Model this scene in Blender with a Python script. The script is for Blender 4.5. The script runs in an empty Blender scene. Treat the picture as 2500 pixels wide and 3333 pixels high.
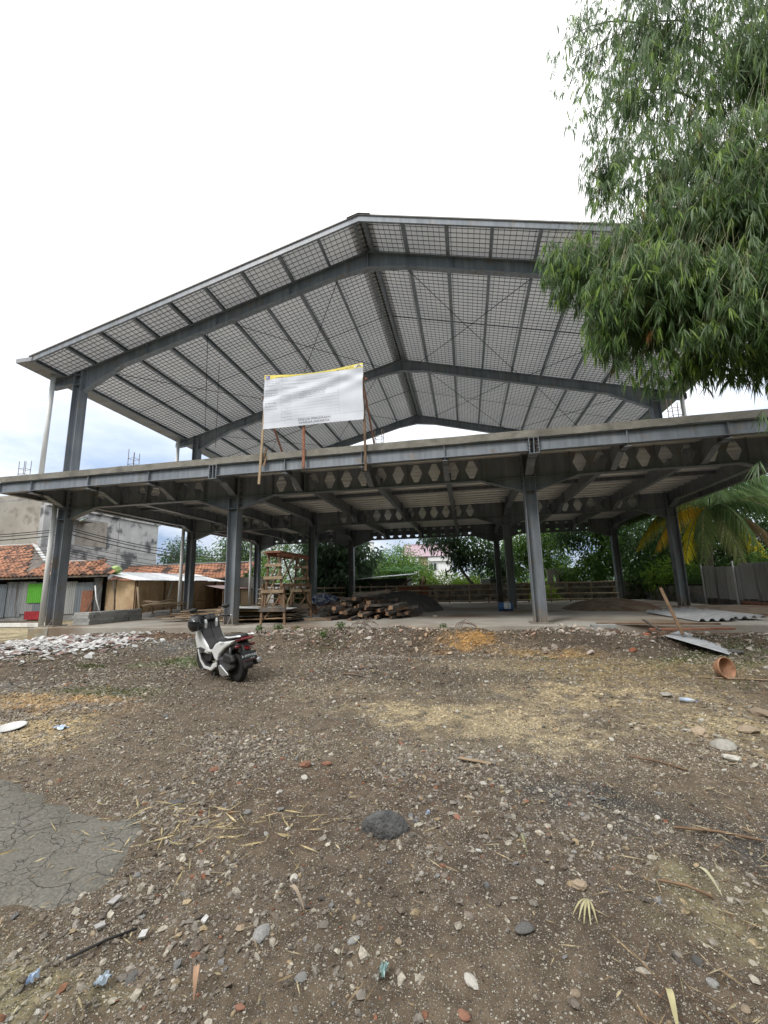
import bpy, math, random
import numpy as np
from mathutils import Vector, Matrix, Euler
random.seed(7); rng = np.random.default_rng(11)
sc = bpy.context.scene
COL = sc.collection
R = math.radians
# ------------------------------------------------------------------ camera
cd = bpy.data.cameras.new('camera'); cam = bpy.data.objects.new('camera', cd); COL.objects.link(cam)
cd.sensor_fit = 'HORIZONTAL'; cd.sensor_width = 36.0; cd.lens = 36.0 * 1349.63 / 2500.0
cd.clip_start = 0.05; cd.clip_end = 3000
CZ = 1.47
_r = Vector((0.980746, 0.193955, -0.022773)); _u = Vector((0.056274, -0.169018, 0.984005)); _f = Vector((-0.187003, 0.966341, 0.176678))
m4 = Matrix.Identity(4)
for i in range(3):
    m4[i][0] = _r[i]; m4[i][1] = _u[i]; m4[i][2] = -_f[i]
m4[2][3] = CZ
cam.matrix_world = m4
sc.camera = cam
# ------------------------------------------------------------------ sky and sun (bright overcast)
SUN_EL, SUN_AZ = 46.0, 212.0          # degrees; azimuth clockwise from +Y
wd = bpy.data.worlds.new('World'); sc.world = wd; wd.use_nodes = True
nt = wd.node_tree; nt.nodes.clear()
def N(nt, t, **kw):
    n = nt.nodes.new(t)
    for k, v in kw.items():
        if k.startswith('i_'):
            n.inputs[int(k[2:]) if k[2:].isdigit() else k[2:].replace('_', ' ')].default_value = v
        else: setattr(n, k, v)
    return n
def L(nt, a, ao, b, bi): nt.links.new(a.outputs[ao], b.inputs[bi])
sky = N(nt, 'ShaderNodeTexSky', sky_type='NISHITA', sun_disc=False, sun_elevation=R(SUN_EL), sun_rotation=R(SUN_AZ), dust_density=3.0)
skb = N(nt, 'ShaderNodeVectorMath', operation='SCALE'); skb.inputs['Scale'].default_value = 0.12
L(nt, sky, 0, skb, 0)
tc = N(nt, 'ShaderNodeTexCoord')
sep = N(nt, 'ShaderNodeSeparateXYZ'); L(nt, tc, 'Generated', sep, 0)
# clouds: project the direction on a plane so that they flatten towards the horizon
den = N(nt, 'ShaderNodeMath', operation='ADD'); den.inputs[1].default_value = 0.22; L(nt, sep, 2, den, 0)
dv = N(nt, 'ShaderNodeVectorMath', operation='DIVIDE'); L(nt, tc, 'Generated', dv, 0)
cmb = N(nt, 'ShaderNodeCombineXYZ'); cmb.inputs[2].default_value = 1.0
L(nt, den, 0, cmb, 0); L(nt, den, 0, cmb, 1); L(nt, cmb, 0, dv, 1)
noi = N(nt, 'ShaderNodeTexNoise'); noi.inputs['Scale'].default_value = 0.9; noi.inputs['Detail'].default_value = 7; noi.inputs['Roughness'].default_value = 0.55
of = N(nt, 'ShaderNodeVectorMath', operation='ADD'); of.inputs[1].default_value = (0.0, 0.0, 0.0); L(nt, dv, 0, of, 0); L(nt, of, 0, noi, 'Vector')
rp = N(nt, 'ShaderNodeValToRGB')
rp.color_ramp.elements[0].position = 0.40; rp.color_ramp.elements[0].color = (0.40, 0.53, 0.76, 1)
rp.color_ramp.elements[1].position = 0.60; rp.color_ramp.elements[1].color = (1.0, 1.05, 1.12, 1)
L(nt, noi, 'Fac', rp, 0)
# brighter towards the zenith, where the cloud is thin
mr = N(nt, 'ShaderNodeMapRange'); mr.inputs['From Min'].default_value = 0.26; mr.inputs['From Max'].default_value = 0.50
L(nt, sep, 2, mr, 0)
mx = N(nt, 'ShaderNodeMix', data_type='RGBA'); L(nt, mr, 0, mx, 'Factor'); L(nt, rp, 0, mx, 6); mx.inputs[7].default_value = (1.0, 1.0, 1.0, 1)
# overcast luminance: three times brighter overhead than at the horizon
gr_ = N(nt, 'ShaderNodeMapRange'); gr_.inputs['From Min'].default_value = 0.0; gr_.inputs['From Max'].default_value = 1.0; gr_.inputs['To Min'].default_value = 0.62; gr_.inputs['To Max'].default_value = 1.75; L(nt, sep, 2, gr_, 0)
cl = N(nt, 'ShaderNodeVectorMath', operation='SCALE'); L(nt, mx, 2, cl, 0); L(nt, gr_, 0, cl, 'Scale')
ad = N(nt, 'ShaderNodeMix', data_type='RGBA'); ad.inputs[0].default_value = 0.92; L(nt, skb, 0, ad, 6); L(nt, cl, 0, ad, 7)
bg = N(nt, 'ShaderNodeBackground'); bg.inputs['Strength'].default_value = 1.0; L(nt, ad, 2, bg, 0)
wo = N(nt, 'ShaderNodeOutputWorld'); L(nt, bg, 0, wo, 0)
sl = bpy.data.lights.new('sun', 'SUN'); sl.energy = 1.5; sl.angle = R(14); sl.color = (1.0, 0.96, 0.9)
so = bpy.data.objects.new('sun', sl); COL.objects.link(so)
_d = Vector((math.sin(R(SUN_AZ)) * math.cos(R(SUN_EL)), math.cos(R(SUN_AZ)) * math.cos(R(SUN_EL)), math.sin(R(SUN_EL))))
so.rotation_euler = _d.to_track_quat('Z', 'Y').to_euler(); so.location = (0, 0, 30)
sc.view_settings.view_transform = 'Standard'; sc.view_settings.look = 'None'
sc.view_settings.exposure = 0.50; sc.view_settings.gamma = 1.0; sc.view_settings.use_curve_mapping = False
sc.render.engine = 'CYCLES'
sc.cycles.max_bounces = 5; sc.cycles.diffuse_bounces = 3; sc.cycles.glossy_bounces = 2; sc.cycles.transmission_bounces = 3; sc.cycles.transparent_max_bounces = 6

# ------------------------------------------------------------------ materials
def srgb(r, g, b):
    f = lambda c: (c / 255 / 12.92) if c / 255 <= 0.04045 else ((c / 255 + 0.055) / 1.055) ** 2.4
    return (f(r), f(g), f(b))
M = {}
def mat(name, c1, c2=None, scale=4.0, rough=0.7, bump=0.0, bscale=None, metal=0.0, detail=6, stretch=(1, 1, 1), lo=0.35, hi=0.65, c3=None, c3scale=1.0, c3lo=0.55, c3hi=0.7, attr=None, trans=0.0, coat=0.0, spec=0.5, random_obj=0.0):
    m = bpy.data.materials.new(name); m.use_nodes = True; nt = m.node_tree
    b = nt.nodes['Principled BSDF']; out = nt.nodes['Material Output']
    b.inputs['Roughness'].default_value = rough; b.inputs['Metallic'].default_value = metal
    b.inputs['Specular IOR Level'].default_value = spec
    if coat: b.inputs['Coat Weight'].default_value = coat; b.inputs['Coat Roughness'].default_value = 0.08
    tc = N(nt, 'ShaderNodeTexCoord'); mp = N(nt, 'ShaderNodeMapping'); mp.inputs['Scale'].default_value = stretch
    L(nt, tc, 'Object', mp, 0)
    if random_obj:
        oi = N(nt, 'ShaderNodeObjectInfo'); sm = N(nt, 'ShaderNodeMath', operation='MULTIPLY'); sm.inputs[1].default_value = 40; L(nt, oi, 'Random', sm, 0)
        va = N(nt, 'ShaderNodeVectorMath', operation='ADD'); L(nt, mp, 0, va, 0); L(nt, sm, 0, va, 1); vec = (va, 0)
    else: vec = (mp, 0)
    col = None
    if attr:
        at = N(nt, 'ShaderNodeAttribute', attribute_name=attr); col = (at, 'Color')
        if c2 is not None:
            no = N(nt, 'ShaderNodeTexNoise'); no.inputs['Scale'].default_value = scale; no.inputs['Detail'].default_value = detail
            L(nt, vec[0], vec[1], no, 'Vector')
            mr = N(nt, 'ShaderNodeMapRange'); mr.inputs['From Min'].default_value = lo; mr.inputs['From Max'].default_value = hi; mr.inputs['To Min'].default_value = c1; mr.inputs['To Max'].default_value = c2
            L(nt, no, 'Fac', mr, 0)
            ml = N(nt, 'ShaderNodeVectorMath', operation='SCALE'); L(nt, at, 'Color', ml, 0); L(nt, mr, 0, ml, 'Scale'); col = (ml, 0)
    elif c2 is not None:
        no = N(nt, 'ShaderNodeTexNoise'); no.inputs['Scale'].default_value = scale; no.inputs['Detail'].default_value = detail; no.inputs['Roughness'].default_value = 0.6
        L(nt, vec[0], vec[1], no, 'Vector')
        rp = N(nt, 'ShaderNodeValToRGB'); e = rp.color_ramp.elements
        e[0].position = lo; e[1].position = hi; e[0].color = (*c1, 1); e[1].color = (*c2, 1)
        L(nt, no, 'Fac', rp, 0); col = (rp, 0)
        if c3 is not None:
            n3 = N(nt, 'ShaderNodeTexNoise'); n3.inputs['Scale'].default_value = c3scale; n3.inputs['Detail'].default_value = 5
            L(nt, vec[0], vec[1], n3, 'Vector')
            mr = N(nt, 'ShaderNodeMapRange'); mr.inputs['From Min'].default_value = c3lo; mr.inputs['From Max'].default_value = c3hi; L(nt, n3, 'Fac', mr, 0)
            mx = N(nt, 'ShaderNodeMix', data_type='RGBA'); L(nt, mr, 0, mx, 'Factor'); L(nt, rp, 0, mx, 6); mx.inputs[7].default_value = (*c3, 1); col = (mx, 2)
    if col is None: b.inputs['Base Color'].default_value = (*c1, 1)
    else:
        if random_obj:
            hv = N(nt, 'ShaderNodeMapRange'); hv.inputs['To Min'].default_value = 1 - random_obj; hv.inputs['To Max'].default_value = 1 + random_obj; L(nt, oi, 'Random', hv, 0)
            ms = N(nt, 'ShaderNodeVectorMath', operation='SCALE'); L(nt, col[0], col[1], ms, 0); L(nt, hv, 0, ms, 'Scale'); col = (ms, 0)
        L(nt, col[0], col[1], b, 'Base Color')
    if bump:
        nb = N(nt, 'ShaderNodeTexNoise'); nb.inputs['Scale'].default_value = bscale or scale * 3; nb.inputs['Detail'].default_value = 8
        L(nt, vec[0], vec[1], nb, 'Vector')
        bp = N(nt, 'ShaderNodeBump'); bp.inputs['Strength'].default_value = min(1, bump); bp.inputs['Distance'].default_value = 0.02 * max(1, bump)
        L(nt, nb, 'Fac', bp, 'Height'); L(nt, bp, 0, b, 'Normal')
    if trans:
        tr = N(nt, 'ShaderNodeBsdfTranslucent'); ms = N(nt, 'ShaderNodeMixShader'); ms.inputs[0].default_value = trans
        if col is None: tr.inputs[0].default_value = (*c1, 1)
        else: L(nt, col[0], col[1], tr, 0)
        L(nt, b, 0, ms, 1); L(nt, tr, 0, ms, 2); L(nt, ms, 0, out, 0)
    M[name] = m; return m

mat('steel_paint', (0.19, 0.215, 0.245), (0.26, 0.285, 0.315), 1.1, 0.42, 0.1, 30, c3=(0.23, 0.205, 0.18), c3scale=3.2, c3lo=0.56, c3hi=0.74)
def add_wear(m):
    """dried mud splashes near the floor and faint runs down the paint"""
    nt = m.node_tree; b = nt.nodes['Principled BSDF']; lk = b.inputs['Base Color'].links[0]; src = lk.from_socket; tc = N(nt, 'ShaderNodeTexCoord'); sp = N(nt, 'ShaderNodeSeparateXYZ'); L(nt, tc, 'Object', sp, 0)
    mp = N(nt, 'ShaderNodeMapping'); mp.inputs['Scale'].default_value = (9, 9, .5); L(nt, tc, 'Object', mp, 0); ns = N(nt, 'ShaderNodeTexNoise'); ns.inputs['Scale'].default_value = 1.0; ns.inputs['Detail'].default_value = 6; L(nt, mp, 0, ns, 'Vector')
    r1 = N(nt, 'ShaderNodeMapRange'); r1.inputs['From Min'].default_value = .35; r1.inputs['From Max'].default_value = .68; r1.inputs['To Min'].default_value = .80; r1.inputs['To Max'].default_value = 1.16; L(nt, ns, 'Fac', r1, 0)
    s1 = N(nt, 'ShaderNodeVectorMath', operation='SCALE'); nt.links.new(src, s1.inputs[0]); L(nt, r1, 0, s1, 'Scale')
    n2 = N(nt, 'ShaderNodeTexNoise'); n2.inputs['Scale'].default_value = 14; n2.inputs['Detail'].default_value = 8; L(nt, tc, 'Object', n2, 'Vector')
    hz = N(nt, 'ShaderNodeMapRange'); hz.inputs['From Min'].default_value = 1.0; hz.inputs['From Max'].default_value = 0.0; hz.inputs['To Min'].default_value = -.25; hz.inputs['To Max'].default_value = .35; L(nt, sp, 2, hz, 0)
    sm = N(nt, 'ShaderNodeMath', operation='ADD'); L(nt, n2, 'Fac', sm, 0); L(nt, hz, 0, sm, 1); mk = N(nt, 'ShaderNodeMapRange'); mk.inputs['From Min'].default_value = .56; mk.inputs['From Max'].default_value = .78; mk.inputs['To Max'].default_value = .75; L(nt, sm, 0, mk, 0)
    mx = N(nt, 'ShaderNodeMix', data_type='RGBA'); L(nt, mk, 0, mx, 'Factor'); L(nt, s1, 0, mx, 6); mx.inputs[7].default_value = (.25, .205, .155, 1); L(nt, mx, 2, b, 'Base Color')
add_wear(M['steel_paint'])
mat('steel_weld', (0.10, 0.10, 0.105), (0.16, 0.15, 0.14), 20, 0.6)
mat('bolt_steel', (0.14, 0.14, 0.15), None, rough=0.4, metal=0.6)
mat('deck_concrete', (0.17, 0.16, 0.135), (0.27, 0.255, 0.22), 3.0, 0.9, 0.6, 18, c3=(0.10, 0.095, 0.085), c3scale=1.3, c3lo=0.56, c3hi=0.72)
mat('deck_metal', (0.84, 0.84, 0.81), (0.93, 0.93, 0.90), 1.5, 0.32, metal=0.4)
mat('deck_top', (0.36, 0.35, 0.32), (0.46, 0.45, 0.42), 1.5, 0.9)
mat('roof_foil', (0.70, 0.71, 0.72), (0.80, 0.80, 0.80), 0.7, 0.5, trans=0.10, bump=.25, bscale=5)
mat('roof_top', (0.30, 0.29, 0.28), None, rough=0.6)
mat('wire', (0.028, 0.030, 0.034), None, rough=0.6)
mat('pvc', (0.72, 0.73, 0.72), (0.80, 0.80, 0.79), 2, 0.45, c3=(0.45, 0.45, 0.42), c3scale=1.5, c3lo=0.6, c3hi=0.8)
mat('gutter_metal', (0.26, 0.27, 0.275), (0.33, 0.34, 0.34), 1.5, 0.5)
mat('rebar', (0.13, 0.09, 0.075), (0.2, 0.15, 0.12), 30, 0.8)
mat('floor_concrete', (0.30, 0.28, 0.245), (0.44, 0.415, 0.37), 0.9, 0.92, 0.35, 14, c3=(0.19, 0.135, 0.09), c3scale=0.35, c3lo=0.46, c3hi=0.66)
mat('pier_concrete', (0.24, 0.22, 0.18), (0.36, 0.34, 0.29), 5, 0.95, 0.6, 22, c3=(0.33, 0.24, 0.13), c3scale=2, c3lo=0.5, c3hi=0.7)
mat('wood_raw', (0.13, 0.078, 0.045), (0.23, 0.15, 0.09), 6, 0.85, 0.3, 40, stretch=(1, 1, 1), random_obj=0.25)
mat('wood_pale', (0.26, 0.185, 0.115), (0.38, 0.29, 0.195), 7, 0.85, 0.3, 40, random_obj=0.2)
mat('wood_red', (0.21, 0.085, 0.05), (0.31, 0.14, 0.085), 8, 0.8, 0.25, 40, random_obj=0.2)
mat('wood_old', (0.06, 0.054, 0.05), (0.15, 0.13, 0.115), 5, 0.9, 0.5, 30, c3=(0.19, 0.12, 0.075), c3scale=2.5, c3lo=0.52, c3hi=0.66, random_obj=0.3)
mat('wood_end', (0.27, 0.15, 0.075), (0.20, 0.14, 0.10), 9, 0.9, random_obj=0.5)
mat('plywood', (0.46, 0.33, 0.20), (0.56, 0.42, 0.27), 2.5, 0.8, 0.15, 30, c3=(0.34, 0.22, 0.13), c3scale=1.4, c3lo=0.5, c3hi=0.75, random_obj=0.2)
mat('bamboo_pole', (0.42, 0.33, 0.22), (0.58, 0.48, 0.34), 5, 0.7, 0.15, 30, random_obj=0.3)
mat('tank_blue', (0.03, 0.10, 0.28), (0.05, 0.14, 0.34), 8, 0.5)
mat('print_white', (0.68, 0.70, 0.70), None, rough=0.6)

# ------------------------------------------------------------------ mesh helpers
def wl(o):
    v = Vector((0, 0, 0))
    while o is not None: v = v + o.location; o = o.parent
    return v
class MB:
    """collects shapes in world coordinates (or local ones, build(local=True)) and links them as one mesh object"""
    def __init__(s): s.v = []; s.f = []; s.mi = []
    def add(s, vs, fs, mi=0):
        b = len(s.v); s.v += [tuple(v) for v in vs]; s.f += [tuple(b + i for i in f) for f in fs]; s.mi += [mi] * len(fs); return s
    BF = [(0, 3, 2, 1), (4, 5, 6, 7), (0, 1, 5, 4), (1, 2, 6, 5), (2, 3, 7, 6), (3, 0, 4, 7)]
    def box(s, x0, x1, y0, y1, z0, z1, mi=0):
        return s.add([(x0, y0, z0), (x1, y0, z0), (x1, y1, z0), (x0, y1, z0), (x0, y0, z1), (x1, y0, z1), (x1, y1, z1), (x0, y1, z1)], MB.BF, mi)
    def bar(s, p, q, w, h, up=(0, 0, 1), mi=0, w2=None, h2=None):
        p = Vector(p); q = Vector(q); d = (q - p).normalized(); up = Vector(up)
        if abs(d.dot(up)) > 0.98: up = Vector((0, 1, 0))
        a = d.cross(up).normalized(); c = a.cross(d).normalized(); w2 = w2 or w; h2 = h2 or h
        vs = [p - a * w / 2 - c * h / 2, p + a * w / 2 - c * h / 2, p + a * w / 2 + c * h / 2, p - a * w / 2 + c * h / 2,
              q - a * w2 / 2 - c * h2 / 2, q + a * w2 / 2 - c * h2 / 2, q + a * w2 / 2 + c * h2 / 2, q - a * w2 / 2 + c * h2 / 2]
        return s.add(vs, [(3, 2, 1, 0), (4, 5, 6, 7), (0, 1, 5, 4), (1, 2, 6, 5), (2, 3, 7, 6), (3, 0, 4, 7)], mi)
    def tube(s, path, r, n=8, r2=None, cap=True, mi=0):
        P = [Vector(p) for p in path]; k = len(P); rr = [r + ((r2 if r2 is not None else r) - r) * i / max(1, k - 1) for i in range(k)] if not isinstance(r, (list, tuple)) else r
        vs = []; ref = None
        for i, p in enumerate(P):
            d = (P[min(i + 1, k - 1)] - P[max(i - 1, 0)]).normalized()
            if ref is None: ref = Vector((0, 0, 1)) if abs(d.z) < 0.9 else Vector((1, 0, 0))
            a = d.cross(ref).normalized(); b = a.cross(d).normalized(); ref = b
            for j in range(n):
                t = 2 * math.pi * j / n; vs.append(p + (a * math.cos(t) + b * math.sin(t)) * rr[i])
        fs = [(i * n + j, i * n + (j + 1) % n, (i + 1) * n + (j + 1) % n, (i + 1) * n + j) for i in range(k - 1) for j in range(n)]
        if cap: fs += [tuple(range(n - 1, -1, -1)), tuple((k - 1) * n + j for j in range(n))]
        return s.add(vs, fs, mi)
    def prism(s, poly, axis, a, b, mi=0):
        """poly: 2d points in the two other axes (x,z for axis y; y,z for x; x,y for z) extruded from a to b"""
        f = {'x': lambda p, t: (t, p[0], p[1]), 'y': lambda p, t: (p[0], t, p[1]), 'z': lambda p, t: (p[0], p[1], t)}[axis]
        n = len(poly); vs = [f(p, a) for p in poly] + [f(p, b) for p in poly]
        fs = [tuple(range(n)), tuple(range(2 * n - 1, n - 1, -1))] + [(i, i + n, (i + 1) % n + n, (i + 1) % n) for i in range(n)]
        return s.add(vs, fs, mi)
    def lathe(s, prof, n=16, o=(0, 0, 0), mi=0, axis='z'):
        k = len(prof); vs = []
        for r, h in prof:
            for j in range(n):
                t = 2 * math.pi * j / n; c = (r * math.cos(t), r * math.sin(t), h)
                if axis == 'y': c = (c[0], c[2], c[1])
                if axis == 'x': c = (c[2], c[0], c[1])
                vs.append((c[0] + o[0], c[1] + o[1], c[2] + o[2]))
        fs = [(i * n + j, i * n + (j + 1) % n, (i + 1) * n + (j + 1) % n, (i + 1) * n + j) for i in range(k - 1) for j in range(n)]
        fs += [tuple(range(n)), tuple((k - 1) * n + j for j in range(n - 1, -1, -1))]
        return s.add(vs, fs, mi)
    def xf(s, mtx, start=0):
        s.v = s.v[:start] + [tuple(mtx @ Vector(v)) for v in s.v[start:]]; return s
    def build(s, name, mt, parent=None, local=False, smooth=False, bevel=0, seg=2, kind=None, loc=None, fixn=True, solid=0, sub=0):
        me = bpy.data.meshes.new(name)
        off = Vector((0, 0, 0)) if local or parent is None else wl(parent)
        if loc is not None: off = Vector(loc)
        me.from_pydata([(v[0] - off.x, v[1] - off.y, v[2] - off.z) for v in s.v], [], s.f)
        if fixn:
            import bmesh
            bm = bmesh.new(); bm.from_mesh(me); bmesh.ops.recalc_face_normals(bm, faces=bm.faces); bm.to_mesh(me); bm.free()
        o = bpy.data.objects.new(name, me); COL.objects.link(o)
        for q in (mt if isinstance(mt, (list, tuple)) else [mt]): me.materials.append(M[q] if isinstance(q, str) else q)
        if any(s.mi): me.polygons.foreach_set('material_index', s.mi)
        if smooth:
            me.polygons.foreach_set('use_smooth', [True] * len(me.polygons))
        if loc is not None: o.location = loc
        if parent is not None: o.parent = parent
        if solid: md = o.modifiers.new('solid', 'SOLIDIFY'); md.thickness = solid; md.offset = 0
        if bevel: md = o.modifiers.new('bevel', 'BEVEL'); md.width = bevel; md.segments = seg; md.limit_method = 'ANGLE'; md.angle_limit = R(35)
        if sub: md = o.modifiers.new('sub', 'SUBSURF'); md.levels = sub; md.render_levels = sub
        if kind: o['kind'] = kind
        return o
def tag(o, label=None, cat=None, group=None, kind=None):
    if label: o['label'] = label
    if cat: o['category'] = cat; o['kind'] = 'thing'
    if group: o['group'] = group
    if kind: o['kind'] = kind
    return o
def thing(name, label, cat, loc=(0, 0, 0), group=None, rz=0):
    o = bpy.data.objects.new(name, None); COL.objects.link(o); o.location = loc; o.rotation_euler = (0, 0, rz); o.empty_display_size = 0.2
    return tag(o, label, cat, group)
def copyobj(o, parent=None, loc=None, rot=None, scale=None):
    c = o.copy(); COL.objects.link(c); c.parent = parent
    if loc is not None: c.location = loc
    if rot is not None: c.rotation_euler = rot
    if scale is not None: c.scale = scale
    return c
# numpy noise
_perm = np.random.default_rng(3).random((256, 256))
def vnoise(x, y):
    xi = np.floor(x).astype(int); yi = np.floor(y).astype(int); fx = x - xi; fy = y - yi
    fx = fx * fx * (3 - 2 * fx); fy = fy * fy * (3 - 2 * fy)
    g = lambda a, b: _perm[a & 255, b & 255]
    return (g(xi, yi) * (1 - fx) + g(xi + 1, yi) * fx) * (1 - fy) + (g(xi, yi + 1) * (1 - fx) + g(xi + 1, yi + 1) * fx) * fy
def fbm(x, y, o=4):
    v = 0; a = 0.5
    for i in range(o): v = v + a * vnoise(x * 2 ** i + i * 17.3, y * 2 ** i + i * 5.1); a *= 0.5
    return v / (1 - 0.5 ** o)
def sst(a, b, x): t = np.clip((np.asarray(x, float) - a) / (b - a), 0, 1); return t * t * (3 - 2 * t)
# ================================================================== THE GROUND
SZ = 0.48                                   # top of the concrete floor
def gz(x, y):
    """height of the terrain"""
    x = np.asarray(x, float); y = np.asarray(y, float)
    ramp = 0.335 * sst(5.2, 9.7, y)
    left = sst(-13.2, -10.2, x)              # the fill drops away left of the corner pier
    h = ramp * (0.32 + 0.68 * left) + 0.05 * sst(8, 10, y) * sst(-7, -2, x) * (1 - sst(2.0, 4.0, x))
    h = h - 0.16 * sst(7.4, 8.8, y) * (1 - sst(9.0, 9.9, y)) * sst(-5.5, -3.5, x)          # hollow under the bank
    h = h + (.16 * np.exp(-(((x + 1.6) / 2.6) ** 2 + ((y - 9.55) / .55) ** 2)) + .10 * np.exp(-(((x + 3.4) / 1.0) ** 2 + ((y - 8.9) / .6) ** 2)) + .08 * np.exp(-(((x - 3) / 1.6) ** 2 + ((y - 9.3) / .5) ** 2))) * (.4 + 1.2 * fbm(x * 2.2, y * 2.2, 4))
    h = h + 0.36 * sst(7.6, 9.2, y) * (1 - sst(10.2, 10.9, y)) * (fbm(x * 1.9, y * 2.6, 4) - .5) * sst(-10, -8, x)
    h = h + 0.30 * sst(14, 22, y) * (x < -13.0) + 0.03 * sst(12, 20, y)
    h = np.where((x > -12.6) & (y > 10.9) & (y < 25.2) & (x < 9.0), 0.30, h)               # below the slab
    near = (1 - sst(14, 20, np.hypot(x, y)))
    h = h + near * (0.05 * (fbm(x * 0.7, y * 0.7, 3) - 0.5) + 0.022 * (fbm(x * 5, y * 5, 3) - 0.5) + 0.012 * (fbm(x * 19 + 3, y * 19, 2) - 0.5))
    for o_, c_ in ((-.3, -.52), (-1.5, -.40), (1.1, .16), (1.75, .16)):                     # old wheel tracks
        q = x - (o_ + c_ * (y - 2) + .12 * np.sin(y * .9 + o_)); h = h - .016 * np.exp(-(q / .075) ** 2) * (1 - sst(6.5, 8.0, y)) + .009 * np.exp(-((np.abs(q) - .13) / .05) ** 2) * (1 - sst(6.5, 8.0, y))
    h = h + 0.05 * np.exp(-(((x + 9.2) / 1.9) ** 2 + ((y - 8.2) / 1.2) ** 2)) * 2.0       # heap of broken tiles
    far = sst(30, 120, np.hypot(x, y)); return h * (1 - far) + 0.45 * far
def gzf(x, y): return float(gz(np.array([x]), np.array([y]))[0])

def grid_axis(parts):
    a = []
    for s, e, d in parts: a.append(np.arange(s, e, d))
    return np.concatenate(a)
gx = grid_axis([(-400, -40, 40), (-40, -16, 2), (-16, -9.5, .25), (-9.5, -4.0, .10), (-4.0, 3.2, .05), (3.2, 8, .10), (8, 16, .5), (16, 40, 3), (40, 401, 40)])
gy = grid_axis([(-40, 0, 8), (0, 1.2, .3), (1.2, 5.5, .045), (5.5, 10.9, .085), (10.9, 16, .5), (16, 40, 2), (40, 601, 40)])
GX, GY = np.meshgrid(gx, gy); GZ = gz(GX, GY)
# colour zones of the soil: centre, radii, colour, strength
DIRT = np.array((0.108, 0.083, 0.058))
zones = [  # x, y, rx, ry, colour, strength
    (-0.3, 5.2, 1.7, .6, (.33, .27, .17), .85), (1.6, 6.1, 1.9, .8, (.31, .25, .155), .8), (2.6, 4.9, 1.1, .8, (.31, .255, .155), .75), (0.6, 4.6, 1.2, .45, (.31, .255, .16), .75), (-1.6, 6.2, 1.4, .5, (.22, .175, .115), .6), (.5, 7.3, 1.6, .5, (.25, .20, .125), .7), (-.2, 4.0, .9, .3, (.19, .16, .11), .5),
    (-4.7, 3.9, 1.1, .75, (.31, .24, .135), .9), (-5.6, 5.0, 1.6, .6, (.30, .19, .09), .8), (-8, 5.0, 3, .9, (.27, .20, .11), .7),
    (-0.1, 9.2, .9, .55, (.36, .21, .075), .95), (1.3, 8.4, 1.2, .6, (.30, .20, .09), .7), (2.6, 7.3, 2.0, .9, (.24, .185, .095), .7),
    (0.7, 3.4, .75, .35, (.05, .047, .043), .85), (1.5, 3.0, .7, .45, (.055, .05, .045), .8), (-6.4, 8.7, 1.1, .8, (.12, .12, .12), .95), (-7.4, 5.7, 1.3, .4, (.10, .10, .10), .7), (-4.9, 4.9, .6, .25, (.09, .09, .088), .8), (0.2, 6.0, .5, .2, (.10, .09, .08), .6),
    (-11.6, 9.2, 2.6, .55, (.15, .062, .035), .95), (-10.0, 9.9, 2.4, .35, (.15, .07, .04), .8), (-7.4, 9.6, 1.5, .5, (.14, .075, .045), .8), (-2.5, 9.0, 2.4, .8, (.105, .07, .05), .6), (5.6, 10.3, 3.2, .7, (.13, .065, .04), .7), (3.6, 9.4, 2.2, .6, (.075, .055, .04), .8),
    (1.3, 2.35, .4, .3, (.27, .24, .13), .6), (-1.7, 1.6, .5, .25, (.26, .23, .125), .6), (-1.2, 3.2, 1.2, .5, (.085, .058, .040), .7), (0.2, 2.4, 1.6, .6, (.085, .064, .047), .7),
    (-5.4, 5.6, 1.2, .3, (.12, .13, .05), .55), (-5.3, 7.3, .9, .4, (.08, .13, .04), .75), (-9.3, 9.7, 1.4, .35, (.09, .12, .045), .7), (3.9, 7.7, 1.3, .6, (.12, .13, .05), .45), (4.8, 8.9, 1.4, .5, (.09, .12, .04), .6),
    (-18, 12, 6, 3.5, (.46, .39, .24), .95), (-16, 16, 5, 3, (.40, .34, .22), .8)]
def zonecol(X, Y):
    wx = X + 0.9 * (fbm(X * 1.3, Y * 1.3, 4) - 0.5) + 0.35 * (fbm(X * 6, Y * 6, 3) - 0.5); wy = Y + 0.9 * (fbm(X * 1.3 + 40, Y * 1.3 + 9, 4) - 0.5) + 0.35 * (fbm(X * 6 + 7, Y * 6, 3) - 0.5)
    C = np.broadcast_to(DIRT, X.shape + (3,)).copy()
    C *= (0.55 + 0.95 * fbm(X * 0.9 + 5, Y * 0.9, 5))[..., None]
    for x, y, rx, ry, c, s in zones:
        d = np.sqrt(((wx - x) / rx) ** 2 + ((wy - y) / ry) ** 2)
        w = s * (1 - sst(0.35, 1.2, d)) * (0.35 + 0.95 * sst(.34, .60, fbm(X * 8 + x, Y * 8 + y, 4)))
        w = np.clip(w, 0, 1)[..., None]; C = C * (1 - w) + np.array(c) * w
    far = sst(26, 60, np.hypot(X, Y))[..., None]
    return C * (1 - far) + np.array((.10, .115, .06)) * far
ZC = zonecol(GX, GY)
ny, nx = GX.shape
me = bpy.data.meshes.new('ground')
idx = np.arange(ny * nx).reshape(ny, nx)
quads = np.stack([idx[:-1, :-1], idx[:-1, 1:], idx[1:, 1:], idx[1:, :-1]], -1).reshape(-1, 4)
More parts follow.
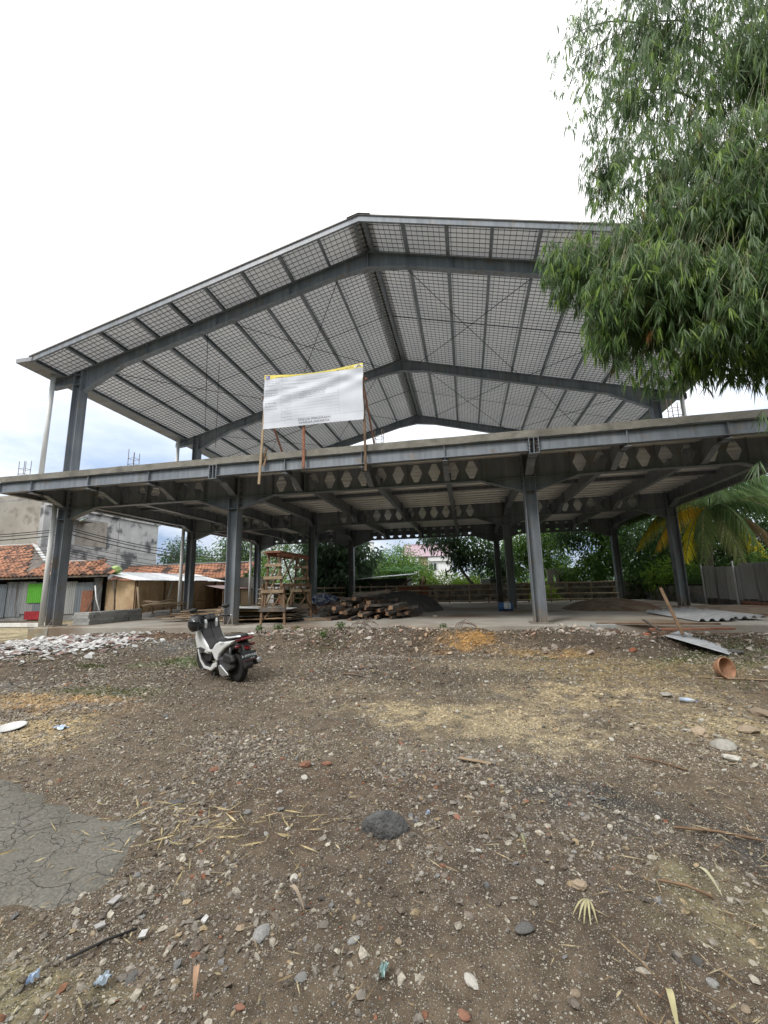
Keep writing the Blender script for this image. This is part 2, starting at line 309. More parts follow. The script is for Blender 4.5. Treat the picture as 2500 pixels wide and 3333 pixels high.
def npmesh(me, V, F, cols=None, smooth=False):
    """V (n,3), F (m,k)"""
    me.vertices.add(len(V)); me.vertices.foreach_set('co', np.asarray(V, np.float32).ravel())
    m, k = F.shape
    me.loops.add(m * k); me.loops.foreach_set('vertex_index', F.astype(np.int32).ravel())
    me.polygons.add(m); me.polygons.foreach_set('loop_start', np.arange(0, m * k, k, dtype=np.int32)); me.polygons.foreach_set('loop_total', np.full(m, k, np.int32))
    me.polygons.foreach_set('use_smooth', np.full(m, smooth))
    if cols is not None:
        a = me.color_attributes.new('Col', 'FLOAT_COLOR', 'POINT'); c4 = np.ones((len(V), 4), np.float32); c4[:, :3] = cols; a.data.foreach_set('color', c4.ravel())
    me.update(calc_edges=True); me.validate()
def npobj(name, V, F, mt, cols=None, smooth=False, parent=None):
    me = bpy.data.meshes.new(name)
    V = np.asarray(V, float)
    if parent is not None: V = V - np.array(wl(parent))
    npmesh(me, V, F, cols, smooth); me.materials.append(M[mt]); o = bpy.data.objects.new(name, me); COL.objects.link(o)
    if parent is not None: o.parent = parent
    return o
def soil_mat():
    m = bpy.data.materials.new('soil'); m.use_nodes = True; nt = m.node_tree; b = nt.nodes['Principled BSDF']; b.inputs['Roughness'].default_value = .97; b.inputs['Specular IOR Level'].default_value = .2
    tc = N(nt, 'ShaderNodeTexCoord'); at = N(nt, 'ShaderNodeAttribute', attribute_name='Col')
    no = N(nt, 'ShaderNodeTexNoise'); no.inputs['Scale'].default_value = 7; no.inputs['Detail'].default_value = 12; no.inputs['Roughness'].default_value = .72; L(nt, tc, 'Object', no, 'Vector')
    mr = N(nt, 'ShaderNodeMapRange'); mr.inputs['From Min'].default_value = .3; mr.inputs['From Max'].default_value = .7; mr.inputs['To Min'].default_value = .42; mr.inputs['To Max'].default_value = 1.62; L(nt, no, 'Fac', mr, 0)
    sc_ = N(nt, 'ShaderNodeVectorMath', operation='SCALE'); L(nt, at, 'Color', sc_, 0); L(nt, mr, 0, sc_, 'Scale')
    cur = (sc_, 0); hgt = (no, 'Fac')
    for s, thr, gain, hw in ((55, .74, .75, .5), (110, .66, .75, .35), (230, .60, .7, .2)):
        vo = N(nt, 'ShaderNodeTexVoronoi'); vo.inputs['Scale'].default_value = s; L(nt, tc, 'Object', vo, 'Vector')
        sp = N(nt, 'ShaderNodeSeparateColor'); L(nt, vo, 'Color', sp, 0)
        gt = N(nt, 'ShaderNodeMath', operation='GREATER_THAN'); gt.inputs[1].default_value = thr; L(nt, sp, 0, gt, 0)
        ds = N(nt, 'ShaderNodeMapRange'); ds.inputs['From Min'].default_value = .42; ds.inputs['From Max'].default_value = .30; L(nt, vo, 'Distance', ds, 0)
        mk = N(nt, 'ShaderNodeMath', operation='MULTIPLY'); L(nt, gt, 0, mk, 0); L(nt, ds, 0, mk, 1)
        gm = N(nt, 'ShaderNodeMath', operation='MULTIPLY'); gm.inputs[1].default_value = gain; L(nt, mk, 0, gm, 0)
        pr_ = N(nt, 'ShaderNodeValToRGB'); e = pr_.color_ramp.elements; e[0].color = (.10, .09, .08, 1); e[1].color = (.60, .56, .47, 1); e[0].position = .1; e[1].position = .95; L(nt, sp, 1, pr_, 0)
        mx = N(nt, 'ShaderNodeMix', data_type='RGBA'); L(nt, gm, 0, mx, 'Factor'); L(nt, cur[0], cur[1], mx, 6); L(nt, pr_, 0, mx, 7); cur = (mx, 2)
        ha = N(nt, 'ShaderNodeMath', operation='MULTIPLY_ADD'); ha.inputs[1].default_value = hw; L(nt, mk, 0, ha, 0); L(nt, hgt[0], hgt[1], ha, 2); hgt = (ha, 0)
    L(nt, cur[0], cur[1], b, 'Base Color')
    bp = N(nt, 'ShaderNodeBump'); bp.inputs['Strength'].default_value = 1; bp.inputs['Distance'].default_value = .022; L(nt, hgt[0], hgt[1], bp, 'Height'); L(nt, bp, 0, b, 'Normal'); M['soil'] = m
soil_mat()
ground = npobj('ground', np.stack([GX, GY, GZ], -1).reshape(-1, 3), quads, 'soil', ZC.reshape(-1, 3), True)
ground['kind'] = 'structure'

# cracked concrete paving, lower left
PAV = [(-3.95, 3.1), (-3.4, 2.88), (-3.05, 2.80), (-2.72, 2.66), (-2.5, 2.66), (-2.12, 2.64), (-1.98, 2.50), (-2.0, 2.34), (-1.86, 2.2), (-1.97, 2.02), (-2.0, 1.90), (-2.25, 1.86), (-2.5, 1.70), (-3.0, 1.5), (-3.6, 1.3), (-5.5, 1.2), (-6.0, 2.4), (-5.0, 3.0)]
def inpoly(x, y, P):
    c = np.zeros(np.shape(x), bool); n = len(P); j = n - 1
    for i in range(n):
        xi, yi = P[i]; xj, yj = P[j]
        c ^= ((yi > y) != (yj > y)) & (x < (xj - xi) * (y - yi) / (yj - yi + 1e-12) + xi); j = i
    return c
px = np.arange(-6, -1.7, .025); py = np.arange(1.2, 3.2, .025); PX, PY = np.meshgrid(px, py)
jx = PX + 0.30 * (fbm(PX * 5, PY * 5, 5) - .5); jy = PY + 0.30 * (fbm(PX * 5 + 9, PY * 5, 5) - .5)
ins = inpoly(jx, jy, PAV)
PZ = gz(PX, PY) * 0.4 + 0.012 + 0.006 * (fbm(PX * 8, PY * 8, 3) - .5)
pidx = np.arange(PX.size).reshape(PX.shape)
wv = ins.astype(float)
for _ in range(7): wv[1:-1, 1:-1] = (wv[1:-1, 1:-1] * 2 + wv[:-2, 1:-1] + wv[2:, 1:-1] + wv[1:-1, :-2] + wv[1:-1, 2:]) / 6
wv = np.clip(wv + .35 * (fbm(PX * 14, PY * 14, 4) - .5), 0, 1)
PZ = gz(PX, PY) - .016 + .030 * wv; ok_ = wv > .2
pq = np.stack([pidx[:-1, :-1], pidx[:-1, 1:], pidx[1:, 1:], pidx[1:, :-1]], -1)[(ok_[:-1, :-1] & ok_[1:, 1:] & ok_[:-1, 1:] & ok_[1:, :-1])].reshape(-1, 4)
def paving_mat():
    m = bpy.data.materials.new('cracked_paving'); m.use_nodes = True; nt = m.node_tree; b = nt.nodes['Principled BSDF']; b.inputs['Roughness'].default_value = 0.93; b.inputs['Specular IOR Level'].default_value = .3
    tc = N(nt, 'ShaderNodeTexCoord')
    dn = N(nt, 'ShaderNodeTexNoise'); dn.inputs['Scale'].default_value = 5; dn.inputs['Detail'].default_value = 6; L(nt, tc, 'Object', dn, 'Vector')
    va = N(nt, 'ShaderNodeVectorMath', operation='MULTIPLY_ADD'); va.inputs[1].default_value = (.22, .22, .22); L(nt, dn, 'Color', va, 0); L(nt, tc, 'Object', va, 2)
    h = None
    for s, wdt in ((3.2, .007), (9.5, .014)):
        vo = N(nt, 'ShaderNodeTexVoronoi', feature='DISTANCE_TO_EDGE'); vo.inputs['Scale'].default_value = s; L(nt, va, 0, vo, 'Vector')
        mr = N(nt, 'ShaderNodeMapRange'); mr.inputs['From Max'].default_value = wdt; L(nt, vo, 'Distance', mr, 0)
        if h is None: h = mr
        else:
            gate = N(nt, 'ShaderNodeTexNoise'); gate.inputs['Scale'].default_value = 2.2; L(nt, tc, 'Object', gate, 'Vector')
            gm = N(nt, 'ShaderNodeMapRange'); gm.inputs['From Min'].default_value = .45; gm.inputs['From Max'].default_value = .55; L(nt, gate, 'Fac', gm, 0)
            mxx = N(nt, 'ShaderNodeMath', operation='MAXIMUM'); L(nt, mr, 0, mxx, 0); L(nt, gm, 0, mxx, 1)
            mn = N(nt, 'ShaderNodeMath', operation='MINIMUM'); L(nt, h, 0, mn, 0); L(nt, mxx, 0, mn, 1); h = mn
    no = N(nt, 'ShaderNodeTexNoise'); no.inputs['Scale'].default_value = 60; no.inputs['Detail'].default_value = 8; L(nt, tc, 'Object', no, 'Vector')
    rp = N(nt, 'ShaderNodeValToRGB'); e = rp.color_ramp.elements; e[0].position = .3; e[1].position = .72; e[0].color = (.105, .10, .086, 1); e[1].color = (.195, .185, .163, 1); L(nt, no, 'Fac', rp, 0)
    n2 = N(nt, 'ShaderNodeTexNoise'); n2.inputs['Scale'].default_value = 2; L(nt, tc, 'Object', n2, 'Vector')
    mx2 = N(nt, 'ShaderNodeMix', data_type='RGBA', blend_type='MULTIPLY'); mx2.inputs[0].default_value = .6; L(nt, rp, 0, mx2, 6)
    r2 = N(nt, 'ShaderNodeValToRGB'); r2.color_ramp.elements[0].position = .35; r2.color_ramp.elements[1].position = .65; r2.color_ramp.elements[0].color = (.72, .71, .67, 1); r2.color_ramp.elements[1].color = (1, 1, 1, 1); L(nt, n2, 'Fac', r2, 0); L(nt, r2, 0, mx2, 7)
    mx = N(nt, 'ShaderNodeMix', data_type='RGBA'); L(nt, h, 0, mx, 'Factor'); mx.inputs[6].default_value = (.115, .108, .094, 1); L(nt, mx2, 2, mx, 7); L(nt, mx, 2, b, 'Base Color')
    hs = N(nt, 'ShaderNodeMath', operation='MULTIPLY_ADD'); hs.inputs[1].default_value = .35; L(nt, no, 'Fac', hs, 0); L(nt, h, 0, hs, 2)
    bp = N(nt, 'ShaderNodeBump'); bp.inputs['Strength'].default_value = 1; bp.inputs['Distance'].default_value = .012; L(nt, hs, 0, bp, 'Height'); L(nt, bp, 0, b, 'Normal')
    M['cracked_paving'] = m
paving_mat()
pav = npobj('cracked_pavement', np.stack([PX, PY, PZ], -1).reshape(-1, 3), pq, 'cracked_paving', None, True); pav['kind'] = 'structure'

# ================================================================== THE STEEL PAVILION
X = [-12.853, -6.722, 1.745, 7.883]; Y = [11.203, 17.673, 24.177]
YF = 9.96; ZBT = 4.90; ZDB = 4.92; ZDT = 5.08; ZB = 4.205          # front edge, beam top, deck bottom/top, main beam bottom
XR = -2.489; ZR = 11.857; SL = 0.2634                              # ridge, rafter top at ridge, slope
XL, XE = -14.07, 9.09                                              # deck ends
# concrete floor
fl = MB(); seg = [(-12.35, 10.62), (-11.0, 10.66), (-9.2, 10.55), (-6.0, 10.6), (-3.2, 10.66), (0, 10.60), (2.6, 10.64), (5, 10.58), (9.3, 10.6), (9.3, 25.0), (-12.4, 25.0)]
fl.prism(seg, 'z', 0.12, SZ)
floor = fl.build('concrete_floor', 'floor_concrete', bevel=.015, seg=2); floor['kind'] = 'structure'
pav_ = thing('steel_pavilion', 'large grey steel frame pavilion with gable roof and raised concrete deck', 'pavilion', (XR, 17.6, SZ))
P = pav_
def isec_z(mb, x, y, z0, z1, d=.30, b=.32, tf=.018, tw=.012):
    mb.box(x - d / 2, x - d / 2 + tf, y - b / 2, y + b / 2, z0, z1); mb.box(x + d / 2 - tf, x + d / 2, y - b / 2, y + b / 2, z0, z1)
    mb.box(x - d / 2 + tf, x + d / 2 - tf, y - tw / 2, y + tw / 2, z0, z1)
def slopez(x): return ZR - SL * abs(x - XR)
def bolts(mb, pts, ax, r=.02, h=.03):
    for p in pts:
        q = list(p); i = 'xyz'.index(ax); a = list(p); a[i] -= h; q[i] += h
        mb.tube([a, q], r, 6)
for j, y in enumerate(Y):
    for i, x in enumerate(X):
        outer = i in (0, 3)
        mb = MB(); isec_z(mb, x, y, SZ + .03, slopez(x) - .02 if outer else ZBT - .01)
        for z in (ZB + .0, 3.86, ZBT - .03): 
            for s in (-1, 1): mb.box(x - .132, x + .132, y + s * .006, y + s * .158, z - .008, z + .008)
        if outer:
            for z in (8.6, 8.95):
                for s in (-1, 1): mb.box(x - .132, x + .132, y + s * .006, y + s * .158, z - .008, z + .008)
        c = mb.build('column', 'steel_paint', P)
        b = MB(); b.box(x - .26, x + .26, y - .25, y + .25, SZ + .002, SZ + .03); b.build('base_plate', 'steel_paint', c)
        g = MB(); g.prism([(y - .16, SZ + .03), (y - .02, SZ + .03), (y - .02, SZ + .22)], 'x', x - .03, x - .018); g.prism([(y + .16, SZ + .03), (y + .02, SZ + .03), (y + .02, SZ + .22)], 'x', x - .03, x - .018); g.build('gusset', 'steel_paint', c)
        if j == 0 and i == 0:
            q = MB(); q.box(x - .30, x + .44, y - .55, y + .30, -.25, SZ - .004); q.build('footing', 'pier_concrete', P, bevel=.03)
# castellated main beams, one for each bay of each row
def hexweb(x0, x1, xs, z0, z1, y, hz=.49, hw=.34, tw=.06):
    """flat web with hexagonal openings centred at xs"""
    mb = MB(); zc = (z0 + z1) / 2; cur = x0
    cells = []
    for i, c in enumerate(xs):
        l = c - .25 if i == 0 else (xs[i - 1] + c) / 2; r = c + .25 if i == len(xs) - 1 else (c + xs[i + 1]) / 2
        cells.append((l, c, r))
    def quad(a, b, c, d): mb.add([(p[0], y, p[1]) for p in (a, b, c, d)], [(0, 1, 2, 3)])
    quad((x0, z0), (cells[0][0], z0), (cells[0][0], z1), (x0, z1)); quad((cells[-1][2], z0), (x1, z0), (x1, z1), (cells[-1][2], z1))
    for l, c, r in cells:
        hx = [(c - hw / 2, zc), (c - tw, zc - hz / 2), (c + tw, zc - hz / 2), (c + hw / 2, zc), (c + tw, zc + hz / 2), (c - tw, zc + hz / 2)]
        quad((l, z0), hx[1], hx[0], (l, zc)); quad((l, zc), hx[0], hx[5], (l, z1)); quad((l, z0), (r, z0), hx[2], hx[1])
        quad(hx[3], hx[2], (r, z0), (r, zc)); quad((r, zc), (r, z1), hx[4], hx[3]); quad(hx[5], hx[4], (r, z1), (l, z1))
    return mb
for y in Y:
    for k in range(3):
        x0, x1 = X[k] + .15, X[k + 1] - .15; n = 12 if k == 1 else 8
        xc = (x0 + x1) / 2; xs = [xc + (i - (n - 1) / 2) * .505 for i in range(n)]
        w = hexweb(x0, x1, xs, ZB + .014, ZBT - .014, y)
        bm_ = w.build('beam_web', 'steel_paint', P, solid=.012, fixn=False)
        f = MB()
        f.box(x0, x1, y - .10, y + .10, ZBT - .014, ZBT); f.box(x0, x1, y - .10, y + .10, ZB, ZB + .014)
        hl = 1.05                                                     # haunches at both columns
        for s, xx in ((1, x0), (-1, x1)):
            tri = [(xx, ZB - .001), (xx + s * hl, ZB - .001), (xx, ZB - .36)]
            f.prism(tri, 'y', y - .006, y + .006)
            f.bar((xx + s * hl, y, ZB - .004), (xx, y, ZB - .36), .20, .014, (0, 0, 1))
            f.box(xx - .011 if s > 0 else xx - .011, xx + .011, y - .12, y + .12, ZB - .37, ZBT)
        f.build('beam_flanges', 'steel_paint', bm_)
        for i in range(0, n + 1, 2):
            xx = xs[0] - .25 + i * .505
            st = MB(); st.box(xx - .006, xx + .006, y - .095, y + .095, ZB + .014, ZBT - .014); st.build('stiffener', 'steel_paint', bm_)
        bo = MB()
        for xx in (x0 + .02, x1 - .02):
            for s in (-1, 1): bolts(bo, [(xx, y + s * .065, z) for z in (3.98, 4.12, 4.34, 4.5, 4.7)], 'x')
        bo.build('bolts', 'bolt_steel', bm_, kind='stuff')
# secondary beams running front to back, deeper at each row
XSEC = [X[0] + (X[1] - X[0]) * t / 3 for t in range(3)] + [X[1] + (X[2] - X[1]) * t / 4 for t in range(4)] + [X[2] + (X[3] - X[2]) * t / 3 for t in range(4)]
def secbeam(x, w=.15):
    zt = ZBT - .002; zs = 4.505; zd = ZB + .045
    prof = [(YF + .03, zs), (YF + .52, zs)]
    for j, y in enumerate(Y):
        prof += [(y - .14, zd), (y + .14, zd)]
        if j < 2: prof += [(y + .75, 4.46), (y + 1.2, 4.44), (Y[j + 1] - 1.2, 4.44), (Y[j + 1] - .75, 4.46)]
        else: prof += [(y + .7, zs), (y + 1.2, zs)]
    mb = MB()
    for (ya, za), (yb, zb) in zip(prof, prof[1:]):
        mb.add([(x, ya, za), (x, yb, zb), (x, yb, zt - .004), (x, ya, zt - .004)], [(0, 1, 2, 3)])
        mb.add([(x - w / 2, ya, za), (x + w / 2, ya, za), (x + w / 2, yb, zb), (x - w / 2, yb, zb)], [(0, 1, 2, 3)])
    mb.add([(x - w / 2, YF + .03, zt - .005), (x + w / 2, YF + .03, zt - .005), (x + w / 2, Y[2] + 1.2, zt - .005), (x - w / 2, Y[2] + 1.2, zt - .005)], [(0, 1, 2, 3)])
    for y in (YF + .35, Y[0] + 1.2, Y[1] - 1.2, Y[1] + 1.2, Y[2] - 1.2):
        mb.add([(x - w / 2, y, 4.46), (x + w / 2, y, 4.46), (x + w / 2, y, zt - .02), (x - w / 2, y, zt - .02)], [(0, 1, 2, 3)])
    return mb.build('secondary_beam', 'steel_paint', P, solid=.014, fixn=False)
secs = [secbeam(x, .20 if any(abs(x - c) < .01 for c in X) else .15) for x in XSEC]
# edge beams in front and at the sides, intermediate joists
def edge_beam_x(name, x0, x1, yo, s, z0=4.575, z1=ZBT):
    """channel along x whose open side faces -s"""
    mb = MB(); mb.box(x0, x1, yo, yo + s * .16, z1 - .012, z1); mb.box(x0, x1, yo, yo + s * .16, z0, z0 + .012); mb.box(x0, x1, min(yo + s * .075, yo + s * .085), max(yo + s * .075, yo + s * .085), z0 + .012, z1 - .012)
    return mb
ends = [XL] + [X[1] - .11, X[1] + .11, X[2] - .11, X[2] + .11] + [XE]
for a, b in ((ends[0], ends[1]), (ends[2], ends[3]), (ends[4], ends[5])):
    fb = edge_beam_x('front_beam', a, b, YF, 1).build('front_beam', 'steel_paint', P)
    for x in XSEC + [XL + .012]:
        if a - .01 < x < b: st = MB(); st.box(x - .006, x + .006, YF + .004, YF + .074, 4.588, ZBT - .013); st.build('stiffener', 'steel_paint', fb)
for x, sb in zip(XSEC, secs):
    if abs(x - X[1]) < .01 or abs(x - X[2]) < .01:
        e = MB()
        for s in (-1, 1): e.box(x + s * .108 - .008, x + s * .108 + .008, YF - .012, YF + .17, 4.50, ZBT - .003)
        e.box(x - .10, x + .10, YF - .012, YF + .05, 4.497, 4.511); e.box(x - .006, x + .006, YF - .008, YF + .05, 4.511, ZBT - .016); e.box(x - .10, x + .10, YF - .012, YF + .05, ZBT - .016, ZBT - .004)
        e.build('end_plate', 'steel_paint', sb)
        bo = MB()
        for s in (-1, 1): bolts(bo, [(x + s * .108, YF + .035, z) for z in (4.63, 4.72, 4.81)], 'x', .02, .04)
        bo.build('bolts', 'bolt_steel', sb, kind='stuff')
for xx, s in ((XL, 1), (XE, -1)):
    mb = MB(); a, b = YF + .17, Y[2] + 1.24
    mb.box(min(xx, xx + s * .16), max(xx, xx + s * .16), a, b, ZBT - .012, ZBT); mb.box(min(xx, xx + s * .16), max(xx, xx + s * .16), a, b, 4.575, 4.587); mb.box(min(xx + s * .07, xx + s * .08), max(xx + s * .07, xx + s * .08), a, b, 4.587, ZBT - .012)
    mb.build('side_beam', 'steel_paint', P)
    for y in Y:                                                       # side brackets from the outer columns
        xc = X[0] if s > 0 else X[3]; mb = MB(); e = xx + s * .09; c = xc - s * .15
        mb.prism([(e, 4.58), (e + s * .45, 4.54), (c, ZB), (c, ZBT - .02), (e, ZBT - .02)], 'y', y - .006, y + .006)
        mb.bar((e, y, 4.58), (e + s * .45, y, 4.54), .17, .012); mb.bar((e + s * .45, y, 4.54), (c, y, ZB), .17, .012); mb.build('side_bracket', 'steel_paint', P)
mb = edge_beam_x('back', XL, XE, Y[2] + 1.24, -1); mb.build('back_beam', 'steel_paint', P)
for y0, y1 in zip(Y, Y[1:]):
    for t in (.5,):
        y = y0 + (y1 - y0) * t; mb = MB(); mb.box(X[0], X[3], y - .06, y + .06, 4.72, 4.73); mb.box(X[0], X[3], y - .005, y + .005, 4.73, ZBT - .01); mb.build('joist', 'steel_paint', P)
# deck: ribbed metal sheet below, concrete above
def ribs(y0, y1, pitch, h, duty=.5):
    y = y0; p = []
    while y < y1:
        p += [(y, h), (y + pitch * .06, 0), (y + pitch * (duty + .06), 0), (y + pitch * (duty + .12), h)]; y += pitch
    return p
pr = ribs(YF + .2, Y[2] + 1.1, .44, .085, .45); mb = MB()
mb.add([(XL + .1, a, ZDB - .090 + b) for a, b in pr] + [(XE - .1, a, ZDB - .090 + b) for a, b in pr], [(i, i + 1, len(pr) + i + 1, len(pr) + i) for i in range(len(pr) - 1)])
mb.build('deck_sheet', 'deck_metal', P, fixn=False)
mb = MB(); nseg = 60; xs_ = np.linspace(XL, XE, nseg)
dsl = MB(); dsl.box(XL, XE, YF + .004, Y[2] + 1.24, ZDB, ZDT); deck = dsl.build('deck_slab', 'deck_top', P, bevel=.012)
lip = MB(); up_ = [(x, YF - .012 - .006 * random.random(), ZDB - .01 - .018 * random.random()) for x in xs_]; tp = [(x, YF - .010 - .008 * random.random(), ZDT + .008 * random.random()) for x in xs_]
bk = [(x, YF + .06, ZDT + .004) for x in xs_]
lip.add(up_ + tp + bk, [(i, i + 1, nseg + i + 1, nseg + i) for i in range(nseg - 1)] + [(nseg + i, nseg + i + 1, 2 * nseg + i + 1, 2 * nseg + i) for i in range(nseg - 1)])
lip.build('slab_edge', 'deck_concrete', P, fixn=False)
# starter bars on the deck
for x, y in ((-13.6, 10.3), (-9.6, 10.3), (-6.7, 12.4), (-2.1, 10.4), (0.9, 12.6), (5.0, 10.3), (-8.0, 17)):
    mb = MB(); h = .55
    for dx in (-.1, .1):
        for dy in (-.1, .1): mb.tube([(x + dx, y + dy, ZDT - .02), (x + dx + random.uniform(-.02, .02), y + dy, ZDT + h + random.uniform(-.06, .08))], .009, 5)
    for z in (.14, .32):
        for a, b in (((-.11, -.11), (.11, -.11)), ((.11, -.11), (.11, .11)), ((.11, .11), (-.11, .11)), ((-.11, .11), (-.11, -.11))): mb.tube([(x + a[0], y + a[1], ZDT + z), (x + b[0], y + b[1], ZDT + z)], .006, 4)
    mb.build('starter_bars', 'rebar', P)
# rafters
RD = .42
def rafter(y, s):
    xo = X[0] if s < 0 else X[3]; xe = xo + s * 1.15
    f = lambda x: slopez(x)
    top = [(xe, f(xe)), (XR, ZR)]
    bot = [(XR, ZR - RD - .14), (XR + s * 1.1, f(XR + s * 1.1) - RD), (xo - s * 1.7, f(xo - s * 1.7) - RD), (xo - s * .15, f(xo) - RD - .36)]
    bot2 = [(xo + s * .15, f(xo + s * .15) - .40), (xe, f(xe) - .22)]
    mb = MB()
    poly = top + bot + bot2
    mb.prism(poly, 'y', y - .005, y + .005)
    mb.bar((xe, y, f(xe)), (XR, y, ZR), .20, .014)
    for a, b in zip(bot, bot[1:]): mb.bar((a[0], y, a[1]), (b[0], y, b[1]), .20, .014)
    mb.bar((bot2[0][0], y, bot2[0][1]), (bot2[1][0], y, bot2[1][1]), .20, .014)
    # straight flange above the haunch, end plates
    mb.bar((xo - s * 1.7, y, f(xo - s * 1.7) - RD), (xo - s * .15, y, f(xo - s * .15) - RD), .012, .012)
    mb.box(XR + (0 if s > 0 else -.014), XR + (.014 if s > 0 else 0), y - .10, y + .10, ZR - RD - .15, ZR - .01)
    mb.box(xe - .008, xe + .008, y - .10, y + .10, f(xe) - .23, f(xe))
    for t in (.25, .5, .75):
        x = XR + (xo - XR) * t; mb.box(x - .005, x + .005, y - .095, y + .095, f(x) - RD, f(x) - .008)
    return mb.build('rafter', 'steel_paint', P)
for y in Y:
    for s in (-1, 1): rafter(y, s)
# purlins (channels along y)
PY0, PY1 = 9.995, Y[2] + .55
PH = .15
offs = [.14] + [1.24 + 1.222 * i for i in range(9)] + []
for s in (-1, 1):
    for o_ in offs:
        x = XR + s * o_; z = slopez(x); mb = MB(); a = math.atan(SL) * s
        sh = [(-.042, 0), (.042, 0), (.042, .014), (-.036, .014), (-.036, PH - .014), (.042, PH - .014), (.042, PH), (-.042, PH)]
        sh = [(x + s * px_ * -1 * math.cos(a) + pz_ * math.sin(a), z + .008 + pz_ * math.cos(a) + px_ * math.sin(a) * s) for px_, pz_ in sh]
        mb.prism(sh, 'y', PY0 + .05, PY1); mb.build('purlin', 'steel_paint', P)
# roof sheets: ribbed, one part each slope; foil underside, darker top
XV = XR - 11.15, XR + 11.15
for s in (-1, 1):
    xe = XR + s * 11.15; mb = MB(); y = PY0; pr = []
    while y < PY1 + .05:
        pr += [(y, 0), (y + .10, 0), (y + .120, .045), (y + .150, .045), (y + .165, 0)]; y += .165
    zo = PH + .035
    A = [(XR + s * .02, a, slopez(XR + s * .02) + zo + b) for a, b in pr]; B = [(xe, a, slopez(xe) + zo + b) for a, b in pr]; n = len(pr)
    mb.add(A + B, [(i, i + 1, n + i + 1, n + i) for i in range(n - 1)], 0)
    mb.build('roof_sheet', 'roof_foil', P, fixn=False)
    # wire mesh under the sheet
    mb = MB(); zw = PH + .014; w_ = .0115
    xw = .02
    while xw < 11.1:
        x = XR + s * xw; z = slopez(x) + zw; mb.box(x - w_ / 2, x + w_ / 2, PY0 + .04, PY1, z - w_ / 2, z + w_ / 2); xw += .1605
    y = PY0 + .1
    while y < PY1:
        mb.bar((XR, y, ZR + zw - .006), (xe, y, slopez(xe) + zw - .006), w_, w_); y += .165
    mb.build('wire_mesh', 'wire', P, kind='stuff', fixn=False)
    # sag rods between the purlins and bracing rods
    for y0, y1 in zip(Y, Y[1:]):
        ym = (y0 + y1) / 2; mb = MB(); mb.bar((XR, ym, ZR + .06), (XR + s * 11.1, ym, slopez(XR + 11.1) + .06), .02, .02); mb.build('sag_rod', 'wire', P)
        xa, xb = XR + s * .9, XR + s * 5.2
        for (p, q) in (((xa, y0 + .1), (xb, y1 - .1)), ((xb, y0 + .1), (xa, y1 - .1)), ((XR + s * 5.6, y0 + .1), (XR + s * 9.9, y1 - .1)), ((XR + s * 9.9, y0 + .1), (XR + s * 5.6, y1 - .1))):
            mb = MB(); m_ = ((p[0] + q[0]) / 2, (p[1] + q[1]) / 2)
            mb.tube([(p[0], p[1], slopez(p[0]) - .06), (m_[0], m_[1], slopez(m_[0]) - .10), (q[0], q[1], slopez(q[0]) - .06)], .012, 5); mb.build('brace_rod', 'wire', P)
    # verge channels in front, gutter, fascia
    mb = MB(); zt = PH + .05
    p0 = (XR, ZR - .0); p1 = (xe, slopez(xe))
    mb.prism([(XR, ZR + .03), (xe, slopez(xe) + .03), (xe, slopez(xe) + zt), (XR, ZR + zt)], 'y', PY0 + .015, PY0 + .022)
    mb.prism([(XR, ZR + .022), (xe, slopez(xe) + .022), (xe, slopez(xe) + .03), (XR, ZR + .03)], 'y', PY0 + .015, PY0 + .075); mb.build('verge_channel', 'steel_paint', P)
    mb = MB(); mb.prism([(XR, ZR + zt), (xe, slopez(xe) + zt), (xe, slopez(xe) + zt + .035), (XR, ZR + zt + .035)], 'y', PY0 - .02, PY0 + .10); mb.build('verge_flashing', 'roof_top', P)
    mb = MB(); g0, g1 = xe + s * -.12, xe + s * .50; zg = slopez(xe) + .05
    mb.box(min(g0, g1), max(g0, g1), PY0, PY1, zg, zg + .008); mb.box(g1 - .006, g1 + .006, PY0, PY1, zg, zg + .14); mb.box(min(g0, g1), max(g0, g1), PY0 - .003, PY0 + .008, zg, zg + .14)
    y = PY0 + .6
    while y < PY1: mb.box(min(g0, g1), max(g0, g1), y - .012, y + .012, zg - .010, zg - .002); y += .82
    mb.build('gutter', 'gutter_metal', P)
    for y in Y:                                                       # gutter support at each rafter end
        mb = MB(); mb.box(min(xe, g1 - s * .05), max(xe, g1 - s * .05), y - .02, y + .02, zg - .05, zg - .011); mb.build('gutter_bracket', 'steel_paint', P)
mb = MB(); zt = PH + .09
for s in (-1, 1): mb.bar((XR, (PY0 + PY1) / 2, ZR + zt), (XR + s * .35, (PY0 + PY1) / 2, ZR + zt - .35 * SL), PY1 - PY0 + .1, .012)
mb.build('ridge_cap', 'roof_top', P)
# end frame below the ridge: hanging cable loops and drop cables
mb = MB()
for x, y in ((-9.0, 13.4),): mb.tube([(x, y, slopez(x) + .05), (x - .05, y + .1, slopez(x) - 1.6), (x + .03, y, slopez(x) - 3.4)], .010, 5)
mb.build('drop_cable', 'wire', P)
# downspouts
def pipe(path, r=.075):
    mb = MB(); mb.tube(path, r, 14); o = mb.build('downspout', 'pvc', P, smooth=True); return o
for y in Y:
    pipe([(-13.72, y - .28, 8.96), (-13.72, y - .28, ZDT - .05)]); pipe([(-13.31, y - .02, 4.55), (-13.31, y - .02, .28 if y < 12 else .45)])
    pipe([(8.75, y - .28, 8.96), (8.75, y - .28, ZDT - .05)]); pipe([(8.05, y + .25, 4.6), (8.05, y + .25, .5)])
